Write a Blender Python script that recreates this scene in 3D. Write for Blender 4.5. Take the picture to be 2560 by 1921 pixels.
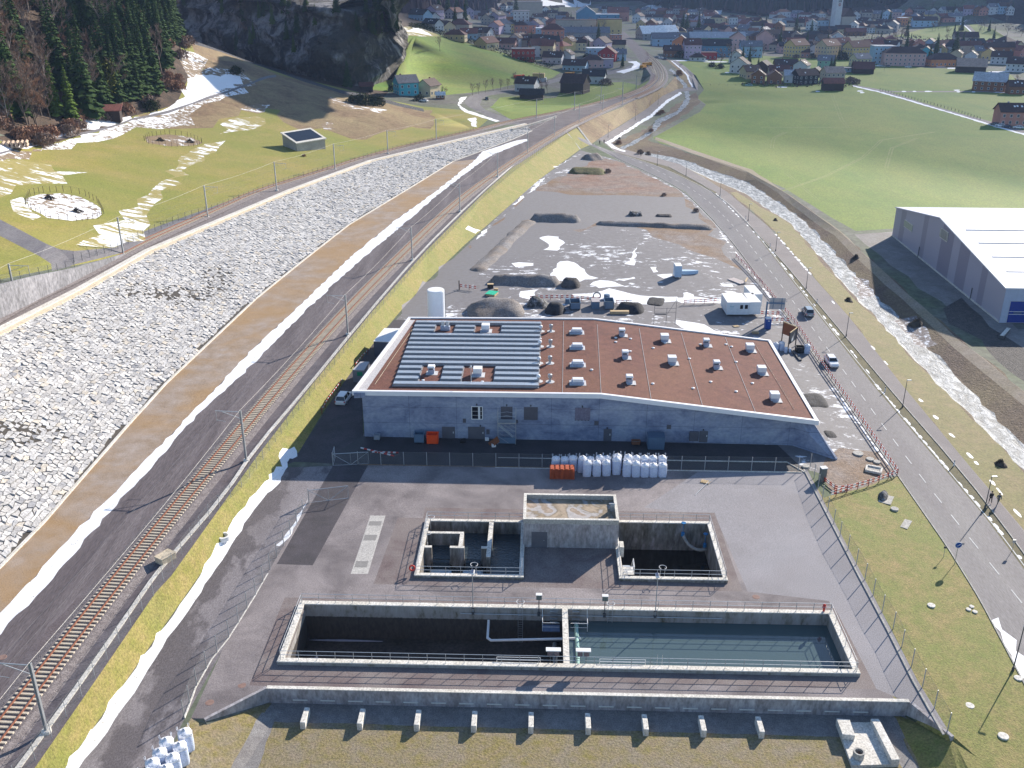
import bpy, bmesh, math, random
import numpy as np
from mathutils import Vector, Matrix, noise as mn
from mathutils.geometry import delaunay_2d_cdt
random.seed(7)
R = math.radians
SC = bpy.context.scene
COL = bpy.data.collections.new('place')
for o in list(bpy.data.objects): bpy.data.objects.remove(o)
CH = 65.0; PITCH = R(23.5); FPX = 2412.0
cd = bpy.data.cameras.new('camera'); cam = bpy.data.objects.new('camera', cd); COL.objects.link(cam)
cam.location = (0, 0, CH); cam.rotation_euler = (R(90) - PITCH, 0, 0)
cd.sensor_width = 36; cd.lens = 36 * FPX / 2560; cd.clip_end = 20000; cd.clip_start = 1
SC.camera = cam
SUN_EL = R(23.5); SUN_AZ = R(40.0)
w = bpy.data.worlds.new('World'); SC.world = w; w.use_nodes = True
nt = w.node_tree; bg = nt.nodes['Background']; sky = nt.nodes.new('ShaderNodeTexSky')
sky.sky_type = 'NISHITA'; sky.sun_disc = False; sky.sun_elevation = SUN_EL; sky.sun_rotation = SUN_AZ
sky.air_density = 1.0; sky.dust_density = 0.3; sky.ozone_density = 3.0
nt.links.new(sky.outputs[0], bg.inputs[0]); bg.inputs[1].default_value = 0.1
sd = bpy.data.lights.new('sun', 'SUN'); sd.energy = 5.0; sd.angle = R(0.5); sd.color = (1, 0.91, 0.79)
sun = bpy.data.objects.new('sun', sd); COL.objects.link(sun)
sdir = Vector((math.sin(SUN_AZ) * math.cos(SUN_EL), math.cos(SUN_AZ) * math.cos(SUN_EL), math.sin(SUN_EL)))
sun.rotation_euler = sdir.to_track_quat('Z', 'Y').to_euler(); sun.location = (200, 200, 400)
SC.view_settings.view_transform = 'Standard'; SC.view_settings.look = 'None'
SC.view_settings.exposure = 0.98; SC.view_settings.gamma = 1
SC.render.engine = 'CYCLES'
SC.cycles.max_bounces = 6; SC.cycles.transparent_max_bounces = 24
_c, _s = math.cos(PITCH), math.sin(PITCH)
def P(px, py, z=0.0):
 u = px - 1280; v = py - 960.5; D = FPX * _s + v * _c; k = (CH - z) / D
 return Vector((k * u, k * (FPX * _c - v * _s), z))
def SCL(py, z=0.0):
 return (FPX * _s + (py - 960.5) * _c) / (CH - z)
K = 2560 / 2212.0
def OV(l): return [(a * K, b * K) for a, b in l]
YAW = R(1.75)
LO = P(692, 1654, .45)
UX = Vector((math.cos(YAW), -math.sin(YAW), 0)); WY = Vector((math.sin(YAW), math.cos(YAW), 0))
def Lp(x, y, z=0.0): return Vector((LO.x, LO.y, 0)) + UX * x + WY * y + Vector((0, 0, z))
def nodes(name):
 m = bpy.data.materials.new(name); m.use_nodes = True
 return m, m.node_tree, m.node_tree.nodes['Principled BSDF']
def srgb(h):
 return tuple(((x / 255) / 12.92 if x / 255 <= .04045 else ((x / 255 + .055) / 1.055) ** 2.4) for x in h) + (1,)
def C4(c): return tuple(c) + (1,) if len(c) == 3 else c
def noise_node(t, scale, detail=6, rough=.6, vec=None, dist=0):
 n = t.nodes.new('ShaderNodeTexNoise'); n.inputs['Scale'].default_value = scale
 n.inputs['Detail'].default_value = detail; n.inputs['Roughness'].default_value = rough; n.inputs['Distortion'].default_value = dist
 if vec: t.links.new(vec, n.inputs['Vector'])
 return n.outputs['Fac']
def ramp(t, fac, stops, interp='LINEAR'):
 r = t.nodes.new('ShaderNodeValToRGB'); r.color_ramp.interpolation = interp
 e = r.color_ramp.elements
 while len(e) < len(stops): e.new(.5)
 for i, (p, c) in enumerate(stops): e[i].position = p; e[i].color = C4(c)
 t.links.new(fac, r.inputs[0]); return r.outputs[0]
def mix(t, fac, a, b, mode='MIX'):
 m = t.nodes.new('ShaderNodeMix'); m.data_type = 'RGBA'; m.blend_type = mode; m.clamp_factor = True
 for i, v in ((0, fac), (6, a), (7, b)):
  if isinstance(v, (int, float)): m.inputs[i].default_value = v
  elif isinstance(v, tuple): m.inputs[i].default_value = C4(v)
  else: t.links.new(v, m.inputs[i])
 return m.outputs[2]
def coords(t, sc=(1, 1, 1), rot=0, kind='Object'):
 tc = t.nodes.new('ShaderNodeTexCoord'); mp = t.nodes.new('ShaderNodeMapping')
 mp.inputs['Scale'].default_value = sc; mp.inputs['Rotation'].default_value = (0, 0, rot)
 t.links.new(tc.outputs[kind], mp.inputs[0]); return mp.outputs[0]
def mathn(t, op, a, b=0.0):
 n = t.nodes.new('ShaderNodeMath'); n.operation = op
 for i, v in ((0, a), (1, b)):
  if isinstance(v, (int, float)): n.inputs[i].default_value = v
  else: t.links.new(v, n.inputs[i])
 return n.outputs[0]
def bump(t, b, h, strength, dist=.1):
 n = t.nodes.new('ShaderNodeBump'); n.inputs['Strength'].default_value = strength; n.inputs['Distance'].default_value = dist
 t.links.new(h, n.inputs['Height']); t.links.new(n.outputs[0], b.inputs['Normal'])
MC = {}
def M(name, a, b=None, scale=1.0, rough=.85, bmp=0.0, fine=None, c=None, cscale=.05, camt=.5, metal=0.0, st=(1, 1, 1), rot=0, spec=.3, bd=.05, lo=.35, hi=.65):
 """a,b: two colours mixed by a noise; c: third colour in large patches; fine: fine grain size"""
 if name in MC: return MC[name]
 m, t, bs = nodes(name); MC[name] = m
 bs.inputs['Roughness'].default_value = rough; bs.inputs['Metallic'].default_value = metal
 bs.inputs['Specular IOR Level'].default_value = spec
 if b is None: b = tuple(x * .82 for x in a[:3])
 v = coords(t, st, rot)
 n1 = noise_node(t, scale, 7, .65, v)
 col = ramp(t, n1, [(lo, a), (hi, b)])
 if c is not None:
  n2 = noise_node(t, cscale, 5, .6, v, .6)
  f = ramp(t, n2, [(.5 - .12, (0, 0, 0)), (.5 + .12, (1, 1, 1))])
  f = mathn(t, 'MULTIPLY', f, camt); col = mix(t, f, col, c)
 if fine:
  n3 = noise_node(t, fine, 4, .7, v)
  col = mix(t, 1.0, col, ramp(t, n3, [(.25, (.48, .48, .48)), (.75, (1.5, 1.5, 1.5))]), 'MULTIPLY')
  if bmp: bump(t, bs, n3, bmp, bd)
 elif bmp: bump(t, bs, n1, bmp, bd)
 t.links.new(col, bs.inputs['Base Color']); return m
def snowmix(name, base, amt, scale=.25, st=(1, 1, 1), rot=0, base2=None, det=8, big=.03):
 """ground with melting snow lying on it in streaks"""
 if name in MC: return MC[name]
 m, t, bs = nodes(name); MC[name] = m
 v = coords(t, st, rot); v0 = coords(t)
 g = ramp(t, noise_node(t, .9, 7, .7, v0), [(.35, base), (.68, base2 or tuple(x * .6 for x in base[:3]))])
 n = noise_node(t, scale, det, .72, v, .3); nb = noise_node(t, big, 3, .5, v0)
 n = mathn(t, 'ADD', n, mathn(t, 'MULTIPLY', mathn(t, 'SUBTRACT', nb, .5), .5))
 th = 1 - amt
 f = ramp(t, n, [(th - .035, (0, 0, 0)), (th + .035, (1, 1, 1))])
 t.links.new(mix(t, f, g, (.8, .82, .86)), bs.inputs['Base Color']); bs.inputs['Roughness'].default_value = .8
 bump(t, bs, noise_node(t, 3, 5, .7, v0), .3, .1); return m
class MB:
 def __init__(s): s.v = []; s.f = []
 def add(s, vs, fs):
  n = len(s.v); s.v += [tuple(v) for v in vs]; s.f += [tuple(i + n for i in f) for f in fs]; return s
 def box(s, c, d, rz=0, M4=None, taper=1.0, top=None):
  x, y, z = d[0] / 2, d[1] / 2, d[2] / 2; a, b = math.cos(rz), math.sin(rz); vs = []
  for dz in (-z, z):
   k = taper if dz > 0 else 1
   for dx, dy in ((-x, -y), (x, -y), (x, y), (-x, y)):
    dx *= k; dy *= k
    vs.append((c[0] + dx * a - dy * b, c[1] + dx * b + dy * a, c[2] + dz))
  if M4: vs = [M4 @ Vector(v) for v in vs]
  return s.add(vs, [(3, 2, 1, 0), (4, 5, 6, 7), (0, 1, 5, 4), (1, 2, 6, 5), (2, 3, 7, 6), (3, 0, 4, 7)])
 def bar(s, p, q, w, h=None, up=(0, 0, 1)):
  p, q = Vector(p), Vector(q); d = q - p
  if d.length < 1e-6: return s
  h = h or w; d.normalize(); u = Vector(up)
  if abs(d.dot(u)) > .98: u = Vector((0, 1, 0))
  r = d.cross(u).normalized(); u = r.cross(d).normalized(); vs = []
  for e in (p, q):
   for i, j in ((-1, -1), (1, -1), (1, 1), (-1, 1)): vs.append(e + r * i * w / 2 + u * j * h / 2)
  return s.add(vs, [(3, 2, 1, 0), (4, 5, 6, 7), (0, 1, 5, 4), (1, 2, 6, 5), (2, 3, 7, 6), (3, 0, 4, 7)])
 def tube(s, p, q, r, r2=None, n=8, caps=True):
  p, q = Vector(p), Vector(q); r2 = r if r2 is None else r2; d = (q - p)
  if d.length < 1e-6: return s
  d.normalize(); u = Vector((0, 0, 1)) if abs(d.z) < .95 else Vector((1, 0, 0)); a = d.cross(u).normalized(); b = d.cross(a); vs = []
  for e, rr in ((p, r), (q, r2)):
   for i in range(n): t = 2 * math.pi * i / n; vs.append(e + (a * math.cos(t) + b * math.sin(t)) * rr)
  fs = [(i, (i + 1) % n, n + (i + 1) % n, n + i) for i in range(n)]
  if caps: fs += [tuple(range(n - 1, -1, -1)), tuple(range(n, 2 * n))]
  return s.add(vs, fs)
 def path(s, pts, r, n=6):
  for a, b in zip(pts[:-1], pts[1:]): s.tube(a, b, r, n=n)
  return s
 def prism(s, poly, z0, z1):
  f0 = z0 if callable(z0) else (lambda a, b: z0); f1 = z1 if callable(z1) else (lambda a, b: z1); n = len(poly)
  vs = [(a[0], a[1], f0(a[0], a[1])) for a in poly] + [(a[0], a[1], f1(a[0], a[1])) for a in poly]
  return s.add(vs, [tuple(range(n - 1, -1, -1)), tuple(range(n, 2 * n))] + [(i, (i + 1) % n, n + (i + 1) % n, n + i) for i in range(n)])
 def lathe(s, c, prof, n=16):
  vs = []; m = len(prof)
  for r, z in prof:
   for i in range(n): t = 2 * math.pi * i / n; vs.append((c[0] + r * math.cos(t), c[1] + r * math.sin(t), c[2] + z))
  fs = [(j * n + i, j * n + (i + 1) % n, (j + 1) * n + (i + 1) % n, (j + 1) * n + i) for j in range(m - 1) for i in range(n)]
  fs += [tuple(range(n - 1, -1, -1)), tuple((m - 1) * n + i for i in range(n))]
  return s.add(vs, fs)
 def build(s, name, mt, parent=None, smooth=False, bevel=0, **tg):
  me = bpy.data.meshes.new(name); me.from_pydata(s.v, [], s.f); me.update()
  if mt is not None:
   for x in (mt if isinstance(mt, (list, tuple)) else [mt]): me.materials.append(x)
  if smooth: me.polygons.foreach_set('use_smooth', [True] * len(me.polygons))
  o = bpy.data.objects.new(name, me); COL.objects.link(o)
  if parent: o.parent = parent
  if bevel:
   b = o.modifiers.new('bevel', 'BEVEL'); b.width = bevel; b.segments = 1; b.limit_method = 'ANGLE'
  if tg: tag(o, **tg)
  return o
def tag(o, label=None, cat=None, group=None, kind=None):
 if label: o['label'] = label
 if cat: o['category'] = cat
 if group: o['group'] = group
 if kind: o['kind'] = kind
 return o
def thing(name, loc, label, cat, rz=0, group=None):
 o = bpy.data.objects.new(name, None); COL.objects.link(o); o.location = loc; o.rotation_euler = (0, 0, rz); o.empty_display_size = .1
 return tag(o, label, cat, group)
def dup(root, loc=None, rz=None, label=None, scale=None):
 def cp(o, par):
  c = o.copy(); COL.objects.link(c)
  if par: c.parent = par
  for ch in KIDS.get(o.name, []): cp(ch, c)
  return c
 if root.name not in KIDS: regkids(root)
 r = cp(root, None)
 if loc is not None: r.location = loc
 if rz is not None: r.rotation_euler = (0, 0, rz)
 if label: r['label'] = label
 if scale: r.scale = scale if isinstance(scale, (tuple, list)) else (scale,) * 3
 return r
KIDS = {}
def regkids(root):
 ch = list(root.children); KIDS[root.name] = ch
 for x in ch: regkids(x)
ORD = ['first', 'second', 'third', 'fourth', 'fifth', 'sixth', 'seventh', 'eighth', 'ninth', 'tenth', 'eleventh', 'twelfth', 'thirteenth', 'fourteenth', 'fifteenth', 'sixteenth', 'seventeenth', 'eighteenth', 'nineteenth', 'twentieth'] + ['%dth' % i for i in range(21, 99)]
for _i, _x in ((20, '21st'), (21, '22nd'), (22, '23rd'), (30, '31st'), (31, '32nd'), (32, '33rd')): ORD[_i] = _x
# ================================================================ terrain: a surveyor's net of heights along the lines one sees
def W(px, py, z): return tuple(P(px, py, z))
def WL(l): return [W(*a) for a in l]
BL = []
g_foot = [(120, 1980, .2), (275, 1761, .2), (376, 1614, .2), (498, 1440, .2), (600, 1300, .2), (678, 1203, .2), (747, 1131, .2), (805, 1035, .2), (857, 960, .2), (881, 927, .2), (935, 857, .2), (990, 791, .1), (1068, 703, 0), (1161, 613, 0), (1280, 509, 0), (1352, 446, -.3), (1451, 373, -.5)]
g_top = [(50, 1980, 3), (87, 1920, 3), (260, 1671, 3), (388, 1483, 3), (428, 1440, 3), (640, 1145, 3.1), (782, 960, 3.2), (929, 781, 3.3), (1068, 625, 3.5), (1213, 480, 3.8), (1280, 420, 4), (1413, 327, 4.2), (1437, 315, 4.2), (1556, 265, 4.2), (1600, 245, 4.2), (1640, 226, 4.1), (1662, 205, 4), (1668, 185, 4), (1653, 162, 3.6), (1624, 139, 3), (1607, 124, 2.4), (1575, 95, 1.5), (1561, 81, .5)]
BL += [WL(g_foot), WL(g_top)]
rr_foot = [(-300, 1700, 3), (0, 1420, 3), (110, 1307, 3), (217, 1183, 3), (318, 1067, 3), (415, 960, 3), (640, 748, 3.1), (756, 654, 3.2), (871, 564, 3.3), (1010, 480, 3.5), (1132, 405, 3.8), (1280, 350, 4), (1330, 328, 4.2)]
BL.append(WL(rr_foot))
def zup(x): return float(np.interp(x, [-300, 0, 203, 314, 520, 692, 838, 970, 1091, 1200, 1300, 1400], [13.5, 12, 11, 10.5, 9, 8, 7, 6.2, 5.5, 5, 4.7, 4.5]))
rr_top = [(x, y, zup(x) - .1) for x, y in [(-300, 1030), (0, 833), (203, 729), (376, 630), (640, 518), (727, 480), (929, 405), (1074, 370), (1200, 340), (1280, 321), (1318, 312)]]
BL.append(WL(rr_top))
up_out = [(x, y, zup(x)) for x, y in [(-300, 990), (0, 802), (100, 750), (200, 700), (312, 641), (376, 606), (520, 541), (640, 484), (760, 447), (929, 392), (1074, 356), (1184, 332), (1280, 305), (1381, 288), (1482, 266), (1587, 229), (1621, 208), (1627, 188), (1610, 162), (1584, 130), (1558, 101), (1535, 75)]]
UPO = WL(up_out); BL.append(UPO)
wall_top = []
for i, (a, zt_) in enumerate(zip(UPO[:5], (19.5, 17.6, 15.6, 13.2, 10.8))):
 b = UPO[i + 1]; d = Vector((b[0] - a[0], b[1] - a[1], 0)).normalized(); n = Vector((-d.y, d.x, 0))
 wall_top.append((a[0] + n.x * .5, a[1] + n.y * .5, zt_))
BL.append(wall_top)
BL.append([W(-200, 600, 20), W(0, 549, 18), W(116, 610, 16.2), W(185, 628, 14.6), W(289, 619, 12), W(362, 578, 10.6), W(640, 478, 8.2), W(785, 430, 7.2), W(967, 375, 6.2), W(1120, 340, 5.4), W(1184, 325, 5.0)])
for l in ([(-250, 480, 22), (0, 455, 18.5), (300, 440, 14), (560, 400, 11), (743, 378, 9), (900, 350, 7.6), (1050, 320, 6)],
   [(-250, 380, 26), (0, 352, 20), (200, 318, 19), (480, 270, 18), (640, 195, 22), (700, 190, 19)],
   [(440, 102, 37), (560, 118, 31), (640, 160, 21.5), (760, 200, 13), (850, 222, 9), (940, 245, 7), (1050, 268, 5.5), (1150, 275, 5)],
   [(900, 212, 9), (985, 186, 8)],
   [(988, 95, 24), (1045, 70, 27), (1110, 90, 22), (1170, 108, 16), (1260, 130, 9), (1330, 155, 4.5), (1400, 180, 1)],
   [(1041, 240, 6), (1150, 238, 4.5), (1280, 215, 2), (1420, 192, -.5)],
   [(1150, 265, 4.5), (1290, 265, 1), (1450, 262, .5), (1560, 235, .5), (1612, 205, 0)],
   [(1010, 28, 29), (1100, 50, 15), (1200, 45, 5), (1400, 45, -.5)],
   [(1477, 362, -.5), (1540, 396, -1), (1627, 434, -1), (1714, 480, -1), (1810, 578, -1), (1920, 723, -1), (2085, 960, -1), (2244, 1189, -1), (2418, 1440, -1), (2559, 1706, -1), (2700, 1960, -1)],
   [(1497, 347, -.5), (1613, 275, -1), (1656, 240, -1), (1694, 223, -1)],
   [(1526, 359, -1), (1700, 411, -1), (1818, 480, -1), (1920, 560, -1), (2122, 792, -1), (2253, 960, -1), (2426, 1168, -1), (2560, 1330, -1), (2800, 1640, -1)],
   [(1546, 370, -1.7), (1598, 344, -2), (1642, 298, -2), (1691, 278, -2), (1714, 246, -2)],
   [(1613, 390, -2), (1685, 407, -2.2), (1772, 444, -2.4), (1859, 480, -2.5), (1920, 523, -2.5), (1978, 558, -2.5), (2050, 642, -2.5), (2131, 732, -2.5), (2209, 813, -2.5), (2348, 960, -2.5), (2470, 1076, -2.5), (2560, 1177, -2.5), (2800, 1450, -2.5)],
   [(1630, 384, -2), (1714, 402, -2.2), (1790, 432, -2.4), (1870, 458, -2.5), (1920, 489, -2.5), (2007, 549, -2.5), (2094, 642, -2.5), (2195, 746, -2.5), (2296, 847, -2.5), (2412, 960, -2.5), (2560, 1122, -2.5), (2800, 1390, -2.5)],
   [(1630, 330, -1), (1750, 255, -1)],
   [(1640, 345, -1), (1700, 375, -1), (1860, 425, -1), (1960, 480, -1), (2100, 580, -1), (2230, 700, -1), (2400, 850, -1), (2560, 980, -1), (2800, 1180, -1)],
   [(2000, 1160, 0), (2018, 1174, 0), (2065, 1264, 0), (2157, 1440, 0), (2230, 1576, 0), (2293, 1700, 0), (2371, 1836, 0)],
   [(1180, 640, 0), (1700, 640, -.3), (1900, 800, -.7), (2050, 1050, -.6)],
   [(2900, 300, -1), (2900, 140, -1)], [(1920, 65, -1), (2560, 75, -1), (2900, 75, -1)], [(1640, 60, -1), (1700, 30, 2)],
   ): BL.append(WL(l))
BL.append([tuple(Lp(-4.9, -7.7, 0)), tuple(Lp(-.2, -3.1, 0)), tuple(Lp(62.1, -3.1, 0)), tuple(Lp(64.4, -7.5, 0))])
BL.append([tuple(Lp(-4.6, -8.1, -.4)), tuple(Lp(0, -3.3, -1.8)), tuple(Lp(61.9, -3.3, -1.8)), tuple(Lp(64.2, -8.0, -.5))])
BL.append([W(478, 1796, 0), W(400, 1921, 0), W(340, 2000, 0)])
BL.append([W(700, 1775, -1.8), W(610, 1921, -1.8), W(570, 1990, -1.8)])
BL.append([W(2225, 1790, -1.8), W(2300, 1921, -1.8), W(2340, 2000, -1.8)])
BL.append([W(2385, 1850, -.5), W(2420, 1921, -.6), W(2470, 2000, -.7)])
PTS = []
base = [(-250, 380, 26), (0, 352, 20), (200, 318, 19), (440, 260, 20), (450, 180, 26), (440, 102, 37)]
for a in base[:3]:
 q = W(*a); PTS += [(q[0] - 30, q[1] + 60, q[2] + 38), (q[0] - 120, q[1] + 160, q[2] + 120), (q[0] - 330, q[1] + 300, q[2] + 200)]
PTS += [(-165, 335, 38), (-195, 400, 62), (-300, 440, 110)]
farb = [(1250, 8, 20), (1480, 16, 5), (1600, 12, 8), (1720, 26, 8), (1800, 34, 3), (1900, 42, 2), (2100, 41, 1), (2260, 36, 3), (2345, 24, 6), (2420, 14, 14), (2470, 45, 8), (2560, 56, 8), (2900, 75, 5)]
fb = [W(*a) for a in farb]; BL.append(fb)
for i, q in enumerate(fb):
 d = Vector((q[0] * .25, q[1], 0)).normalized()
 for a, h in ((150, 70), (450, 160), (1500, 240)):
  PTS.append((q[0] + d.x * a * 1.0, q[1] + d.y * a, q[2] + h))
PTS += [(-200, 1900, 110), (-500, 2300, 220), (-150, 1450, 50), (-100, 980, 40), (-220, 900, 110), (-500, 1000, 200), (-900, 700, 240), (-700, 250, 230), (-900, 3600, 270), (3000, 3600, 270), (1800, 1800, 200), (1500, 900, 0), (1200, 300, 0), (700, 60, -1), (400, 20, -1.5), (-300, 60, 16), (-300, -40, 5), (0, -40, -2), (700, -40, -2), (-180, 40, 8)]
PTS += [(x, y, -1) for x in range(100, 900, 90) for y in range(260, 1180, 90) if x < y * .62 + 60 and x > 30 + y * .17]
PTS += [(-190, 520, 24), (-160, 620, 22), (-120, 700, 40), (-300, 760, 160)]
def cdt(pts, edges):
 r = delaunay_2d_cdt([Vector((p[0], p[1])) for p in pts], edges, [], 0, 1e-4)
 return r
def buildnet():
 pts = []; ed = []
 for l in BL:
  for i, q in enumerate(l):
   if i: ed.append((len(pts) - 1, len(pts)))
   pts.append(q)
 pts += PTS
 vs, es, fs, ov, oe, of = cdt(pts, ed)
 zs = []
 for i, v in enumerate(vs):
  if ov[i]: zs.append(pts[ov[i][0]][2])
  else: zs.append(None)
 for i, v in enumerate(vs):
  if zs[i] is None:
   best = None
   for a, b in ed:
    pa, pb = pts[a], pts[b]; d = Vector((pb[0] - pa[0], pb[1] - pa[1])); L2 = d.length_squared
    if L2 < 1e-9: continue
    t = max(0, min(1, ((v.x - pa[0]) * d.x + (v.y - pa[1]) * d.y) / L2)); e = (v.x - pa[0] - d.x * t) ** 2 + (v.y - pa[1] - d.y * t) ** 2
    if best is None or e < best[0]: best = (e, pa[2] + (pb[2] - pa[2]) * t)
   zs[i] = best[1]
 V = np.array([(v.x, v.y) for v in vs]); Z = np.array(zs); F = np.array(fs)
 return V, Z, F
NV, NZ, NF = buildnet()
_A = NV[NF[:, 0]]; _B = NV[NF[:, 1]]; _C = NV[NF[:, 2]]
_den = (_B[:, 1] - _C[:, 1]) * (_A[:, 0] - _C[:, 0]) + (_C[:, 0] - _B[:, 0]) * (_A[:, 1] - _C[:, 1])
_den[np.abs(_den) < 1e-9] = 1e-9
def ztm(X, Y):
 X = np.asarray(X, float); Y = np.asarray(Y, float); out = np.empty(len(X))
 for i in range(0, len(X), 4000):
  x = X[i:i + 4000, None]; y = Y[i:i + 4000, None]
  l1 = ((_B[:, 1] - _C[:, 1]) * (x - _C[:, 0]) + (_C[:, 0] - _B[:, 0]) * (y - _C[:, 1])) / _den
  l2 = ((_C[:, 1] - _A[:, 1]) * (x - _C[:, 0]) + (_A[:, 0] - _C[:, 0]) * (y - _C[:, 1])) / _den
  l3 = 1 - l1 - l2; m = np.minimum(np.minimum(l1, l2), l3); j = m.argmax(1); r = np.arange(len(j))
  a = np.clip(l1[r, j], 0, 1); b = np.clip(l2[r, j], 0, 1); c = np.clip(l3[r, j], 0, 1); s = a + b + c
  out[i:i + 4000] = (a * NZ[NF[j, 0]] + b * NZ[NF[j, 1]] + c * NZ[NF[j, 2]]) / s
 return out
_ztm0 = ztm
_corr = np.array([(a[0], a[1]) for a in UPO])
GS = 4.0; GX0, GY0 = -1400.0, 60.0; GNX, GNY = 1350, 960
def raster():
 Rr = np.zeros((GNX, GNY))
 for t in range(len(NF)):
  a, b, c = _A[t], _B[t], _C[t]; x0, x1 = min(a[0], b[0], c[0]), max(a[0], b[0], c[0]); y0, y1 = min(a[1], b[1], c[1]), max(a[1], b[1], c[1])
  i0, i1 = max(0, int((x0 - GX0) / GS)), min(GNX, int((x1 - GX0) / GS) + 2); j0, j1 = max(0, int((y0 - GY0) / GS)), min(GNY, int((y1 - GY0) / GS) + 2)
  if i0 >= i1 or j0 >= j1: continue
  x = (GX0 + GS * np.arange(i0, i1))[:, None]; y = (GY0 + GS * np.arange(j0, j1))[None, :]
  l1 = ((b[1] - c[1]) * (x - c[0]) + (c[0] - b[0]) * (y - c[1])) / _den[t]; l2 = ((c[1] - a[1]) * (x - c[0]) + (a[0] - c[0]) * (y - c[1])) / _den[t]; l3 = 1 - l1 - l2
  m = (l1 >= -1e-6) & (l2 >= -1e-6) & (l3 >= -1e-6); z = l1 * NZ[NF[t, 0]] + l2 * NZ[NF[t, 1]] + l3 * NZ[NF[t, 2]]; S_ = Rr[i0:i1, j0:j1]; S_[m] = z[m]
 for _ in range(2):
  for ax in (0, 1): Rr = sum(np.roll(Rr, d, ax) for d in range(-3, 4)) / 7
 return Rr
RAST = raster()
def ztm(X, Y):
 X = np.asarray(X, float); Y = np.asarray(Y, float); z = _ztm0(X, Y)
 xr = np.interp(Y, _corr[:10, 1], _corr[:10, 0]); wt = np.clip((xr - X - 14) / 14, 0, 1)
 wt = np.where((Y > 120) & (Y < 900), wt, 0) + np.where(Y > 600, np.clip((Y - 600) / 60, 0, 1), 0); wt = np.clip(wt, 0, 1); wt = np.where((X < GX0 + 60) | (Y > 3850) | (X > 3900), 0, wt)
 k = np.where(wt > 0)[0]
 if len(k):
  gx = np.clip((X[k] - GX0) / GS, 0, GNX - 1.01); gy = np.clip((Y[k] - GY0) / GS, 0, GNY - 1.01); a = gx.astype(int); b = gy.astype(int); u = gx - a; v = gy - b
  z[k] = z[k] * (1 - wt[k]) + wt[k] * (RAST[a, b] * (1 - u) * (1 - v) + RAST[a + 1, b] * u * (1 - v) + RAST[a, b + 1] * (1 - u) * v + RAST[a + 1, b + 1] * u * v)
 return z
def zt(x, y): return float(ztm([x], [y])[0])
_zs = np.concatenate([np.arange(62, 20, -.5), np.arange(20, -4, -.2)])
def G(px, py, dz=0.0):
 """the ground point seen at a photo position"""
 u = px - 1280; v = py - 960.5; D = max(FPX * _s + v * _c, 20); k = (CH - _zs) / D
 X = k * u; Y = k * (FPX * _c - v * _s); g = ztm(X, Y) - _zs
 j = int(np.argmax(g >= 0)) if (g >= 0).any() else len(_zs) - 1
 if j > 0:
  a, b = g[j - 1], g[j]; t = -a / (b - a) if b != a else 0
  t = min(1, max(0, t)); x = X[j - 1] + (X[j] - X[j - 1]) * t; y = Y[j - 1] + (Y[j] - Y[j - 1]) * t
 else: x, y = X[0], Y[0]
 return Vector((x, y, zt(x, y) + dz))
# ================================================================ ground cover: one net cut into regions, no overlaps
REG = []
def sub(poly, step, jit, rnd, closed=True):
 out = []; n = len(poly)
 for i in range(n if closed else n - 1):
  a, b = Vector(poly[i][:2]), Vector(poly[(i + 1) % n][:2]); L = (b - a).length; k = max(1, int(L / step)); d = (b - a) / max(L, 1e-6); nn = Vector((-d.y, d.x))
  for j in range(k):
   p = a + (b - a) * (j / k)
   if jit: p = p + nn * rnd.uniform(-jit, jit) + d * rnd.uniform(-jit, jit) * .4
   out.append((p.x, p.y))
 return out
def region(name, mt, pts, world=False, step=0, jit=0, seed=1):
 poly = [tuple(p[:2]) for p in pts] if world else [tuple(G(a[0], a[1])[:2]) for a in pts]
 if step: poly = sub(poly, step, jit, random.Random(seed))
 REG.append((name, mt, poly)); return poly
def band(l, r): return list(l) + list(reversed(r))
gA = (.10, .17, .035); gY = (.25, .24, .055)
m_field = M('field grass', (.085, .17, .016), (.15, .215, .026), .05, fine=2.5, c=(.20, .22, .04), cscale=.02, camt=.6, bmp=.3, st=(1, .55, 1), rot=R(25))
m_meadow = M('meadow grass', (.24, .215, .045), (.30, .235, .08), .12, fine=3, c=(.175, .20, .035), cscale=.03, camt=.8, bmp=.3)
m_lawn = M('mossy lawn', (.17, .17, .045), (.28, .21, .09), .8, fine=5, c=(.15, .19, .04), cscale=.12, camt=.6, bmp=.6, bd=.12)
m_lawnb = M('dry lawn', (.20, .17, .05), (.26, .20, .115), 1.1, fine=4.5, c=(.22, .19, .16), cscale=.35, camt=.6, bmp=.6, bd=.12)
m_bank = M('bank grass', (.21, .20, .045), (.30, .235, .09), .6, fine=4, c=(.17, .20, .045), cscale=.1, camt=.5, bmp=.6, bd=.1)
m_brown = M('dry brush', (.24, .16, .09), (.14, .09, .05), .5, fine=2, c=(.30, .24, .12), cscale=.06, camt=.6, bmp=.8, bd=.3)
m_shrub = M('bank scrub', (.085, .055, .042), (.15, .105, .075), .7, fine=2.2, c=(.19, .15, .075), cscale=.05, camt=.6, bmp=.9, bd=.3)
m_gravel = M('grey gravel', (.19, .18, .18), (.27, .26, .25), 1.5, fine=9, c=(.15, .13, .12), cscale=.2, camt=.5, bmp=.4)
m_ballast = M('track ballast', (.14, .118, .118), (.25, .22, .215), 2, fine=7, bmp=.9, bd=.1)
m_brgrav = M('brown gravel', (.27, .20, .14), (.36, .30, .26), .35, fine=8, c=(.34, .21, .09), cscale=.09, camt=.7, bmp=.3)
m_dkroad = M('dark track road', (.13, .11, .115), (.19, .165, .17), .3, fine=8, c=(.075, .06, .065), cscale=.25, camt=.6, st=(1, .12, 1), rot=R(-44), bmp=.1)
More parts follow.
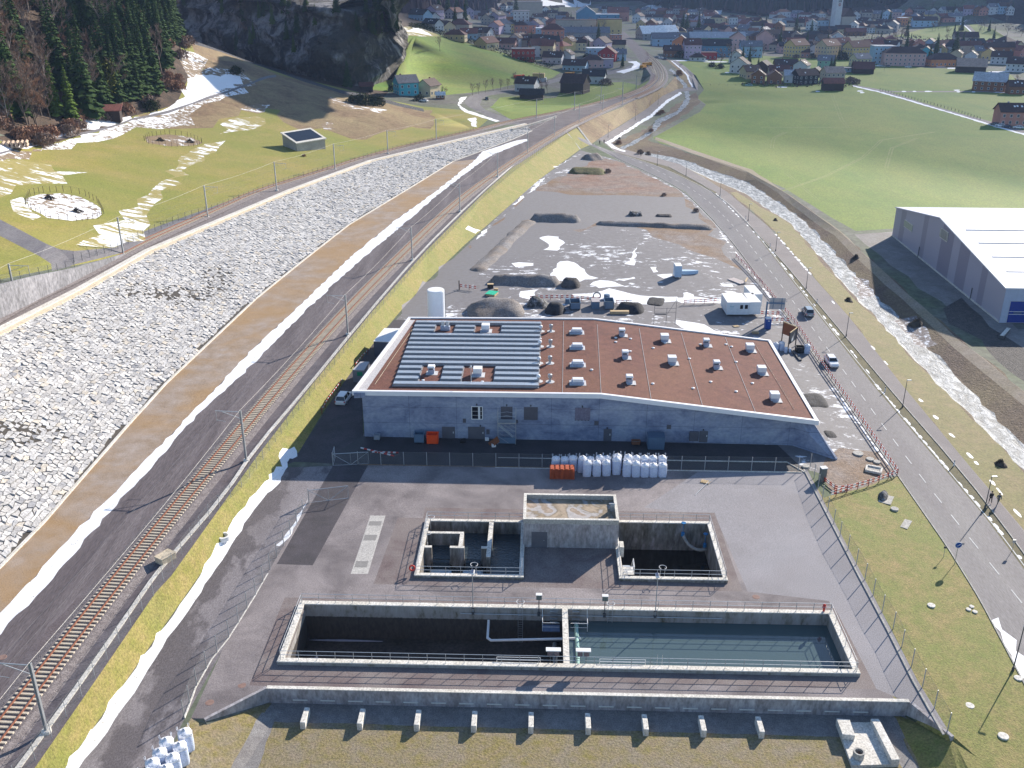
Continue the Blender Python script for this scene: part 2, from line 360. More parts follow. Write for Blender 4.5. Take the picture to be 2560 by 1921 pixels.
m_road = M('road asphalt', (.15, .145, .15), (.19, .18, .185), .25, fine=9, c=(.115, .105, .12), cscale=.3, camt=.6, st=(1, .12, 1), bmp=.1, rough=.75)
m_path = M('path asphalt', (.215, .19, .185), (.245, .22, .215), .3, fine=8, c=(.16, .145, .15), cscale=.15, camt=.5, bmp=.1)
m_plaza = M('yard asphalt', (.13, .112, .115), (.19, .168, .17), .22, fine=9, c=(.30, .265, .262), cscale=.13, camt=.8, bmp=.1)
m_plazar = M('pale yard asphalt', (.265, .255, .27), (.29, .275, .29), .2, fine=9, c=(.20, .185, .19), cscale=.1, camt=.5, bmp=.1)
m_plazad = M('brown yard asphalt', (.13, .095, .095), (.19, .155, .15), .25, fine=8, c=(.22, .19, .18), cscale=.22, camt=.8, bmp=.1)
m_new = M('fresh asphalt', (.055, .05, .055), (.085, .075, .085), .3, fine=8, bmp=.15)
m_nblack = M('near black asphalt', (.035, .033, .037), (.055, .05, .055), .25, fine=7, bmp=.1, rough=.6)  # forecourt tone, much darker than the other asphalts
m_site = snowmix('site gravel', (.18, .172, .18), .385, .35, (1, 1.6, 1), base2=(.13, .12, .125), big=.05)
m_siteb = M('site brown earth', (.16, .115, .09), (.24, .21, .20), .35, fine=2.5, c=(.20, .12, .06), cscale=.08, camt=.8, bmp=.6, bd=.2)
m_rust = M('rusty weeds', (.17, .085, .055), (.26, .17, .13), .3, fine=2, c=(.21, .20, .19), cscale=.07, camt=.6, bmp=.6, bd=.2)
m_snow = M('snow', (.40, .37, .34), (.84, .85, .88), 2.2, bmp=.4, bd=.15, rough=.75, lo=.33, hi=.385)
m_sgrass = snowmix('snow streaked grass', (.25, .215, .05), .455, .16, (1, 2.6, 1), R(35), (.33, .27, .10), 6)
m_sbrush = snowmix('snow in brush', (.25, .18, .10), .49, .6, base2=(.13, .09, .06))
m_sbrush2 = snowmix('thin snow in brush', (.27, .19, .10), .44, .3, base2=(.15, .10, .06))
m_river = None
def rivermat():
 m, t, b = nodes('brook water'); v = coords(t, (1, .45, 1), R(-42))
 n = noise_node(t, .9, 8, .75, v, .8)
 t.links.new(ramp(t, n, [(.38, (.09, .10, .11)), (.5, (.22, .24, .26)), (.62, (.52, .54, .56))]), b.inputs['Base Color'])
 b.inputs['Roughness'].default_value = .6; b.inputs['Specular IOR Level'].default_value = .2; bump(t, b, n, .9, .25); return m
m_river = rivermat()
m_fmtn = M('far forest floor', (.016, .024, .024), (.035, .034, .032), .02, fine=.3, c=(.05, .035, .035), cscale=.006, camt=.6, bmp=.8, bd=2)
m_town = M('village ground', (.09, .085, .075), (.16, .155, .15), .05, fine=.6, c=(.085, .12, .05), cscale=.03, camt=.8)
m_forest = M('forest floor', (.05, .035, .022), (.10, .065, .045), .25, fine=1.5, bmp=.8, bd=.3)
m_alp = M('hill pasture', (.08, .20, .015), (.19, .26, .03), .03, fine=1.2, c=(.20, .21, .06), cscale=.012, camt=.7, st=(.6, 1.4, 1), bmp=.2)
m_lane = M('lane asphalt', (.11, .098, .105), (.235, .215, .225), .13, fine=9, lo=.47, hi=.52, st=(1, .5, 1), rot=R(-30), c=(.13, .115, .12), cscale=.2, camt=.6)
m_bankr = M('olive bank', (.135, .12, .042), (.20, .155, .075), .5, fine=3, c=(.13, .14, .035), cscale=.1, camt=.5, bmp=.6)
m_ftr = M('faint field track', (.17, .22, .05), (.21, .235, .07), .3, fine=2.5)
region('village_ground', m_town, [(930, 200), (960, 60), (1000, 28), (1250, 10), (1640, 12), (1900, 42), (2300, 36), (2600, 60), (2900, 80), (2900, 1100), (1500, 370), (1480, 260), (1200, 330), (1184, 325)])
region('forest_floor', m_forest, [(-62, 330), (-60, 700), (-900, 900), (-700, 200), (-160, 240)], world=True)
region('mountain_forest_floor', m_fmtn, fb + [(3000, 3600), (-900, 3600), (-500, 2300), (-200, 1900)], world=True)
region('forest_floor', m_forest, [(-250, 392), (0, 352), (60, 372), (130, 358), (215, 335), (200, 318), (335, 290), (400, 275), (440, 262), (480, 180), (455, 130), (445, 98)] , step=6, jit=2)
REG[-1] = (REG[-1][0], REG[-1][1], REG[-1][2] + [(-110, 520), (-70, 590), (-60, 680), (-60, 900), (-900, 2300), (-900, 700), (-700, 250), (-300, 150)])
region('meadow', m_meadow, [(-250, 395), (0, 352), (60, 372), (130, 358), (215, 335), (335, 290), (440, 262), (480, 180), (455, 130), (445, 98), (560, 116), (640, 158), (760, 198), (850, 220), (940, 243), (1050, 266), (1150, 275), (1220, 300), (1184, 330), (1074, 354), (929, 390), (640, 482), (376, 604), (310, 638)] + [(-5, 700), (-250, 800)])
region('hill_pasture', m_alp, [(985, 190), (1000, 150), (992, 95), (1010, 80), (1045, 71), (1090, 84), (1170, 108), (1260, 133), (1330, 158), (1402, 181), (1380, 196), (1300, 208), (1240, 222), (1180, 232), (1090, 240), (930, 225), (940, 205)])
region('pasture', m_field, [(1224, 268), (1250, 244), (1330, 240), (1340, 248), (1390, 245), (1410, 215), (1440, 212), (1560, 205), (1624, 200), (1612, 214), (1560, 238), (1482, 262), (1381, 285), (1280, 302), (1262, 290)])
region('field', m_field, [(1686, 154), (1740, 190), (1760, 225), (1742, 245), (1765, 262), (1750, 280), (1632, 345), (1650, 358), (1790, 398), (1960, 470), (2080, 545), (2140, 578), (2230, 572), (2300, 560), (2900, 560), (2900, 268), (2570, 220), (2520, 182), (2400, 174), (2240, 166), (2140, 150), (2050, 148), (1900, 140), (1800, 151)])
region('field', m_field, [(1480, 88), (1500, 92), (1535, 100)]) if 0 else None
region('field', m_field, [(1975, 76), (2010, 80), (2110, 88), (2240, 92), (2300, 98), (2395, 104), (2440, 108), (2520, 96), (2480, 72), (2420, 60), (2355, 66), (2320, 70), (2230, 92), (2120, 86)])
for l in ([(1920, 500), (2060, 440), (2150, 395), (2200, 350), (2330, 330)], [(1935, 345), (2020, 375), (2130, 430), (2280, 500)], [(1925, 370), (1930, 345), (1960, 330)], [(2075, 235), (2100, 300), (2115, 318), (1900, 318)], [(2210, 420), (2225, 370), (2290, 345)], [(1920, 400), (1970, 440), (2040, 500)]):
 for dx in (0, 7): region('field', m_ftr, band([(a + dx, b) for a, b in l], [(a + dx + 2.2, b + 1) for a, b in l]), step=6, jit=.15)
region('river_bank', m_shrub, [(1520, 362), (1600, 330), (1650, 300), (1690, 262), (1740, 228), (1750, 255), (1722, 282), (1632, 335), (1620, 350), (1700, 375), (1860, 425), (1960, 480), (2100, 580), (2230, 700), (2400, 850), (2620, 1030), (2900, 1260), (2900, 1750), (2560, 1330), (2426, 1168), (2253, 960), (2122, 792), (1920, 560), (1818, 480), (1700, 411)], step=5, jit=.8)
region('river_bank', m_brown, [(1556, 268), (1662, 222), (1700, 180), (1665, 150), (1695, 153), (1730, 195), (1742, 226), (1694, 223), (1656, 240), (1613, 275), (1497, 347), (1477, 362), (1437, 315)])
region('river_bank', m_bankr, [(1822, 480), (1840, 480), (1978, 562), (2050, 650), (2131, 740), (2209, 820), (2348, 968), (2470, 1086), (2600, 1220), (2900, 1520), (2900, 1760), (2560, 1332), (2426, 1170), (2253, 962), (2122, 794), (1920, 562)], step=6, jit=.6)
region('hall_ground', m_gravel, [(2130, 585), (2230, 580), (2540, 820), (2900, 830), (2900, 1120), (2620, 960), (2440, 830), (2300, 720), (2200, 640)], step=8, jit=1)
region('hall_ground', M('dark soil', (.06, .055, .055), (.10, .09, .085), .8, fine=3, bmp=1, bd=.3), [(2350, 770), (2400, 745), (2450, 790), (2520, 850), (2700, 960), (2900, 1080), (2900, 1180), (2560, 960), (2450, 850), (2380, 810)], step=5, jit=.8)
region('field_track', M('field track', (.25, .20, .15), (.30, .25, .20), .4, fine=3, c=(.22, .19, .10), cscale=.1), band([(1640, 343), (1760, 385), (1880, 425), (1960, 478), (2100, 578), (2230, 700), (2400, 850), (2600, 1010), (2900, 1240)], [(1636, 350), (1755, 393), (1870, 433), (1945, 485), (2085, 590), (2215, 712), (2385, 868), (2590, 1040), (2900, 1290)]), step=8, jit=.25)
region('river', m_river, band([(1546, 371), (1570, 360), (1598, 345), (1627, 325), (1642, 299), (1691, 279), (1705, 262), (1714, 247), (1708, 215), (1690, 195), (1672, 175)], [(1552, 374), (1580, 364), (1606, 349), (1638, 329), (1656, 305), (1697, 284), (1718, 264), (1726, 247), (1717, 212), (1698, 192), (1678, 172)]), step=3, jit=.5)
region('river', m_river, band([(1600, 384), (1640, 395), (1685, 408), (1772, 446), (1859, 483), (1920, 524), (1978, 560), (2050, 644), (2131, 734), (2209, 815), (2348, 962), (2470, 1078), (2560, 1179), (2800, 1450)], [(1604, 380), (1650, 387), (1714, 400), (1790, 430), (1870, 457), (1920, 488), (2007, 548), (2094, 640), (2195, 744), (2296, 845), (2412, 958), (2560, 1120), (2800, 1390)]), step=3, jit=.55)
region('bank_grass', m_bank, [(a, b) for a, b, _ in g_foot] + [(1477, 362), (1437, 315)] + [(a, b) for a, b, _ in reversed(g_top[:12])])
LTOP = [tuple(P(*a)[:2]) for a in rr_foot]; RTOP = [tuple(P(*a)[:2]) for a in g_top]; UPX = [tuple(p[:2]) for p in UPO]
region('trackbed', M('dark trackbed', (.085, .075, .085), (.15, .135, .145), .3, fine=5, c=(.12, .09, .09), cscale=.1), LTOP + UPX[12:] + list(reversed(RTOP)), world=True)
RT = [tuple(P(*a)[:2]) for a in rr_top]
def strip(name, mt, l, r, z=None, step=0, jit=0, seed=3):
 f = (lambda a: tuple(P(a[0], a[1], z)[:2])) if z is not None else (lambda a: tuple(G(*a)[:2]))
 return region(name, mt, [f(a) for a in l] + [f(a) for a in reversed(r)], world=True, step=step, jit=jit, seed=seed)
SNL = [(-200, 1750), (0, 1535), (90, 1440), (185, 1333), (304, 1215), (405, 1110), (550, 960), (640, 865), (756, 758), (871, 648), (987, 552), (1088, 480), (1190, 399), (1204, 380), (1290, 352), (1318, 348)]
SNR = [(-200, 1795), (0, 1585), (128, 1446), (258, 1298), (388, 1157), (502, 1029), (582, 960), (645, 897), (756, 784), (871, 677), (1002, 567), (1103, 480), (1210, 400), (1236, 385), (1300, 360), (1322, 351)]
region('gravel_verge', m_brgrav, [tuple(p) for p in LTOP[:11]] + [tuple(P(a[0], a[1], 3.4 if a[0] > 500 else 3)[:2]) for a in reversed(SNR[:13])], world=True)
DKR = [(-200, 1980), (0, 1745), (60, 1640), (100, 1590), (250, 1440), (400, 1265), (560, 1090), (690, 960), (760, 868), (850, 775), (1000, 625), (1110, 530), (1180, 480), (1290, 392), (1340, 357)]
region('service_road', m_dkroad, [tuple(P(a[0], a[1], float(np.interp(a[0], [0, 640, 1000, 1300], [3, 3.1, 3.4, 4.1])))[:2]) for a in SNL] + [tuple(P(a[0], a[1], float(np.interp(a[0], [0, 640, 1000, 1300], [3, 3.1, 3.4, 4.1])))[:2]) for a in reversed(DKR)], world=True, step=20)
strip('snow_bank', m_snow, SNL, SNR, step=1.5, jit=.28)
region('cable_trough_path', m_gravel, [tuple(P(a[0] - 9, a[1] + 2, a[2])[:2]) for a in g_top[:7]] + [tuple(P(a[0] + 5, a[1], a[2] - .2)[:2]) for a in reversed(g_top[:7])], world=True) if 0 else None
region('stone_bed', M('joint soil', (.045, .04, .035), (.075, .065, .055), 1), LTOP[:] + list(reversed(RT)), world=True)
region('upper_trackbed', m_ballast, RT + list(reversed(UPX[:12])), world=True)
region('retaining_foot', m_gravel, UPX[:5] + [tuple(p[:2]) for p in reversed(wall_top)], world=True)
region('service_road', m_road, band([(0, 549), (50, 575), (116, 610), (150, 624), (185, 628), (289, 619), (362, 578), (640, 478), (785, 430), (967, 375), (1120, 340)], [(-40, 575), (0, 590), (101, 642), (128, 660), (130, 678), (185, 662), (300, 634), (376, 602), (640, 483), (785, 436), (967, 380), (1120, 344)]))
region('service_road', m_road, [(-150, 500), (0, 549), (0, 590), (-150, 560)])
region('brush', m_brown, [(470, 112), (560, 122), (640, 165), (760, 205), (850, 230), (930, 250), (1000, 268), (1080, 275), (1078, 300), (1075, 322), (1040, 320), (960, 330), (915, 350), (880, 347), (810, 325), (740, 325), (700, 290), (705, 278), (640, 268), (560, 300), (530, 322), (420, 325), (350, 310), (350, 290), (520, 230), (600, 200), (500, 170)], step=8, jit=2)
region('snow_patch', m_sbrush, [(440, 118), (490, 135), (520, 150), (500, 170), (600, 178), (640, 205), (600, 240), (520, 262), (480, 290), (480, 310), (350, 322), (300, 335), (200, 360), (100, 380), (60, 395), (0, 410), (-200, 450), (-250, 440), (-200, 420), (0, 372), (60, 380), (215, 345), (200, 335), (335, 300), (440, 272), (460, 240), (475, 190), (440, 150)], step=6, jit=2)
region('snow_patch', m_snow, [(478, 190), (530, 188), (600, 190), (610, 205), (560, 228), (470, 262), (430, 282), (340, 296), (320, 300), (420, 270), (450, 250)], step=4, jit=1.2)
region('snow_patch', m_snow, [(205, 296), (320, 290), (330, 302), (200, 330), (60, 368), (0, 384), (-200, 430), (-230, 420), (0, 366), (70, 350), (160, 328), (215, 318), (195, 305)], step=4, jit=1)
region('snow_patch', m_sgrass, [(-250, 455), (-50, 410), (60, 405), (130, 412), (125, 425), (200, 430), (150, 455), (60, 470), (0, 500), (-200, 530)], step=6, jit=2)
region('snow_patch', m_sgrass, [(500, 358), (555, 352), (548, 368), (520, 392), (480, 408), (430, 470), (400, 510), (360, 560), (330, 612), (215, 618), (250, 570), (310, 530), (350, 500), (420, 440), (470, 385)], step=5, jit=2)
region('snow_patch', m_sgrass, [(560, 300), (640, 290), (670, 300), (630, 325), (560, 335)], step=5, jit=1.5)
region('snow_patch', m_sgrass, [(15, 500), (50, 492), (70, 510), (75, 530), (110, 545), (90, 550), (40, 530)], step=4, jit=1)
region('snow_patch', m_sbrush2, [(640, 258), (672, 262), (660, 280), (640, 285), (600, 275)], step=4, jit=1)
region('snow_patch', m_sbrush2, [(818, 240), (850, 250), (900, 266), (965, 275), (950, 282), (880, 272), (830, 258)], step=4, jit=1)
region('snow_patch', m_sbrush2, [(800, 310), (830, 305), (835, 322), (812, 326)], step=3, jit=.6)
region('enclosure_ground', m_sbrush, [(64, 497), (100, 486), (150, 484), (200, 492), (245, 515), (258, 535), (240, 547), (180, 552), (120, 545), (75, 520)], step=2, jit=.2)
region('enclosure_ground', m_sbrush2, [(362, 342), (420, 336), (480, 344), (507, 358), (480, 365), (420, 366), (370, 358)], step=2, jit=.2)
HR = [(-200, 425), (0, 384), (60, 366), (140, 347), (240, 327), (300, 311), (330, 298), (420, 280), (480, 259), (560, 232), (630, 208), (690, 190)]
region('hill_track', m_road, band([(a, b - 2.5) for a, b in HR], [(a, b + 3) for a, b in HR]), step=10, jit=.2)
HT = [(450, 97), (560, 128), (640, 158), (700, 178), (780, 206), (850, 228), (905, 238), (1000, 262), (1060, 275)]
region('rubble_ditch', M('dark rubble', (.03, .03, .035), (.14, .14, .15), 1.6, fine=3, bmp=1, bd=.4, lo=.45, hi=.6), band([(a, b - 3) for a, b in HT], [(a, b + 5) for a, b in HT]), step=6, jit=.3)
region('snow_patch', m_sgrass, [(975, 78), (1000, 75), (1045, 68), (1072, 78), (1100, 92), (1060, 92), (1020, 90), (980, 90)], step=4, jit=1)
region('snow_patch', m_snow, [(1014, 79), (1030, 74), (1045, 69), (1060, 78), (1080, 90), (1050, 84)], step=4, jit=1)
region('snow_patch', m_snow, [(948, 188), (985, 168), (990, 170), (955, 192)], step=3, jit=1)
region('village_road', m_road, band([(1160, 254), (1175, 240), (1200, 232), (1280, 222), (1360, 205), (1420, 187), (1500, 178), (1560, 172), (1585, 160), (1560, 150)], [(1175, 270), (1182, 256), (1220, 240), (1290, 228), (1360, 214), (1425, 197), (1500, 190), (1570, 180), (1605, 160), (1565, 144)]))
region('village_road', m_road, [(1160, 254), (1175, 270), (1200, 282), (1262, 312), (1310, 312), (1282, 300), (1215, 276), (1200, 262), (1205, 250), (1185, 240)])
region('snow_patch', m_snow, [(1150, 244), (1168, 242), (1150, 262), (1165, 275), (1250, 303), (1240, 305), (1160, 280), (1144, 262)], step=3, jit=.4)
region('snow_patch', m_snow, [(1166, 298), (1190, 294), (1192, 318), (1180, 316), (1178, 304)], step=2, jit=.4)
region('snow_patch', m_snow, [(1568, 155), (1590, 153), (1602, 160), (1596, 172), (1560, 184), (1540, 180), (1580, 170), (1585, 160)], step=2, jit=.5)
region('field_lane', m_path, band([(2134, 212), (2210, 226), (2300, 255), (2400, 284), (2480, 305), (2580, 332), (2700, 365)], [(2130, 216), (2200, 232), (2300, 262), (2390, 288), (2470, 312), (2560, 338), (2700, 378)]))
region('snow_patch', m_snow, band([(2132, 214), (2208, 231), (2300, 258), (2390, 285), (2470, 309), (2570, 337)], [(2131, 216), (2200, 232), (2300, 261), (2390, 288), (2470, 313), (2570, 341)]), step=3, jit=.5)
region('field_lane', m_path, [(2200, 228), (2460, 228), (2560, 233), (2560, 236), (2460, 231), (2200, 231)])
region('field_lane', m_path, band([(2418, 50), (2402, 58), (2425, 75), (2440, 86)], [(2427, 50), (2414, 58), (2434, 75), (2444, 84)]))
region('snow_patch', m_snow, band([(2416, 50), (2400, 59), (2422, 76), (2432, 87)], [(2418, 50), (2403, 59), (2426, 76), (2436, 87)]))
for i, (a, b, c_) in enumerate([(2260, 229, 6), (2286, 229, 5), (2320, 229, 10), (2392, 226, 8), (2396, 230, 5), (2434, 230, 5), (2500, 231, 15), (2150, 228, 8), (2155, 232, 6), (2044, 229, 6), (2132, 204, 8), (1956, 218, 14), (1818, 182, 6), (2352, 167, 12), (2380, 171, 14), (2450, 171, 14), (2500, 180, 30), (1745, 151, 30), (1700, 152, 20), (1790, 155, 30), (2310, 163, 20)]):
 region('snow_patch', m_snow, [(a + c_ * math.cos(t) * (1 + .2 * math.sin(3 * t + i)), b + 1.5 * math.sin(t)) for t in [k * .7 for k in range(9)]])
region('snow_patch', m_snow, [(1270, 12), (1300, 8), (1400, 4), (1478, 2), (1482, 14), (1465, 20), (1400, 22), (1330, 16)], step=20, jit=6)
region('snow_patch', m_snow, [(1590, 22), (1620, 16), (1700, 8), (1706, 16), (1660, 24), (1610, 30)], step=20, jit=6)
region('snow_patch', m_snow, [(2220, 39), (2270, 33), (2330, 24), (2326, 32), (2290, 40), (2240, 42)], step=15, jit=4)
region('snow_patch', m_snow, [(1785, 26), (1802, 26), (1806, 38), (1796, 36)], step=15, jit=4)
region('building_plot', m_site, [(905, 1100), (990, 800), (1140, 640), (1290, 500), (1352, 446), (1420, 400), (1451, 376), (1540, 400), (1627, 438), (1714, 484), (1810, 582), (1920, 727), (2085, 962), (2244, 1190), (2100, 1200), (2018, 1174), (1400, 1168)])
region('building_plot', m_siteb, [(1330, 480), (1400, 440), (1500, 440), (1640, 450), (1714, 486), (1790, 570), (1750, 560), (1640, 560), (1560, 540), (1460, 580), (1380, 560), (1300, 580), (1180, 660), (1150, 650)], step=6, jit=1.5)
region('building_plot', m_rust, [(1410, 440), (1500, 395), (1540, 402), (1627, 440), (1700, 478), (1640, 487), (1540, 492), (1500, 470), (1440, 470), (1400, 455)], step=5, jit=1)
region('building_plot', m_siteb, [(1500, 480), (1690, 490), (1760, 560), (1830, 640), (1850, 680), (1700, 610), (1560, 560)], step=6, jit=2)
region('building_plot', snowmix('bare site gravel', (.175, .168, .178), .2, .5, (1, 1.6, 1), base2=(.15, .14, .14)), [(990, 800), (1060, 710), (1170, 620), (1290, 510), (1330, 478), (1480, 490), (1700, 492), (1770, 560), (1500, 560), (1360, 590), (1330, 640), (1200, 650), (1180, 700), (1100, 790)], step=6, jit=1.5)
spill = [[(1368, 700), (1400, 655), (1420, 652), (1445, 662), (1475, 690), (1495, 695), (1450, 703), (1380, 703)], [(1345, 595), (1370, 590), (1395, 592), (1410, 608), (1392, 628), (1362, 625), (1372, 612)], [(1280, 660), (1300, 655), (1330, 658), (1332, 664), (1290, 668)], [(1300, 728), (1345, 724), (1335, 742), (1325, 748), (1300, 742)], [(1470, 735), (1520, 722), (1560, 730), (1620, 742), (1690, 742), (1700, 752), (1620, 760), (1560, 762), (1500, 748)], [(1430, 736), (1500, 735), (1505, 746), (1430, 742)], [(1540, 700), (1585, 692), (1590, 697), (1560, 702)], [(1642, 687), (1680, 685), (1683, 693), (1655, 697)], [(1705, 732), (1720, 730), (1738, 738), (1722, 752), (1708, 744)], [(1680, 745), (1720, 742), (1800, 748), (1800, 758), (1700, 758)], [(1690, 800), (1760, 812), (1800, 832), (1760, 834), (1700, 820)], [(1560, 660), (1590, 664), (1585, 648), (1595, 618), (1590, 622), (1575, 652)], [(1625, 668), (1640, 668), (1648, 680), (1636, 682)], [(1500, 700), (1540, 705), (1560, 715), (1500, 720), (1470, 712)], [(1160, 570), (1170, 565), (1200, 575), (1190, 585)], [(1380, 815), (1420, 812), (1425, 822), (1385, 824)], [(1800, 708), (1830, 712), (1835, 718), (1805, 716)]]
for i, q in enumerate(spill): region('snow_patch', m_snow, q, step=1.6, jit=.45, seed=i)
for i, q in enumerate([[(1352, 450), (1362, 444), (1330, 480), (1318, 486)], [(1420, 400), (1430, 396), (1395, 415), (1385, 420)], [(1302, 492), (1312, 490), (1290, 512), (1284, 512)], [(1210, 575), (1230, 566), (1190, 600)]]): region('snow_patch', m_snow, q, step=2, jit=.5, seed=i)
RLE = [(1451, 362), (1477, 364), (1540, 396), (1627, 434), (1714, 480), (1810, 578), (1920, 723), (2085, 960), (2244, 1189), (2418, 1440), (2559, 1706), (2700, 1980)]
RRE = [(1442, 359), (1470, 357), (1526, 376), (1656, 420), (1780, 480), (1844, 529), (1920, 625), (2180, 960), (2458, 1287), (2560, 1423), (2900, 1900)]
region('road', m_road, [tuple(P(a, b, -1 if a > 1500 else -.5)[:2]) for a, b in RLE] + [tuple(P(a, b, -1 if a > 1500 else -.5)[:2]) for a, b in reversed(RRE)], world=True)
PL = [(1500, 352), (1540, 379), (1671, 417), (1789, 480), (1920, 610), (2212, 960), (2412, 1188), (2560, 1383), (2900, 1860)]
PR = [(1526, 355), (1540, 363), (1700, 411), (1818, 480), (1920, 566), (2122, 792), (2253, 960), (2426, 1168), (2560, 1325), (2800, 1640)]
region('verge', M('dark verge', (.075, .07, .035), (.14, .12, .06), .6, fine=4, bmp=.6), [tuple(P(a, b, -1)[:2]) for a, b in RRE[2:]] + [tuple(P(a, b, -1)[:2]) for a, b in reversed(PL[1:])], world=True)
region('footpath', m_path, [tuple(P(a, b, -1)[:2]) for a, b in PL] + [tuple(P(a, b, -1)[:2]) for a, b in reversed(PR)], world=True)
UPL = [(1497, 348), (1556, 312), (1613, 275), (1656, 240), (1694, 223), (1728, 218), (1722, 205), (1700, 172), (1676, 152)]
UPR = [(1515, 357), (1565, 325), (1625, 288), (1668, 250), (1700, 230), (1745, 226), (1744, 205), (1715, 168), (1690, 152)]
region('footpath', m_path, UPL + list(reversed(UPR)))
region('snow_bank', m_snow, band(UPR[:5], [(a + 6, b + 4) for a, b in UPR[:5]]), step=3, jit=.35)
region('snow_bank', m_snow, band([(1676, 152), (1700, 172), (1722, 205), (1730, 218)], [(1679, 152), (1704, 172), (1727, 205), (1734, 218)]), step=3, jit=.3)
region('snow_bank', m_snow, band([(1513, 357), (1530, 370), (1560, 380)], [(1518, 354), (1540, 369), (1566, 378)]), step=2, jit=.3)
def snowline(pts, w, z, seed, gap=.25, L=3.0):
 """broken bank of old ploughed snow lumps along a line"""
 r = random.Random(seed); P3 = [P(a, b, z) for a, b in pts]
 for a, b in zip(P3[:-1], P3[1:]):
  n = max(1, int((b - a).length / L)); d = (b - a).normalized(); nn = Vector((-d.y, d.x, 0))
  for i in range(n):
   if r.random() < gap: continue
   p = a + (b - a) * ((i + r.random() * .4) / n); k = r.uniform(.45, 1) * w; l = L * r.uniform(.35, .62)
   region('snow_patch', m_snow, [p + d * l * math.cos(t) * r.uniform(.75, 1.1) + nn * k * math.sin(t) * r.uniform(.6, 1.2) for t in [q * .785 for q in range(8)]], world=True)
snowline([(2190, 962), (2300, 1092), (2400, 1210), (2470, 1290), (2562, 1410)], .34, -1, 5, .12, 1.6)
snowline([(1790, 484), (1920, 617), (2190, 955)], .28, -1, 6, .45, 2.4)
snowline([(1930, 575), (2030, 690)], .5, -1, 7, .35, 2.6)
snowline([(2060, 730), (2260, 958)], .3, -1, 9, .75, 2.4)
snowline([(2290, 985), (2470, 1185)], .5, -1, 8, .4, 2.0)
snowline([(2480, 1200), (2562, 1300)], .5, -1, 10, .3, 2.0)
snowline([(2238, 1200), (2330, 1340), (2405, 1450), (2470, 1570)], .4, -1, 11, .2, 1.5)
snowline([(1800, 580), (1960, 790)], .35, -1, 12, .3, 2.0)
snowline([(2095, 985), (2230, 1180)], .35, -1, 13, .4, 1.7)
region('snow_patch', m_snow, band([(2482, 1552), (2510, 1610), (2540, 1665), (2556, 1700)], [(2500, 1548), (2530, 1600), (2565, 1650), (2600, 1700)]), step=1.5, jit=.5)
region('river_shingle', snowmix('frosty shingle', (.20, .17, .16), .42, 1.2, base2=(.11, .08, .08)), [(2130, 690), (2170, 700), (2185, 740), (2150, 750)], step=2, jit=.5)
region('river_shingle', snowmix('frosty shingle', (.2, .2, .2), .4), [(2230, 800), (2290, 790), (2340, 860), (2300, 870)], step=2, jit=.5)
region('verge', m_lawn, [(2018, 1176), (2065, 1264), (2157, 1440), (2230, 1576), (2293, 1700), (2371, 1836), (2385, 1850), (2440, 1990), (2730, 1990), (2559, 1710), (2418, 1442), (2244, 1191), (2150, 1215), (2060, 1245)])
region('building_plot', m_siteb, [(2040, 1180), (2100, 1120), (2190, 1130), (2240, 1185), (2180, 1205), (2080, 1240)], step=4, jit=.8)
region('access_road', m_lane, [(a + 2, b) for a, b, _ in g_foot[:8]] + [(747, 1131), (700, 1160), (905, 1163), (773, 1261), (666, 1440), (560, 1620), (462, 1796), (400, 1921), (350, 1990)])
region('yard', m_plaza, [tuple(Lp(*a)[:2]) for a in ((-6.2, -7.8), (-4.9, -7.7), (-.2, -3.1), (62.1, -3.1), (64.4, -7.5))] + [tuple(P(a, b)[:2]) for a, b in ((2293, 1700), (2157, 1440), (2065, 1264), (2018, 1174), (905, 1165), (773, 1261), (666, 1440), (560, 1620))], world=True)
region('yard', m_plazar, [tuple(Lp(*a)[:2]) for a in ((48.5, 42), (40, 32), (49, 30), (50, 14), (58.7, 12.5), (59.2, -1.5), (61.5, -3.1), (62.1, -3.1), (64.4, -7.5))] + [tuple(P(a, b)[:2]) for a, b in ((2293, 1700), (2157, 1440), (2065, 1264), (2018, 1174))], world=True)
region('yard', m_plazad, [tuple(Lp(*a)[:2]) for a in ((-2, -3.1), (-2, 11.2), (59, 11.2), (59.5, -1.8), (30, -1.6), (20, -3.1))], world=True)
region('yard', m_plazad, [tuple(Lp(*a)[:2]) for a in ((7.5, 14), (8.3, 28.4), (11.5, 28.4), (11.5, 31), (49, 31), (49.4, 14))], world=True)
region('yard', m_new, [tuple(P(a, b)[:2]) for a, b in ((922, 1163), (834, 1165), (692, 1413), (782, 1416))], world=True)
region('slab', M('pale slab', (.40, .38, .36), (.47, .45, .42), .5, fine=6), [tuple(P(a, b)[:2]) for a, b in ((926, 1292), (964, 1292), (920, 1437), (877, 1437))], world=True)
for a, b, c_ in ((922, 1306, 1317), (911, 1340, 1354), (889, 1405, 1421)):
 k = (b - 1292) / 145; x0 = 926 - 49 * k; k2 = (c_ - 1292) / 145; x1 = 926 - 49 * k2
 region('slab', M('grating', (.20, .19, .18), (.28, .27, .26), 6), [tuple(P(u, v)[:2]) for u, v in ((x0 + 3, b), (x0 + 34, b), (x1 + 34, c_), (x1 + 3, c_))], world=True)
region('access_road', m_new, [(747, 1131), (857, 960), (935, 857), (985, 800), (1022, 800), (960, 880), (906, 985), (908, 1100), (905, 1163), (735, 1155), (700, 1160)])
region('building_forecourt', m_nblack, [tuple(Lp(*a)[:2]) for a in ((-1, 42.4), (63.6, 42.6), (61.5, 51), (-.3, 51.3), (-3, 46))], world=True)
region('planting_strip', m_siteb, [tuple(Lp(*a)[:2]) for a in ((.9, 42.25), (63, 42.25), (63, 42.6), (.9, 42.6))], world=True)
SB = [(600, 1130), (640, 1145)]
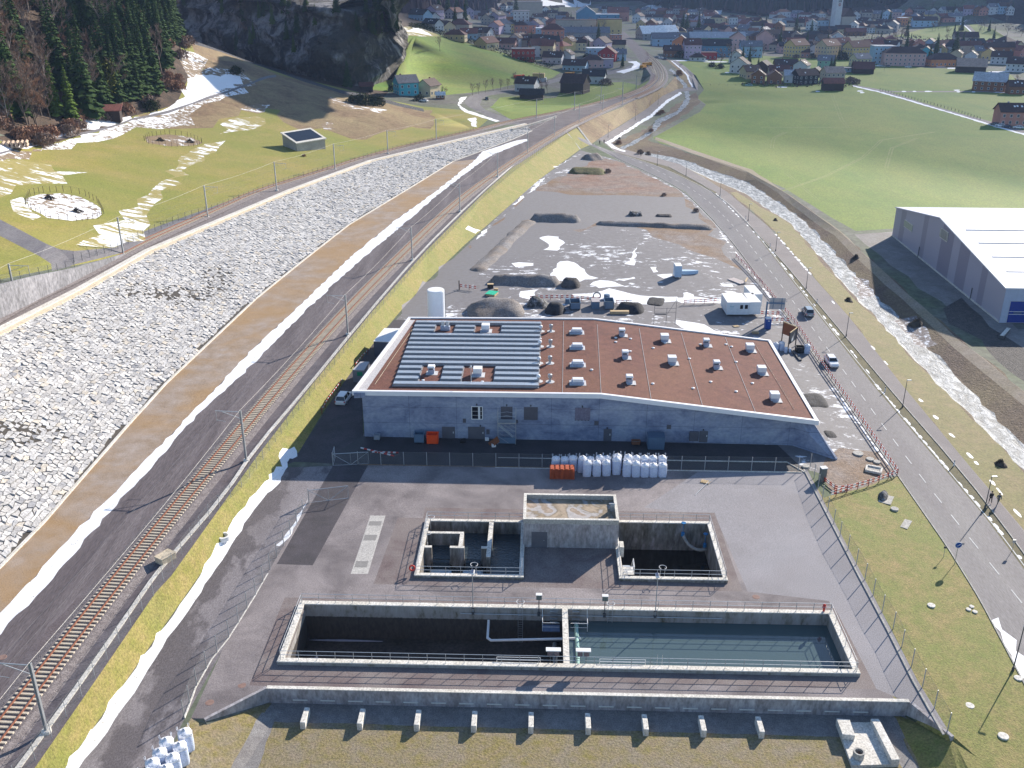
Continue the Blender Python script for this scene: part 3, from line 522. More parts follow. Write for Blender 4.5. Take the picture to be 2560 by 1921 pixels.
region('snow_bank', m_snow, band([(150, 1935), (275, 1762), (376, 1616), (498, 1441), (560, 1345), (612, 1265), (640, 1232), (660, 1200)], [(186, 1935), (315, 1765), (405, 1620), (527, 1441), (590, 1345), (635, 1275), (668, 1235), (690, 1185)]), step=1.6, jit=.17)
region('snow_bank', m_snow, [(668, 1200), (700, 1160), (705, 1120), (735, 1120), (748, 1132), (728, 1150), (712, 1185), (690, 1215), (660, 1235)], step=1, jit=.35)
region('snow_bank', m_snow, band([(772, 1245), (745, 1290), (715, 1338), (692, 1362)], [(766, 1262), (745, 1300), (720, 1345), (702, 1366)]), step=1, jit=.2)
region('front_lawn', m_lawnb, [tuple(Lp(*a)[:2]) for a in ((-4.6, -8.1), (0, -3.3), (61.9, -3.3), (64.2, -8.0))] + [tuple(P(a, b, -.5)[:2]) for a, b in ((2400, 1870), (2470, 1990))] + [tuple(P(a, b, 0)[:2]) for a, b in ((350, 1990), (478, 1796))], world=True)
region('front_gravel', m_gravel, [tuple(Lp(*a, 0)[:2]) for a in ((.2, -3.3), (61.9, -3.3), (62.3, -6.4), (-.1, -6.0))], world=True, step=1.2, jit=.08)
region('front_gravel', m_gravel, [tuple(P(a, b, -1.8)[:2]) for a, b in ((655, 1788), (692, 1786), (620, 1990), (540, 1990))], world=True, step=1.2, jit=.1)
region('front_gravel', m_gravel, [tuple(P(a, b, -1.8)[:2]) for a, b in ((2190, 1800), (2232, 1800), (2330, 1990), (2240, 1990), (2255, 1921), (2160, 1800))], world=True, step=1.2, jit=.1)
region('verge', m_lawn, [tuple(P(a, b, -1.8)[:2]) for a, b in ((2226, 1775), (2238, 1800), (2338, 1990))] + [tuple(P(a, b, -.6)[:2]) for a, b in ((2560, 1990), (2385, 1852), (2372, 1842))], world=True, step=2, jit=.15)
BAS = [((.7, 57.8), (.6, 9.6)), ((12.5, 24.1), (15.9, 27.3)), ((36.1, 47.5), (16.0, 27.7))]
for (x0, x1), (y0, y1) in BAS:
 region('hole', None, [tuple(Lp(*a)[:2]) for a in ((x0, y0), (x1, y0), (x1, y1), (x0, y1))], world=True)
def inpoly(X, Y, poly):
 p = np.array(poly); n = len(p); r = np.zeros(len(X), bool); j = n - 1
 for i in range(n):
  xi, yi = p[i]; xj, yj = p[j]
  if yi != yj:
   c = ((yi > Y) != (yj > Y)) & (X < (xj - xi) * (Y - yi) / (yj - yi) + xi); r ^= c
  j = i
 return r
def buildground():
 pts = []; ed = []
 for l in BL:
  for i, q in enumerate(l):
   if i: ed.append((len(pts) - 1, len(pts)))
   pts.append(q[:2])
 pts += [q[:2] for q in PTS]
 for nm, mt, pl in REG:
  n0 = len(pts); pts += pl
  for i in range(len(pl)): ed.append((n0 + i, n0 + (i + 1) % len(pl)))
 for x in np.arange(-400, 1000, 20):
  for y in np.arange(20, 1300, 20): pts.append((x + .37, y + .41))
 vs, es, fs, _, _, _ = cdt(pts, ed)
 V = np.array([(v.x, v.y) for v in vs]); F = np.array(fs); Z = ztm(V[:, 0], V[:, 1])
 Cx = V[F].mean(1); lab = np.full(len(F), -1)
 for i, (nm, mt, pl) in enumerate(REG):
  a = np.array(pl); bb = (Cx[:, 0] >= a[:, 0].min()) & (Cx[:, 0] <= a[:, 0].max()) & (Cx[:, 1] >= a[:, 1].min()) & (Cx[:, 1] <= a[:, 1].max())
  k = np.where(bb)[0]
  if len(k): lab[k[inpoly(Cx[k, 0], Cx[k, 1], pl)]] = i
 groups = {}
 for i in set(lab.tolist()):
  if i >= 0 and REG[i][1] is None: continue
  key = ('terrain', m_town) if i < 0 else (REG[i][0], REG[i][1])
  groups.setdefault(key, []).append(i)
 out = {}
 for (nm, mt), ids in groups.items():
  fk = F[np.isin(lab, ids)]; used = np.unique(fk); mp = {int(u): k for k, u in enumerate(used)}
  vv = [(float(V[u, 0]), float(V[u, 1]), float(Z[u])) for u in used]
  ff = []
  for f in fk:
   a, b, c = (V[f[0]], V[f[1]], V[f[2]]); cr = (b[0] - a[0]) * (c[1] - a[1]) - (b[1] - a[1]) * (c[0] - a[0])
   f = [mp[int(x)] for x in f]; ff.append(f if cr > 0 else f[::-1])
  me = bpy.data.meshes.new(nm); me.from_pydata(vv, [], ff); me.materials.append(mt)
  o = bpy.data.objects.new(nm, me); COL.objects.link(o); o['kind'] = 'structure'; out[nm] = o
  if nm in ('meadow', 'hill_pasture', 'forest_floor', 'brush', 'snow_patch', 'field', 'mountain_forest_floor'): me.polygons.foreach_set('use_smooth', [True] * len(me.polygons))
 return out
buildground()
# ================================================================ sweeps, kerbs, railway
def sweep(mb, pts, sec, close=True):
 """pts: 3D polyline, sec: [(offset to the right, height)] outline"""
 n = len(pts); k = len(sec); vs = []
 for i, p in enumerate(pts):
  p = Vector(p); a = Vector(pts[max(i - 1, 0)]); b = Vector(pts[min(i + 1, n - 1)]); d = b - a; d.z = 0; d.normalize(); r = Vector((d.y, -d.x, 0))
  for o, h in sec: vs.append(p + r * o + Vector((0, 0, h)))
 fs = []
 for i in range(n - 1):
  for j in range(k if close else k - 1):
   j2 = (j + 1) % k; fs.append((i * k + j, (i + 1) * k + j, (i + 1) * k + j2, i * k + j2))
 if close: fs += [tuple(range(k)), tuple(range((n - 1) * k + k - 1, (n - 1) * k - 1, -1))]
 return mb.add(vs, fs)
def rsec(w, h, z=0, o=0): return [(o - w / 2, z), (o - w / 2, z + h), (o + w / 2, z + h), (o + w / 2, z)]
def resamp(pts, step, jitter=0):
 pts = [Vector(p) for p in pts]; out = []; acc = 0.0; nxt = 0.0
 for a, b in zip(pts[:-1], pts[1:]):
  L = (b - a).length
  while nxt <= acc + L: t = (nxt - acc) / max(L, 1e-9); out.append(a.lerp(b, t)); nxt += step
  acc += L
 return out
def smooth(pts, it=2):
 pts = [Vector(p) for p in pts]
 for _ in range(it):
  q = [pts[0]]
  for a, b in zip(pts[:-1], pts[1:]): q += [a.lerp(b, .25), a.lerp(b, .75)]
  q.append(pts[-1]); pts = q
 return pts
m_conc = M('concrete', (.38, .365, .34), (.47, .45, .41), .6, fine=5, c=(.30, .285, .26), cscale=.3, camt=.6, bmp=.15)
m_concw = M('pale concrete', (.60, .575, .53), (.70, .67, .62), .7, fine=5, c=(.50, .46, .38), cscale=.3, camt=.5, bmp=.15)
m_conct = M('tan concrete', (.50, .41, .28), (.60, .50, .36), .3, fine=4, c=(.55, .49, .40), cscale=.2, camt=.6)
m_concg = M('weathered grey concrete', (.24, .235, .25), (.36, .35, .37), .25, fine=2, c=(.17, .17, .18), cscale=.12, camt=.6, st=(1, 1, .5))
m_galv = M('galvanised steel', (.42, .44, .46), (.50, .52, .54), 2, rough=.45, metal=.6)
m_wire = M('dull wire', (.16, .165, .17), rough=.9, spec=.1)
m_dksteel = M('dark steel', (.07, .075, .085), (.10, .105, .115), 2, rough=.55, metal=.3)
m_rail = M('rusty rail', (.20, .075, .045), (.28, .12, .075), 3, rough=.6)
m_sleep = M('pale sleeper concrete', (.50, .43, .33), (.58, .52, .42), 2, fine=12)
m_white = M('white paint', (.78, .78, .78), (.70, .70, .70), 2)
m_stoneA = [M('revetment stone a', (.43, .42, .415), (.56, .55, .54), 1.2, fine=4, bmp=.5, bd=.1), M('revetment stone b', (.36, .35, .345), (.48, .465, .45), 1.2, fine=4, bmp=.5, bd=.1), M('revetment stone c', (.47, .42, .36), (.54, .50, .44), 1.2, fine=4, bmp=.5, bd=.1), M('revetment stone d', (.26, .26, .275), (.36, .355, .36), 1.2, fine=4, bmp=.5, bd=.1)]
def revetment():
 rnd = random.Random(3); N = 400
 ft = [Vector(P(*a)) for a in rr_foot]; tp = [Vector(P(*a)) for a in rr_top]
 tp = [tp[0] + (tp[0] - tp[1]).normalized() * 50] + tp; ft = [ft[0] + (ft[0] - ft[1]).normalized() * 60] + ft
 def res(p):
  L = [0.0]
  for a, b in zip(p[:-1], p[1:]): L.append(L[-1] + (b - a).length)
  xs = np.linspace(0, L[-1], N); A = np.array(p); return np.stack([np.interp(xs, L, A[:, i]) for i in range(3)], 1), L[-1]
 A, LA = res(tp); 
 B = []
 Fp = np.array([tuple(v) for v in ft])
 for i in range(N):
  q = A[i]; best = None
  for a, b in zip(Fp[:-1], Fp[1:]):
   d = b - a; t = np.clip(((q - a)[:2] @ d[:2]) / (d[:2] @ d[:2]), 0, 1); e = np.linalg.norm((a + d * t - q)[:2])
   if best is None or e < best[0]: best = (e, a + d * t)
  B.append(best[1])
 B = np.array(B)
 def pt(s, r):
  i = min(max(s / LA * (N - 1), 0), N - 1.001); j = int(i); f = i - j; a = A[j] * (1 - f) + A[j + 1] * f; b = B[j] * (1 - f) + B[j + 1] * f
  d = b - a; L = np.linalg.norm(d); return a + d * (r / max(L, .01)), L
 mb = MB(); mats = []; rh = .66; row = 0; r = .4
 def jit(s, r, key):
  q = random.Random(key * 7919 + int(s * 13) * 31); return s + q.uniform(-.42, .42), r + q.uniform(-.30, .30)
 while r < 60:
  ln = 1.02; s = (row % 2) * ln / 2; k = 0
  while s < LA - 2:
   def cn(a, b): 
    kk = hash((round(a / (ln / 2)), b)) & 0xffffff; q = random.Random(kk); return a + q.uniform(-.27, .27), b * rh + .4 + q.uniform(-.22, .22)
   c6 = [cn(s, row), cn(s + ln / 2, row), cn(s + ln, row), cn(s + ln, row + 1), cn(s + ln / 2, row + 1), cn(s, row + 1)]
   c, L = pt(s + ln / 2, r + rh / 2)
   if r + rh < L - .1:
    cx = sum(a for a, _ in c6) / 6; cy = sum(b for _, b in c6) / 6; h = rnd.uniform(.10, .26); tx, ty = rnd.uniform(-.16, .16), rnd.uniform(-.16, .16)
    a0, _ = pt(cx, cy); a1, _ = pt(cx + 1, cy); a2, _ = pt(cx, cy + 1); nn = np.cross(a1 - a0, a2 - a0); nn /= np.linalg.norm(nn)
    if nn[2] < 0: nn = -nn
    top = []; bot = []
    ins = rnd.uniform(.83, .93)
    for a, b in c6:
     x = cx + (a - cx) * ins; y = cy + (b - cy) * ins; p, _ = pt(x, y); top.append(p + nn * (h + tx * (x - cx) + ty * (y - cy)))
     x = cx + (a - cx) * (ins + .05); y = cy + (b - cy) * (ins + .05); p, _ = pt(x, y); bot.append(p - nn * .1)
    n0 = len(mb.f); mb.add(bot + top, [(6, 7, 8, 9, 10, 11), (0, 1, 7, 6), (1, 2, 8, 7), (2, 3, 9, 8), (3, 4, 10, 9), (4, 5, 11, 10), (5, 0, 6, 11)])
    mi = rnd.choices([0, 1, 2, 3], [5, 4, .6, 1])[0]; mats += [mi] * (len(mb.f) - n0)
   s += ln
  row += 1; r += rh
 o = mb.build('stone_revetment', m_stoneA, label='slope of pale fitted boulders between the two railway lines', cat='revetment')
 bm = bmesh.new(); bm.from_mesh(o.data); bmesh.ops.recalc_face_normals(bm, faces=bm.faces); bm.to_mesh(o.data); bm.free()
 o.data.polygons.foreach_set('material_index', mats)
revetment()
UTOPW = [Vector(P(*a)) + Vector((0, 0, .1)) for a in rr_top]
k = MB(); sweep(k, UTOPW, [(-1.3, -.5), (-1.3, .35), (-.1, .35), (-.1, -.5)]); par = thing('parapet', UTOPW[0], 'pale concrete kerb along the top of the boulder slope', 'kerb')
def local(o, par):
 o.parent = par; o.matrix_parent_inverse = Matrix.Identity(4)
 M0 = Matrix.Translation(-par.location)
 if par.rotation_euler[2]: M0 = Matrix.Rotation(-par.rotation_euler[2], 4, 'Z') @ M0
 o.data.transform(M0); return o
def part(mb, name, mt, par, wide=True, **kw):
 o = mb.build(name, mt, **kw); return local(o, par)
part(k, 'coping', m_concw, par)
k = MB(); sweep(k, UTOPW, [(-.1, -.6), (-.1, .12), (.75, .0), (.75, -.7)]); part(k, 'sloped_base', m_conct, par)
k = MB(); sweep(k, [Vector(P(*a)) for a in rr_foot], rsec(.35, .3, -.1)); k.build('kerb', m_concw, label='thin concrete edge along the foot of the boulder slope', cat='kerb')
t = thing('retaining_wall', Vector(UPO[0]), 'grey concrete retaining wall below the meadow at the left edge', 'wall')
k = MB(); vs = []; WT = [Vector(a) for a in wall_top] 
for i in range(5):
 a = Vector(UPO[i]); b = WT[i]; off = (Vector((a.x, a.y, 0)) - Vector((b.x, b.y, 0))).normalized()
 vs += [a + Vector((0, 0, -.3)) + off * .12, Vector((a.x + off.x * .1, a.y + off.y * .1, b.z + .25)), Vector((a.x - off.x * .3, a.y - off.y * .3, b.z + .25)), Vector((a.x - off.x * .3, a.y - off.y * .3, a.z - .3))]
fs = [(3, 2, 1, 0), (16, 17, 18, 19)]
for i in range(4):
 for j in range(4): fs.append((i * 4 + j, i * 4 + (j + 1) % 4, (i + 1) * 4 + (j + 1) % 4, (i + 1) * 4 + j))
k.add(vs, fs); part(k, 'wall', m_concg, t)
def ctr(l): return smooth([P(*a) for a in l], 2)
T1 = ctr([(-110, 1985, 3), (0, 1836, 3), (308, 1440, 3), (515, 1187, 3.05), (708, 957, 3.15), (876, 767, 3.25), (1035, 608, 3.5), (1152, 497, 3.7), (1283, 405, 4), (1398, 332, 4.2), (1455, 302, 4.2), (1560, 255, 4.2), (1628, 227, 4.1), (1652, 205, 4), (1655, 188, 3.9), (1640, 160, 3.5), (1612, 136, 3), (1590, 113, 2), (1560, 88, .8)])
T2 = ctr([(-300, 965, 13.5), (0, 783, 12), (100, 733, 11.5), (203, 687, 11), (312, 631, 10.5), (376, 599, 10), (520, 536, 9), (640, 480, 8.2), (760, 444, 7.5), (929, 389, 6.4), (1074, 353, 5.6), (1184, 329, 5.1), (1280, 303, 4.8), (1381, 285, 4.5), (1482, 262, 4.3), (1587, 232, 4.2), (1630, 210, 4), (1638, 188, 3.9), (1622, 160, 3.5), (1597, 133, 3), (1577, 110, 2), (1550, 84, .8)])
T3 = ctr([(1560, 245, 4.2), (1610, 225, 4.1), (1636, 205, 4), (1643, 188, 3.9), (1630, 160, 3.5), (1604, 135, 3), (1583, 111, 2), (1555, 86, .8)])
T3b = ctr([(1585, 247, 4.2), (1640, 222, 4.1), (1658, 205, 4), (1661, 186, 3.9), (1648, 161, 3.5), (1620, 138, 3), (1596, 114, 2), (1565, 90, .8)])
def track(pts, label, name='railway_track', zs=.0):
 pts = [p + Vector((0, 0, zs)) for p in resamp(pts, .6)]; t = thing(name, pts[0].copy(), label, 'track')
 for s in (-.75, .75):
  k = MB(); sweep(k, pts[::4] + [pts[-1]], rsec(.09, .17, .36, s)); part(k, 'rail', m_rail, t)
 k = MB(); sweep(k, pts[::4] + [pts[-1]], [(-2.6, -.05), (-1.55, .24), (1.55, .24), (2.6, -.05)]); part(k, 'ballast_bed', m_ballast, t)
 proto = None; vis = []; rest = []
 for i in range(len(pts) - 1):
  p = pts[i]; d = (pts[i + 1] - p); D = Vector((0, p.y * _c, 0)).y + (CH - p.z) * _s
  if p.y < 20: continue
  sx = 1280 + FPX * p.x / (p.y * _c + (CH - p.z) * _s)
  (vis if (-30 < sx < 2600 and len(vis) < 100) else rest).append((p, math.atan2(-d.x, d.y)))
 for p, a in vis:
  if proto is None:
   k = MB(); k.add([(x, y, z) for z, e in ((.20, 0), (.36, .03)) for x, y in ((-1.3 + e, -.14 + e), (1.3 - e, -.14 + e), (1.3 - e, .14 - e), (-1.3 + e, .14 - e))], [(3, 2, 1, 0), (4, 5, 6, 7), (0, 1, 5, 4), (1, 2, 6, 5), (2, 3, 7, 6), (3, 0, 4, 7)]); o = proto = k.build('sleeper', m_sleep, t)
  else: o = proto.copy(); COL.objects.link(o)
  o.location = p - t.location; o.rotation_euler = (0, 0, a)
 k = MB()
 for p, a in rest:
  if p.y > 20: k.box((p.x, p.y, p.z + .28), (2.6, .26, .16), a)
 if k.v: o = part(k, 'sleeper', m_sleep, t); o['kind'] = 'stuff'
 return t
track(T1, 'single railway track with rusty rails passing the white snow strip')
track(T2, 'railway track on the higher terrace above the boulder slope')
track(T3, 'left middle track in the curved bundle leading to the village'); track(T3b, 'right outer track in the curved bundle leading to the village')
TR = smooth([P(*a) for a in [(-10, 1990, 3), (60, 1905, 3), (250, 1640, 3), (370, 1465, 3), (400, 1425, 3), (560, 1240, 3.1), (640, 1120, 3.1), (760, 980, 3.2), (910, 795, 3.3), (1045, 638, 3.5), (1190, 495, 3.8), (1290, 408, 4)]], 1)
k = MB(); sweep(k, [p + Vector((0, 0, .02)) for p in TR], rsec(.45, .14)); k.build('cable_trough', m_concw, label='narrow line of pale concrete cable covers beside the lower track', cat='cable cover')
k = MB(); k.box((0, 0, .4), (1.3, 1.9, .8)); k.box((0, 0, .83), (1.4, 2.0, .08)); o = k.build('cable_cabinet', m_conct, bevel=.03, label='pale concrete cable box between the lower track and its fence', cat='cabinet'); o.location = G(415, 1402); o.rotation_euler = (0, 0, R(-32))
k = MB(); sweep(k, [p + Vector((0, 0, .03)) for p in smooth([P(*a) for a in [(150, 1640, 3), (308, 1400, 3), (450, 1215, 3), (600, 1040, 3.1), (720, 900, 3.2), (870, 740, 3.3), (1030, 585, 3.5)]], 1)], rsec(.05, .05)) 
def mast(loc, side, rz, label, h=7.6, found=True):
 t = thing('catenary_mast', loc, label, 'mast', rz, 'masts carrying the railway overhead line')
 k = MB(); k.box((-.11, 0, h / 2), (.035, .24, h)).box((.11, 0, h / 2), (.035, .24, h)).box((0, 0, h / 2), (.19, .03, h)); k.build('pole', m_galv, t)
 k = MB(); k.tube((0, 0, 0), (side * 3.6, 0, h - .15), .001) if 0 else None
 k.bar((0, 0, h - .25), (side * 3.5, 0, h - .25), .09).bar((0, 0, h - 1.25), (side * 2.6, 0, h - .3), .06).bar((side * 3.4, 0, h - .25), (side * 3.4, 0, h - 1.7), .04).bar((side * 2.2, 0, h - 1.75), (side * 3.5, 0, h - 1.6), .04); k.build('cantilever_arm', m_galv, t)
 k = MB(); k.lathe((0, 0, -.1), [(.42, 0), (.42, .35), (.34, .42)], 12); k.build('foundation', m_concw, t); return t
LM = [(117, 1831), (616, 1153), (870, 837), (1031, 651), (1150, 529), (1244, 443), (1319, 385), (1386, 341), (1448, 307), (1507, 281), (1556, 262)]
UM = [(45, 772), (309, 638), (520, 545), (692, 477), (838, 425), (970, 385), (1091, 353), (1341, 295), (1436, 275), (1502, 258)]
lz = lambda x: float(np.interp(x, [0, 640, 1000, 1300, 1600], [3, 3.1, 3.4, 4.1, 4.2]))
LMP = [P(a, b, lz(a)) for a, b in LM]; UMP = [P(a, b, zup(a)) for a, b in UM]
def dirs(ps): return [math.atan2(-(ps[min(i + 1, len(ps) - 1)] - ps[max(i - 1, 0)]).x, (ps[min(i + 1, len(ps) - 1)] - ps[max(i - 1, 0)]).y) for i in range(len(ps))]
for i, (p, a) in enumerate(zip(LMP, dirs(LMP))): mast(p, -1, a, 'grey mast beside the lower track, %s from the photo bottom' % ORD[i])
for i, (p, a) in enumerate(zip(UMP, dirs(UMP))): mast(p, 1, a, 'mast beside the upper terrace track, %s from the left' % ORD[i], 7.8)
for i, (x, y, z) in enumerate([(1556, 245, 4), (1590, 225, 3)]): mast(P(x, y, z), 1, R(-50), 'mast in the curve toward the village, %s one' % ['nearer', 'farther'][i])
for ps, sd, nm, h in ((LMP, -1, 'lower', 7.6), (UMP, 1, 'upper', 7.8)):
 t = thing('overhead_line', ps[0].copy(), 'overhead wires of the %s railway line' % nm, 'wire'); ds = dirs(ps)
 P0 = [Vector((0, 0, 0))]; a = [ps[0] * 2 - ps[1]] + ps; a[0].z = ps[0].z; ds = [ds[0]] + ds
 k = MB(); k2 = MB()
 for i in range(len(a) - 1):
  for off, hh, kk, rr in ((.0, h + .05, k, .032), (sd * 3.3, h - 1.7, k2, .018), (sd * 3.3, h - .5, k2, .018)):
   p, q = [a[j] + Vector((math.cos(ds[j]) * off, math.sin(ds[j]) * off, hh)) for j in (i, i + 1)]
   pts = [p.lerp(q, u / 6) - Vector((0, 0, 1.6 * (u / 6) * (1 - u / 6))) for u in range(7)]; kk.path(pts, rr * .6, 4)
 part(k, 'feeder_wire', m_concw, t); part(k2, 'contact_wire', m_wire, t)
def alphamat(name, col, a):
 m, t, b = nodes(name); b.inputs['Base Color'].default_value = C4(col); b.inputs['Roughness'].default_value = .5; b.inputs['Alpha'].default_value = a; return m
m_mesh = alphamat('wire mesh', (.2, .21, .22), .14); m_mesh.node_tree.nodes['Principled BSDF'].inputs['Specular IOR Level'].default_value = 0
def fence(pts, h, step, label, cat='fence', rz=.05, mesh=True, post=None, name='wire_fence', group=None, toprail=True, pm=None):
 pts = [Vector(p) for p in pts]; t = thing(name, pts[0].copy(), label, cat, group=group); ps = resamp(pts, step)
 if (ps[-1] - pts[-1]).length > step * .4: ps.append(pts[-1])
 proto = None
 for i, p in enumerate(ps[:100]):
  if proto is None: k = MB(); k.tube((0, 0, 0), (0, 0, h), rz, n=6); o = proto = k.build('post', post or m_galv, t)
  else: o = proto.copy(); COL.objects.link(o)
  o.location = p - t.location
 if len(ps) > 100:
  k = MB()
  for p in ps[100:]: k.tube(p, p + Vector((0, 0, h)), rz, n=5)
  o = part(k, 'post', post or m_galv, t); o['kind'] = 'stuff'
 if mesh:
  k = MB()
  for a, b in zip(pts[:-1], pts[1:]): k.add([a + Vector((0, 0, .05)), b + Vector((0, 0, .05)), b + Vector((0, 0, h - .03)), a + Vector((0, 0, h - .03))], [(0, 1, 2, 3)])
  part(k, 'mesh_panel', m_mesh, t)
 if toprail:
  k = MB(); k.path([p + Vector((0, 0, h - .03)) for p in pts], .012, 4); part(k, 'top_wire', m_wire, t)
 return t
FL = [P(a, b, 3 if a < 500 else lz(a)) for a, b in [(40, 1960), (106, 1880), (165, 1795), (205, 1742), (298, 1607), (345, 1542), (387, 1486), (461, 1380), (533, 1285), (614, 1212), (700, 1090), (780, 985), (926, 800), (1067, 640), (1212, 492), (1290, 425), (1410, 340)]]
fence(FL, 2.0, 2.6, 'low wire fence between the lower railway and the grassy bank', rz=.03)
FU = [tuple(p) for p in wall_top[:4]] + [G(185, 657), G(292, 625), G(362, 590), G(450, 552), G(544, 524), G(657, 478), G(785, 436), G(967, 381), G(1120, 345), G(1184, 329)]
fence(FU, 1.6, 2.8, 'wire fence between the farm lane and the upper track', rz=.04, post=m_dksteel)
FB = [P(a, b) for a, b in ((773, 1262), (700, 1383), (639, 1490), (600, 1553), (570, 1600), (530, 1650), (490, 1720), (461, 1797))]
fence(FB, 2.2, 2.5, 'tall wire fence between the access lane and the basin yard')
k = MB(); sweep(k, [P(773, 1262)] + FB[1:] + [], rsec(.15, .12)); k.build('kerb', m_concw, label='narrow kerb under the fence left of the basin yard', cat='kerb')
FR = [P(a, b) for a, b in ((2025, 1170), (2058, 1258), (2100, 1345), (2157, 1440), (2198, 1518), (2232, 1572), (2262, 1635), (2295, 1697), (2330, 1762), (2371, 1834))]
fence(FR, 2.2, 3.0, 'tall wire fence along the grass on the right side of the yard')
k = MB(); sweep(k, [p + Vector((-.5, -.1, 0)) for p in [P(2018, 1174), P(2065, 1264), P(2157, 1440), P(2230, 1576), P(2293, 1700), P(2371, 1836)]], rsec(.2, .12)); k.build('kerb', m_conc, label='narrow kerb along the right edge of the basin yard', cat='kerb')
fence([Lp(.7, 42.5), Lp(62.9, 42.5)], 2.2, 3.25, 'long wire fence between the concrete building and the basin yard')
k = MB(); sweep(k, [Lp(.7, 42.2), Lp(62.9, 42.2)], rsec(.15, .12)); k.build('kerb', m_concw, label='kerb at the foot of the long fence in the yard', cat='kerb')
k = MB(); sweep(k, [Lp(4, 45.2), Lp(61.5, 45.2), Lp(63.3, 42.3)], rsec(.14, .12)); k.build('kerb', m_concw, label='pale kerb line on the dark forecourt behind the fence', cat='kerb')
t = thing('underpass', P(1440, 340, 0), 'concrete underpass carrying the railway over the road end', 'bridge')
a0 = Vector(P(1413, 327, 4.3)); a1 = Vector(P(1451, 375, -.6)); b0 = Vector(P(1442, 314, 4.3)); b1 = Vector(P(1479, 363, -.6))
di = (Vector((a0.x, a0.y, 0)) + Vector((b0.x, b0.y, 0))) / 2; 
for p, q, nm in ((a0, a1, 'wing_wall'), (b0, b1, 'wing_wall')):
 k = MB(); d = Vector(((q - p).y, -(q - p).x, 0)).normalized() * .35
 k.add([p + d, q + d, Vector((q.x, q.y, -1.2)) + d, Vector((p.x, p.y, -1.2)) + d, p - d, q - d, Vector((q.x, q.y, -1.2)) - d, Vector((p.x, p.y, -1.2)) - d], [(0, 1, 2, 3), (7, 6, 5, 4), (0, 4, 5, 1), (1, 5, 6, 2), (2, 6, 7, 3), (3, 7, 4, 0)]); part(k, nm, m_concw, t)
k = MB(); e = Vector((-.8, -.05, 0)); u = (b0 - a0).normalized(); nrm = Vector((-u.y, u.x, 0)) 
k.bar(a0 - u * .5 + Vector((0, 0, -.3)), b0 + u * .5 + Vector((0, 0, -.3)), 1.2, 1.0); part(k, 'deck_edge', m_conc, t)
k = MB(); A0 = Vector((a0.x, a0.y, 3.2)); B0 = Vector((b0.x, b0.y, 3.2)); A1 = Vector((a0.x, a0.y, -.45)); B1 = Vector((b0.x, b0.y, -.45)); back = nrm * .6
k.add([A1 + back * .1, B1 + back * .1, B0 + back * .1, A0 + back * .1], [(0, 1, 2, 3)]); part(k, 'passage', M('black passage shade', (.02, .022, .03), (.03, .032, .04), 1), t)  # flat black sheet stands for the shade inside the underpass
t = thing('flyover', P(1330, 310, 0), 'pale concrete side wall of the railway flyover over the village road', 'bridge')
W0 = [Vector(P(a, b, 4.9)) for a, b in ((1280, 325), (1320, 314), (1360, 302), (1390, 292))]
k = MB(); sweep(k, [p + Vector((0, 0, -3.0)) for p in W0], rsec(.5, 3.2)); part(k, 'side_wall', m_concw, t)
k = MB(); sweep(k, W0, rsec(.8, .35)); part(k, 'parapet_cap', m_conc, t)
k = MB(); c = W0[1].lerp(W0[2], .3); d = (W0[2] - W0[1]).normalized(); k.box((c.x + .1, c.y - .32, c.z - 1.9), (3.0, .12, 2.2), math.atan2(d.y, d.x)); part(k, 'opening_shade', M('black passage shade', (.02, .022, .03)), t)  # black box paints in the shade of the flyover gap
# ================================================================ the plant: basins, pump house, walls (local metres, x right, y forward)
def Lc(px, py, z=0.0):
 a = P(px, py, z) - Vector((LO.x, LO.y, z)); return Vector((a.dot(UX), a.dot(WY), z))
def WF(px, py, wl=51.2):
 lo, hi = -4.0, 12.0
 for _ in range(40):
  m = (lo + hi) / 2
  if Lc(px, py, m).y > wl: lo = m
  else: hi = m
 return Lc(px, py, lo).x, lo
def lthing(name, x, y, z, label, cat, rz=0, group=None): return thing(name, Lp(x, y, z), label, cat, rz - YAW, group)
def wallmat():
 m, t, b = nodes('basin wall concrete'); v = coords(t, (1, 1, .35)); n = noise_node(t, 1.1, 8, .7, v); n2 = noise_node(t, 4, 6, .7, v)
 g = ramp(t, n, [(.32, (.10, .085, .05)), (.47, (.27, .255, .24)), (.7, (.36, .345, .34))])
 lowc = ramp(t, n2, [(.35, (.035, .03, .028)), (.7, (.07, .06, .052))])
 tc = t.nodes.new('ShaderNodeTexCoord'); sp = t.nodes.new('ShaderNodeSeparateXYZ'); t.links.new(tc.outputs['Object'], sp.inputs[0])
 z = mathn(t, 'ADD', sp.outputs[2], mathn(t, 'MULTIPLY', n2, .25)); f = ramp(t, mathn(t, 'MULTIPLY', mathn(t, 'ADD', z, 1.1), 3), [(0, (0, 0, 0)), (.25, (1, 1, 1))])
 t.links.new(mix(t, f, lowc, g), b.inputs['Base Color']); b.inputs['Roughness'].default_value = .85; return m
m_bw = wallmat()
m_uw = M('tank wall concrete', (.16, .14, .11), (.36, .34, .35), .5, fine=2, c=(.09, .08, .05), cscale=.5, camt=.7, st=(1, 1, .3))
m_floor = M('basin floor mud', (.045, .034, .026), (.07, .055, .045), .3, fine=3, rough=.6, c=(.10, .085, .08), cscale=.15, camt=.4)
def water(name, deep, rough, bs, scale, dist=.05):
 m, t, b = nodes(name); b.inputs['Base Color'].default_value = C4(deep); b.inputs['Roughness'].default_value = rough; b.inputs['Specular IOR Level'].default_value = 1.0; b.inputs['IOR'].default_value = 1.36
 v = coords(t, (1, 2.2, 1)); 
 if bs: bump(t, b, noise_node(t, scale, 5, .6, v, .5), bs, dist)
 return m
m_calm = water('still water', (.07, .105, .11), .02, .03, .5)
m_rip = water('rippling water', (.03, .045, .055), .05, .8, 1.6, .15)
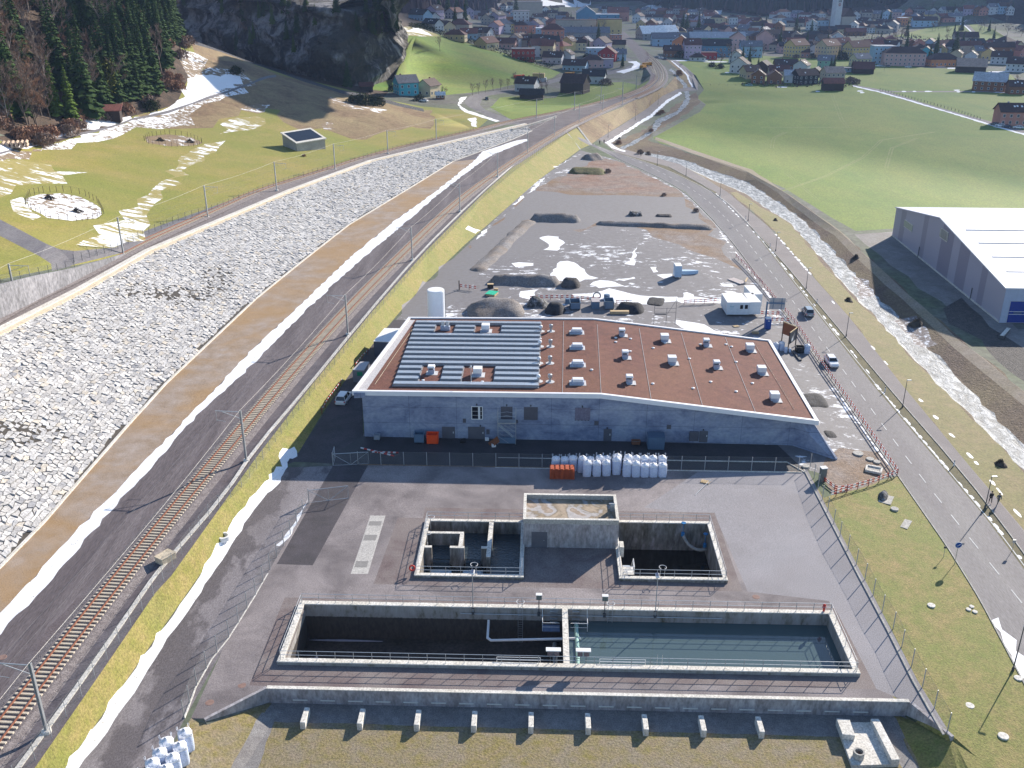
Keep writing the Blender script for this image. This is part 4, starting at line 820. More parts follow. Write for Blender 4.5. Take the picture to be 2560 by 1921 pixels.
m_dkw = water('dark water', (.012, .01, .008), .12, .1, 1)
def railing(name, pts, label, par, sp=1.86, h=1.1, mt=None, closed=False):
 """pts local 3D; > post, top_rail, mid_rail"""
 mt = mt or m_galv; t = thing(name, (0, 0, 0), label, 'railing'); t.location = Lp(pts[0][0], pts[0][1], pts[0][2]); t.rotation_euler = (0, 0, -YAW); o0 = Vector(pts[0]); proto = None
 for a, b in zip(pts[:-1], pts[1:]):
  a, b = Vector(a), Vector(b); n = max(1, round((b - a).length / sp))
  for i in range(n + 1):
   if i == 0 and a != Vector(pts[0]): continue
   p = a.lerp(b, i / n) - o0
   if proto is None: k = MB(); k.box((0, 0, h / 2), (.05, .05, h)); o = proto = k.build('post', mt, t)
   else: o = proto.copy(); COL.objects.link(o)
   o.location = p
 for nm, z in (('top_rail', h), ('mid_rail', h * .55)):
  k = MB(); k.path([Vector(p) - o0 + Vector((0, 0, z)) for p in pts], .028, 6); k.build(nm, mt, t)
 return t
def basin(x0, y0, x1, y1, th, depth, label, mt, front=.6):
 t = lthing('basin', 0, 0, 0, label, 'basin')
 for nm, (a, b, c, d) in (('front_wall', (x0, y0, x1, y0 + front)), ('back_wall', (x0, y1 - th, x1, y1)), ('side_wall', (x0, y0 + front, x0 + th, y1 - th)), ('side_wall', (x1 - th, y0 + front, x1, y1 - th))):
  k = MB(); k.box(((a + c) / 2, (b + d) / 2, (.33 - depth) / 2), (c - a, d - b, .33 + depth)); w_ = k.build(nm, mt, t)
  k = MB(); k.box(((a + c) / 2, (b + d) / 2, .39), (c - a + (.04 if nm[0] in 'fb' else 0), d - b + .04 if nm[0] in 'fb' else d - b - .04, .12)); k.build('coping', m_concw, w_, bevel=.02)
 return t
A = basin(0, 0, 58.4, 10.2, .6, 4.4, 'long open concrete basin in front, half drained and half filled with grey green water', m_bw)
k = MB(); k.box((29.25, 5.1, -2.0), (.55, 9.0, 4.6)); d_ = k.build('divider_wall', m_bw, A); k = MB(); k.box((29.25, 5.1, .38), (.62, 9.0, .16)); k.build('coping', m_concw, d_)
k = MB(); k.box((14.8, 5.1, -4.2), (28.6, 9.2, .2)); k.build('floor', m_floor, A)
k = MB(); k.box((43.7, 5.1, -1.2), (28.5, 9.1, .16)); k.build('water', m_calm, None); W_ = bpy.data.objects['water']; W_.location = Lp(0, 0, 0); W_.rotation_euler = (0, 0, -YAW); W_['kind'] = 'structure'
m_pud = water('puddle', (.2, .17, .2), .25, .1, 2)
for i, (a, b, c_, d) in enumerate([(1, 9.0, 8, .35), (1.3, 3.4, 1.6, 3.2), (20, 1.2, 4.5, .8), (21.6, 4.2, 1.3, 1.5)]):
 k = MB(); rr = random.Random(i); pl = [(a + c_ / 2 + c_ / 2 * math.cos(q * .42) * rr.uniform(.7, 1.1), b + d / 2 + d / 2 * math.sin(q * .42) * rr.uniform(.7, 1.1)) for q in range(15)]; k.prism(pl, -4.11, -4.085)
 k.build('puddle', M('frozen puddle', (.45, .42, .48), (.36, .33, .38), 2, rough=.3), A)
UL = basin(12.0, 15.4, 24.6, 27.8, .5, 5, 'upper left concrete tank with overflow weirs and churning water', m_uw, .5)
UR = basin(35.6, 15.5, 48.0, 28.2, .5, 5, 'upper right concrete tank holding dark low water', m_uw, .5)
k = MB(); k.box((20.35, 23.4, -2.2), (.5, 8, 5.2)); q = k.build('partition_wall', m_uw, UL); k = MB(); k.box((20.35, 23.4, .42), (.54, 8, .06)); k.build('coping', m_concw, q)
k = MB(); k.box((14.75, 24.6, -2.2), (4.6, .4, 5.2)); q = k.build('partition_wall', m_uw, UL); k = MB(); k.box((14.75, 24.6, .42), (4.6, .44, .06)); k.build('coping', m_concw, q)
k = MB(); k.box((16.85, 23.0, -2.2), (.45, 2.8, 5.2)); q = k.build('partition_wall', m_uw, UL); k = MB(); k.box((16.85, 23.0, .42), (.49, 2.8, .06)); k.build('coping', m_concw, q)
for x0, x1 in ((12.5, 13.4), (15.6, 17.35), (19.4, 20.2)):
 k = MB(); xm = (x0 + x1) / 2; k.add([(x, y, z) for y in (21.2, 21.6) for x, z in ((x0, .4), (x1, .4), (x1, -1.7), (x1 - .2, -2.1), (xm, -2.6), (x0 + .2, -2.1), (x0, -1.7))], [(0, 1, 2, 3, 4, 5, 6), (13, 12, 11, 10, 9, 8, 7)] + [(i, 7 + i, 7 + (i + 1) % 7, (i + 1) % 7) for i in range(7)])
 q = k.build('pier', m_uw, UL); k = MB(); k.box((xm, 21.4, .43), (x1 - x0, .44, .06)); k.build('coping', m_concw, q)
def wplane(x0, y0, x1, y1, z, mt, nm='water'):
 k = MB(); k.box(((x0 + x1) / 2, (y0 + y1) / 2, z - .05), (x1 - x0, y1 - y0, .1)); o = k.build(nm, mt, None); o.location = Lp(0, 0, 0); o.rotation_euler = (0, 0, -YAW); o['kind'] = 'structure'; return o
wplane(12.5, 21.4, 20.1, 27.3, -1.3, m_rip); wplane(20.6, 15.9, 24.1, 27.3, -1.35, m_rip); wplane(12.5, 15.9, 20.6, 21.3, -2.5, m_rip); wplane(36.1, 16.0, 47.5, 27.7, -3.6, m_dkw)
m_foam = M('white foam', (.75, .82, .88), (.35, .5, .58), 2.2, lo=.4, hi=.62, bmp=1, bd=.2)
for x0, x1 in ((13.4, 15.6), (17.4, 19.4)):
 k = MB(); k.box(((x0 + x1) / 2, 21.3, -2.0), (x1 - x0, .25, 1.2)); k.build('weir', m_uw, UL)
 k = MB(); k.add([(x0 + .1, 21.15, -1.28), (x1 - .1, 21.15, -1.28), (x1 - .1, 20.95, -1.5), (x0 + .1, 20.95, -1.5), (x0 + .1, 20.9, -2.4), (x1 - .1, 20.9, -2.4)], [(0, 1, 2, 3), (3, 2, 5, 4)]); k.build('spill', m_rip, UL)
 k = MB(); rr = random.Random(int(x0)); n = 12
 vs = [(x0 - .3 + (x1 - x0 + .6) * i / n, 20.9 - 1.9 * j / n - rr.uniform(0, .12), -2.46 + (.28 * math.sin(j / n * 3.1) * rr.uniform(.3, 1) if 0 < i < n else -.1)) for j in range(n + 1) for i in range(n + 1)]
 k.add(vs, [(j * (n + 1) + i, (j + 1) * (n + 1) + i, (j + 1) * (n + 1) + i + 1, j * (n + 1) + i + 1) for j in range(n) for i in range(n)]); k.build('foam', m_foam, UL, smooth=True)
railing('railing', [(.3, .3, .45), (58.1, .3, .45)], 'railing along the front edge of the long basin', A); railing('railing', [(.3, 9.9, .45), (58.1, 9.9, .45)], 'railing along the back edge of the long basin', A)
railing('railing', [(.25, .6, .45), (.25, 9.7, .45)], 'railing on the left end of the long basin', A); railing('railing', [(58.1, .6, .45), (58.1, 9.7, .45)], 'railing on the right end of the long basin', A)
railing('railing', [(12.2, 15.6, .45), (24.3, 15.6, .45)], 'front railing of the upper left tank', UL); railing('railing', [(12.2, 27.6, .45), (24.3, 27.6, .45)], 'rear railing of the upper left tank', UL, 1.75)
railing('railing', [(12.2, 15.9, .45), (12.2, 27.4, .45)], 'left side railing of the upper left tank', UL); railing('railing', [(24.4, 15.9, .45), (24.4, 22, .45)], 'railing between the upper left tank and the pump house court', UL)
railing('railing', [(36.0, 15.7, .45), (47.8, 15.7, .45)], 'front railing of the upper right tank', UR); railing('railing', [(36.2, 28.0, .45), (47.8, 28.0, .45)], 'rear railing of the upper right tank', UR, 1.75)
railing('railing', [(47.8, 16.0, .45), (47.8, 27.8, .45)], 'right side railing of the upper right tank', UR); railing('railing', [(35.8, 16.0, .45), (35.8, 22, .45)], 'railing between the pump house court and the upper right tank', UR)
railing('guard_frame', [(32.6, 1.0, .0), (37.2, 1.0, .0)], 'low white guard frame inside the front edge of the filled basin', A, 4.6, .75, m_white)
railing('guard_frame', [(22.2, 1.0, .0), (26.6, 1.0, .0)], 'low white guard frame inside the front edge of the drained basin', A, 4.4, .75, m_white)
def ladder(x, y, face, label, z0=-3.6, hoop=True):
 t = lthing('basin_ladder', x, y, 0, label, 'ladder', R(face)); 
 for s in (-.25, .25): k = MB(); k.tube((s, .12, z0), (s, .12, 1.5), .025, n=6); k.build('side_rail', m_galv, t)
 k = MB()
 for i in range(int((.5 - z0) / .3)): k.tube((-.25, .12, z0 + i * .3), (.25, .12, z0 + i * .3), .015, n=5)
 k.build('rungs', m_galv, t)
 if hoop:
  k = MB(); pts = [(.42 * math.cos(a), .12 + .42 * math.sin(a) + .1, 1.5) for a in [R(-60 + 300 * i / 14) for i in range(15)]]; k.path(pts, .028, 5); k.build('hoop', m_white, t)
 return t
ladder(18.9, 16.0, 0, 'hooped ladder at the front edge of the upper left tank'); ladder(40.6, 16.1, 0, 'hooped ladder at the front edge of the upper right tank', -3.2)
ladder(12.6, 26.5, 270, 'hooped ladder in the rear left corner of the upper left tank', -1.2); ladder(12.6, 22.8, 270, 'hooped ladder beside the small inner tank on its left wall', -1.2)
ladder(24.4, 9.5, 180, 'hooped ladder on the back wall of the drained basin', -4); ladder(34.2, 9.5, 180, 'hooped ladder on the back wall of the filled basin', -1.2)
ladder(38.6, .75, 0, 'plain ladder at the front edge of the filled basin', -1.2, False)
for s, nm in ((-1, 'left'), (1, 'right')):
 t = lthing('access_platform', 29.25 + s * 1.5, 8.6, -1.2, 'blue grey steel platform with steps %s of the divider in the long basin' % nm, 'platform')
 k = MB(); k.box((0, -.3, .0), (1.9, 1.1, .12)); k.build('deck', M('blue steel', (.10, .14, .22), (.14, .18, .27), 2, rough=.5), t)
 k = MB()
 for i in range(4): k.box((-s * .3, .35 + i * .17, .3 + i * .36), (.8, .2, .04))
 k.build('steps', m_galv, t)
 for x, z in ((s * .92, 0), (s * .92, 0)): pass
 k = MB(); k.path([(s * .93, .7, 1.9), (s * .93, .5, 1.1), (s * .93, -.82, 1.1), (-s * .9, -.82, 1.1)], .03).path([(s * .93, -.82, 0), (s * .93, -.82, 1.1)], .03).path([(s * .93, .4, .55), (s * .93, -.82, .55), (-s * .9, -.82, .55)], .02); k.build('handrail', m_white, t)
k = MB(); q = [(20.9, 9.5, -1.2), (20.9, 9.1, -1.45), (20.9, 7.2, -1.8), (21.3, 6.8, -1.8), (30.9, 6.4, -1.0)]; k.path(q, .14, 10)
for i in range(1, 4): k.lathe((q[i][0], q[i][1], q[i][2] - .14), [(.02, 0), (.14, .07), (.14, .21), (.02, .28)], 10)
o = k.build('pipe', m_white, label='white pipe crossing the drained basin toward the divider', cat='pipe'); o.location = Lp(0, 0, 0); o.rotation_euler = (0, 0, -YAW)
for x, mt_, lb, z in ((28.2, m_conc, 'grey pipe lying along the divider in the drained basin', -3.8), (30.5, M('pale green pipe', (.35, .55, .5)), 'pale green pipe along the divider in the filled basin', -1.08)):
 k = MB(); k.tube((0, .2, 0), (0, 8.4, 0), .22, n=12)
 for i in range(5): k.tube((0, .6 + i * 1.8, 0), (0, .75 + i * 1.8, 0), .27, n=12)
 o = k.build('pipe', mt_, label=lb, cat='pipe'); o.location = Lp(x, .6, z); o.rotation_euler = (0, 0, -YAW)
k = MB(); k.path([(17.8, 9.45, -.35), (46.4, 9.45, -.35)], .05, 6); o = k.build('pipe', m_galv, label='thin grey conduit along the back wall of the long basin', cat='pipe'); o.location = Lp(0, 0, 0); o.rotation_euler = (0, 0, -YAW)
for x, nm in ((27.9, 'left'), (30.9, 'right')):
 t = lthing('control_cabinet', x, .75, .3, 'white roofed control cabinet on two posts %s of the divider' % nm, 'cabinet')
 for s in (-.3, .3): k = MB(); k.box((s, 0, .55), (.06, .06, 1.1)); k.build('leg', m_dksteel, t)
 for s in (-.33, .33): k = MB(); k.box((s, 0, 1.35), (.52, .3, .6)); k.build('box', M('cabinet grey', (.18, .14, .15)), t)
 k = MB(); k.box((0, 0, 1.72), (1.5, .55, .1)); k.build('roof', m_white, t)
for px, nm in ((1347, 'drained'), (1510, 'filled')):
 a = Lc(px, 1533, -.4); t = lthing('control_box', a.x, 9.45, -.5, 'small box on a dark pole behind the %s basin half' % nm, 'cabinet')
 k = MB(); k.tube((0, 0, 0), (0, 0, 2.4), .05).box((0, .03, .25), (.3, .16, .5)); k.build('pole', m_dksteel, t); k = MB(); k.box((0, 0, 2.55), (.6, .35, .6)); k.build('box', M('cabinet green grey', (.16, .18, .17)), t); k = MB(); k.box((0, 0, 2.88), (.68, .45, .06)); k.build('roof', m_white, t)
def lampA(x, y, z, label, h=5.2):
 t = lthing('yard_lamp', x, y, z, label, 'lamp post'); k = MB(); k.tube((0, 0, 0), (0, 0, h), .06, .045); k.build('pole', m_galv, t)
 k = MB(); k.box((0, .0, .1), (.3, .2, .3)).box((0, 0, .8), (.35, .12, .1)); k.build('bracket', m_dksteel, t)
 k = MB(); k.box((0, .35, h + .05), (.42, .85, .14), taper=.8); k.build('lamp_head', m_white, t, bevel=.02); k = MB(); k.box((0, .38, h + .135), (.28, .6, .02)); k.build('glass', M('blue lamp top', (.05, .07, .13), rough=.3), t)
lampA(19.2, 9.5, -.4, 'tall lamp post on the back wall of the long basin, left one'); lampA(39.1, 9.5, -.4, 'tall lamp post on the back wall of the long basin, right one')
t = lthing('pump_house', 24.45, 22.2, 0, 'small flat roofed concrete pump house between the two upper tanks', 'building')
def wallbox(k, x0, y0, x1, y1, z0, z1): return k.box(((x0 + x1) / 2, (y0 + y1) / 2, (z0 + z1) / 2), (x1 - x0, y1 - y0, z1 - z0))
m_ph = M('pump house concrete', (.30, .29, .31), (.42, .41, .43), .5, fine=2.5, c=(.21, .17, .16), cscale=.45, camt=.5, st=(1, 1, .4))
k = MB(); wallbox(k, 0, 0, 11.45, 6.1, -1, 3.4); k.build('wall', m_ph, t)
def roofmat():
 m, tt, b = nodes('stained roof gravel'); v = coords(tt); n = noise_node(tt, .28, 4, .5, v, 1.2); n2 = noise_node(tt, 3, 6, .7, v)
 c = ramp(tt, n, [(.38, (.36, .28, .20)), (.46, (.20, .155, .10)), (.50, (.33, .31, .30)), (.58, (.42, .39, .38)), (.62, (.27, .20, .14)), (.72, (.38, .30, .24))]); tt.links.new(mix(tt, .6, c, ramp(tt, n2, [(.3, (.6, .6, .6)), (.8, (1.4, 1.4, 1.4))]), 'MULTIPLY'), b.inputs['Base Color']); b.inputs['Roughness'].default_value = .8; return m
k = MB(); wallbox(k, .3, .3, 11.15, 5.8, 3.4, 3.45); k.build('roof', roofmat(), t)
k = MB(); wallbox(k, 0, 0, 11.45, .3, 3.4, 4); wallbox(k, 0, 5.8, 11.45, 6.1, 3.4, 4); wallbox(k, 0, .3, .3, 5.8, 3.4, 4); wallbox(k, 11.15, .3, 11.45, 5.8, 3.4, 4); k.build('parapet', m_conc, t)
k = MB(); wallbox(k, -.04, -.04, 11.49, .32, 4.003, 4.06); wallbox(k, -.04, 5.78, 11.49, 6.14, 4.003, 4.06); wallbox(k, -.04, .32, .32, 5.78, 4.003, 4.06); wallbox(k, 11.13, .32, 11.49, 5.78, 4.003, 4.06); k.build('coping', m_concw, t)
m_door = M('grey door', (.10, .10, .12), (.12, .12, .14), 1, rough=.5)
k = MB(); wallbox(k, 1.0, -.05, 2.9, .02, .02, 2.25); q = k.build('door', m_door, t); k = MB(); k.box((2.5, -.08, 1.1), (.12, .05, .05)); k.build('handle', m_galv, q)
k = MB(); k.box((10.9, 3.2, 3.9), (.5, .4, .9)).box((10.8, 3.2, 4.4), (.7, .12, .12)); k.build('roof_hatch', m_galv, t)
t = lthing('tank_stair', 36.15, 16.5, 0, 'pale steel stair descending into the upper right tank', 'stair')
k = MB(); k.box((.65, .9, .2), (1.2, 1.6, .08)); k.build('landing', m_concw, t)
k = MB()
for i in range(8): k.box((.5, 3.2 + i * .28 - 1.2, .1 - i * .4), (.9, .26, .04))
k.build('treads', m_galv, t)
k = MB(); k.path([(0, .1, 1.3), (1.25, .1, 1.3), (1.25, 1.8, 1.3), (1.25, 3.9, -1.4)], .035).path([(1.25, .1, .2), (1.25, .1, 1.3)], .03).path([(1.25, 1.8, .2), (1.25, 1.8, 1.3)], .03).path([(0, .1, .8), (1.25, .1, .8), (1.25, 1.8, .8)], .025); k.build('handrail', m_white, t)
k = MB(); k.box((.1, 4.8, .6), (.5, 1.3, 1.4)); k.build('end_post', m_concw, t)
t = lthing('valve_pipe', 44.6, 27.0, 0, 'curved grey pipe with blue valves in the far corner of the right tank', 'pipe')
k = MB(); pts = [(0, .6, -1.0), (0, 0, -1.2), (.5, -.5, -1.9), (1.3, -.8, -2.4), (2.2, -.9, -2.5), (2.8, -.6, -2.5)]; k.path(smooth(pts, 1), .2, 10); k.build('pipe_body', m_conc, t)
m_blue = M('blue valve paint', (.02, .16, .38), (.03, .2, .45), 2, rough=.4)
for x, y, z in ((-.1, .3, -1.2), (2.6, -.6, -2.2)):
 k = MB(); k.tube((x, y, z), (x, y, z + .5), .22, n=10).tube((x, y, z), (x, y, z + 1.9), .04).tube((x, y, z + 1.9), (x, y, z + 1.95), .3, n=12); q = k.build('valve', m_blue, t)
t = lthing('retaining_wall', 0, -3.3, 0, 'long low concrete retaining wall with bright light slots below the front basin', 'wall')
k = MB(); wallbox(k, -.2, -.15, 62.1, .2, -2.2, -.03); k.build('wall', m_ph, t)
k = MB(); wallbox(k, -.2, -.2, 62.1, .22, -.03, .05); k.build('coping', m_concw, t)
for a, b in (((-.2, 0), (-4.9, -4.5)), ((62.1, 0), (64.5, -4.6))):
 k = MB(); A_ = Vector((a[0], a[1], 0)); B_ = Vector((b[0], b[1], 0)); d = (B_ - A_).normalized(); n_ = Vector((-d.y, d.x, 0)) * .16
 k.add([A_ - n_, B_ - n_, B_ + n_, A_ + n_] + [v + Vector((0, 0, 0)) for v in (A_ - n_, B_ - n_, B_ + n_, A_ + n_)], []); 
 vs = []; 
 for p, zb, zt_ in ((A_, -2.2, .05), (B_, -1.0, .03)): vs += [p - n_ + Vector((0, 0, zb)), p + n_ + Vector((0, 0, zb)), p + n_ + Vector((0, 0, zt_)), p - n_ + Vector((0, 0, zt_))]
 k = MB(); k.add(vs, [(0, 1, 2, 3), (7, 6, 5, 4), (0, 4, 5, 1), (1, 5, 6, 2), (2, 6, 7, 3), (3, 7, 4, 0)]); k.build('wing_wall', m_ph, t)
k = MB(); wallbox(k, 0, -.03, 1.45, .05, -.05, .05); p0 = k.build('ledge_strip', M('pale metal strip', (.75, .74, .68), rough=.4), t); p0.location = (2.3, -.18, -1.35)
for i in range(1, 21): o = p0.copy(); COL.objects.link(o); o.location = (2.3 + i * 2.73, -.18, -1.35)
s0 = Lc(762, 1788, -1.0); s8 = Lc(1900, 1811, -1.0); pr = None
for i in range(9):
 lb = 'low concrete block on the front lawn, %s from the left' % ORD[i]
 x = s0.x + (s8.x - s0.x) * i / 8; y = s0.y + (s8.y - s0.y) * i / 8
 if pr is None: k = MB(); k.box((0, 0, .4), (.5, 2.05, .95)); pr = k.build('concrete_block', m_concw, bevel=.03); tag(pr, lb, 'concrete block', 'concrete blocks in a row on the front lawn'); o = pr
 else: o = pr.copy(); COL.objects.link(o); o['label'] = lb
 o.location = Lp(x, y, -1.85); o.rotation_euler = (0, 0, -YAW)
t = thing('seating_place', P(2165, 1858, -1.8), 'concrete seating place with bench wall and table block on the right lawn', 'bench')
def polyp(k, pl, z0, z1): k.prism([tuple(P(a, b, z1)[:2]) for a, b in pl], z0, z1)
k = MB(); polyp(k, [(2130, 1914), (2228, 1911), (2199, 1806), (2090, 1806)], -1.9, -1.45); part(k, 'slab', m_concw, t)
k = MB(); polyp(k, [(2106, 1836), (2138, 1840), (2124, 1799), (2091, 1796)], -1.44, -.85); part(k, 'table_block', m_concw, t, bevel=.02)
k = MB(); polyp(k, [(2229, 1900), (2250, 1899), (2197, 1797), (2177, 1797)], -1.85, -.9); part(k, 'bench_wall', m_concw, t, bevel=.02)
c = P(2148, 1879, -.75); t = thing('fire_ring', (c.x, c.y, -1.44), 'round concrete fire ring with charred wood on the slab', 'fire pit')
k = MB(); n = 24; vs = []
for r, z in ((.5, 0), (.5, .7), (.36, .7), (.36, .15), (.01, .15)):
 vs += [(r * math.cos(2 * math.pi * i / n), r * math.sin(2 * math.pi * i / n), z) for i in range(n)]
k.add(vs, [(j * n + i, j * n + (i + 1) % n, (j + 1) * n + (i + 1) % n, (j + 1) * n + i) for j in range(4) for i in range(n)]); k.build('ring', m_conc, t)
k = MB(); rr = random.Random(2)
for i in range(5): k.tube((rr.uniform(-.2, .2), rr.uniform(-.2, .2), .2), (rr.uniform(-.25, .25), rr.uniform(-.25, .25), .45), .05)
k.build('charred_wood', M('charred wood', (.25, .10, .06), (.04, .03, .03), 6), t)
# ================================================================ the large treatment building
t = lthing('treatment_hall', 0, 51.2, 0, 'large concrete hall with red gravel roof, solar panels and roof vents', 'building')
BO = Vector((0, 51.2, 0))
ZF = 7.5; ZR = 4.3
fl, bl, fk, bk, fr, br = Lc(880, 981, ZF), Lc(1021, 795.5, ZF), Lc(1502, 989, ZF), Lc(1483, 798, ZF), Lc(2047, 1056, ZR), Lc(1926, 853, ZR)
q_ = [v - BO for v in (fl, fk, fr, br, bk, bl)]
def zroof(x, y):
 f = (y - q_[1].y) / (q_[4].y - q_[1].y); xk = q_[1].x + (q_[4].x - q_[1].x) * f; xe = q_[2].x + (q_[3].x - q_[2].x) * f
 return ZF if x < xk else ZF + (ZR - ZF) * (x - xk) / (xe - xk)
m_roof = M('red roof gravel', (.10, .036, .028), (.16, .06, .045), .9, fine=5, c=(.20, .095, .055), cscale=.07, camt=.45, bmp=.4)
m_edge = M('white roof edge', (.80, .80, .82), (.74, .74, .77), 1, rough=.5)
k = MB(); I = [v.copy() for v in q_]; k.add(I, [(0, 1, 4, 5), (1, 2, 3, 4)]); k.build('roof', m_roof, t)
k = MB(); sec = [(0, -.55), (0, .22), (.45, .22), (.45, -.05)]
sweep(k, [q_[5], q_[0]], [(-.0, -.5), (-.0, .2), (-.5, .2), (-.5, -.1)]); sweep(k, [q_[0] + Vector((-.0, 0, 0)), q_[1], q_[2]], [(.02, -.5), (.02, .21), (-.45, .21), (-.45, -.1)]); sweep(k, [q_[2], q_[3]], [(.02, -.5), (.02, .205), (-.5, .205), (-.5, -.1)]); sweep(k, [q_[3], q_[4], q_[5]], [(.02, -.5), (.02, .215), (-.4, .215), (-.4, -.1)]); k.build('roof_edge', m_edge, t)
k = MB(); a = q_[0]; b = q_[5]; k.add([a + Vector((.5, .9, .012)), a + Vector((2.0, .9, .012)), b + Vector((1.3, -1, .012)), b + Vector((.45, -1, .012))], [(0, 1, 2, 3)]); k.build('gravel_border', M('pale border gravel', (.42, .40, .40), (.55, .53, .53), 3, fine=8), t)
xb = Lc(908, 1096, 0).x + .2; xr = 65.2
body = [(xb, 0), (xr - 0, -.15), (q_[3].x - .6, q_[3].y - .5), (q_[5].x + 1.2, q_[5].y - .5)]
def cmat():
 m, tt, b = nodes('sky shade hall concrete'); v = coords(tt, (1, 1, 1.6)); n = noise_node(tt, .22, 8, .7, v, .6); n2 = noise_node(tt, 1.8, 6, .65, v)
 c = ramp(tt, n, [(.36, (.14, .17, .27)), (.5, (.24, .28, .39)), (.66, (.33, .37, .46))]); c = mix(tt, .7, c, ramp(tt, n2, [(.3, (.7, .7, .7)), (.75, (1.25, 1.25, 1.25))]), 'MULTIPLY')  # blue of the sky shade is tinted into the concrete colour
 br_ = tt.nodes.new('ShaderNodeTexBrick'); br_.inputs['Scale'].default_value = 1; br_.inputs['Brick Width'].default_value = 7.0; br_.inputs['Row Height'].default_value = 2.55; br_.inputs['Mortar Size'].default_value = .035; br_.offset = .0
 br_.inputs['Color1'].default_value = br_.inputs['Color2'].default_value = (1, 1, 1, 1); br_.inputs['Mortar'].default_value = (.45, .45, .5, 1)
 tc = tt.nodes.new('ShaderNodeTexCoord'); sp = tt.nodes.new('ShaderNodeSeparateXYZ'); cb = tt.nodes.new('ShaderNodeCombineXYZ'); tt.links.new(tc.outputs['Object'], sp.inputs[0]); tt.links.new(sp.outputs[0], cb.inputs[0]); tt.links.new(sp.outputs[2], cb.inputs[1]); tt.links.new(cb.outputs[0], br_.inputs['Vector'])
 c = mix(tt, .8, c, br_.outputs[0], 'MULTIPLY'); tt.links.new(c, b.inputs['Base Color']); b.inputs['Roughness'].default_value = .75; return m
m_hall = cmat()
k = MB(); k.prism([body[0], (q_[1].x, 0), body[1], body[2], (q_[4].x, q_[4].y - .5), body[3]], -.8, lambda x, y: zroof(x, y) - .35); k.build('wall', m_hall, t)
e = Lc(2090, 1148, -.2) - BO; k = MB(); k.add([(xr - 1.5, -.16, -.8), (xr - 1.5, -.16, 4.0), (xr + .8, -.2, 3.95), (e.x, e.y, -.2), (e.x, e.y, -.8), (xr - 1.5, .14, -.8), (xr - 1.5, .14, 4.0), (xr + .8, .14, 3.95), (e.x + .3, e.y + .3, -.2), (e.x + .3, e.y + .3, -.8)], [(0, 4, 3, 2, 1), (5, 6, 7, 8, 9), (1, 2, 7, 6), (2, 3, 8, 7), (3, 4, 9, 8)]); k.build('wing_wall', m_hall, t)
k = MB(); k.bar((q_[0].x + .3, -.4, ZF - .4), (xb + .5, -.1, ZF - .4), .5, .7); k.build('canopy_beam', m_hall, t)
def wbox(name, px0, py0, px1, py1, mt, d=.08, par=t):
 x0, z1 = WF(px0, py0); x1, z0 = WF(px1, py1); k = MB(); wallbox(k, x0, -d, x1, .06, max(z0, 0.02), z1); return k.build(name, mt, par), x0, z0, x1, z1
m_shut = M('dark grey shutter', (.085, .08, .10), (.10, .10, .12), 1, rough=.6); m_dark = M('dark interior', (.008, .01, .016))
for a in ((1105, 1067, 1138, 1100), (1170, 1067, 1212, 1101), (1509.5, 1073, 1528, 1106), (1749, 1077.5, 1769, 1110)):
 o, x0, z0, x1, z1 = wbox('door', *a, m_door); k = MB(); k.box((x1 - .25, -.11, 1.1), (.1, .06, .28)); k.build('door_sign', m_white, o)
for a in ((1252, 1017, 1281, 1048), (1310, 1018, 1344, 1050)): wbox('shutter', *a, m_shut)
o, x0, z0, x1, z1 = wbox('window', 1179, 1016, 1206.5, 1048, m_dark, .05); k = MB(); xm = (x0 + x1) / 2
for x in (x0, xm + .3, x1): k.box((x, -.09, (z0 + z1) / 2), (.12 if x != xm + .3 else .3, .1, z1 - z0))
k.box((xm, -.092, z1), (x1 - x0, .1, .1)).box((xm, -.092, z0), (x1 - x0, .1, .1)); k.build('window_frame', m_white, o)
k = MB()
for z in (.3, .62): k.box((xm, -.06, z0 + (z1 - z0) * z), (x1 - x0, .04, .06))
k.build('shelf', m_galv, o)
o, x0, z0, x1, z1 = wbox('curtain', 1438, 1020, 1475, 1052, m_dark, .03); k = MB()
for i in range(14): x = x0 + (x1 - x0) * (i + .5) / 14; k.box((x, -.06 - .02 * (i % 2), (z0 + z1) / 2 + .05), ((x1 - x0) / 15, .04, (z1 - z0) * (1.02 if i % 3 else .94)))
k.build('plastic_strips', M('grey plastic', (.22, .21, .28), (.14, .13, .19), 5, rough=.4), o)
wbox('cabinet', 1724, 1078, 1745, 1101, m_shut, .35)
for a in ((1667, 1062, 1677, 1073), (1838, 1065, 1850, 1076), (1486, 1053, 1496, 1063), (1157, 1047, 1165, 1057), (1290, 1050, 1295, 1058), (1216, 1074, 1224, 1086)): wbox('vent_grille', *a, m_shut, .06)
for px, py in ((1192, 1011), (1267, 1013), (1327, 1014), (1456, 1016), (1518, 1070), (1758, 1074), (1201, 1064)): wbox('wall_lamp', px - 1.5, py - 1.5, px + 1.5, py + 1.5, m_dksteel, .3)
def RF(px, py):
 z = 7.0
 for _ in range(12): v = Lc(px, py, z) - BO; z = zroof(v.x, v.y)
 return Vector((v.x, v.y, z))
def RFo(a, b): return RF(a * K, b * K)
def bev(k, name, mt, par): return k.build(name, mt, par, bevel=.02)
vents = {'c': [(1246, 719), (1247, 752), (1248, 789), (1248, 828)], 'b': [(1343, 725), (1350, 773), (1359, 827), (1525, 747), (1547, 795), (932, 806)], 'a': [(1435, 737), (1451, 785), (1619, 758), (1644, 807), (1672, 864), (1049, 715), (1032, 810)], 's': [(1168, 716), (1166, 749), (1164, 785), (1163, 824)], 'g': [(1190, 716), (1189, 749), (1188, 785), (1188, 825)], 'd': [(962, 713)]}
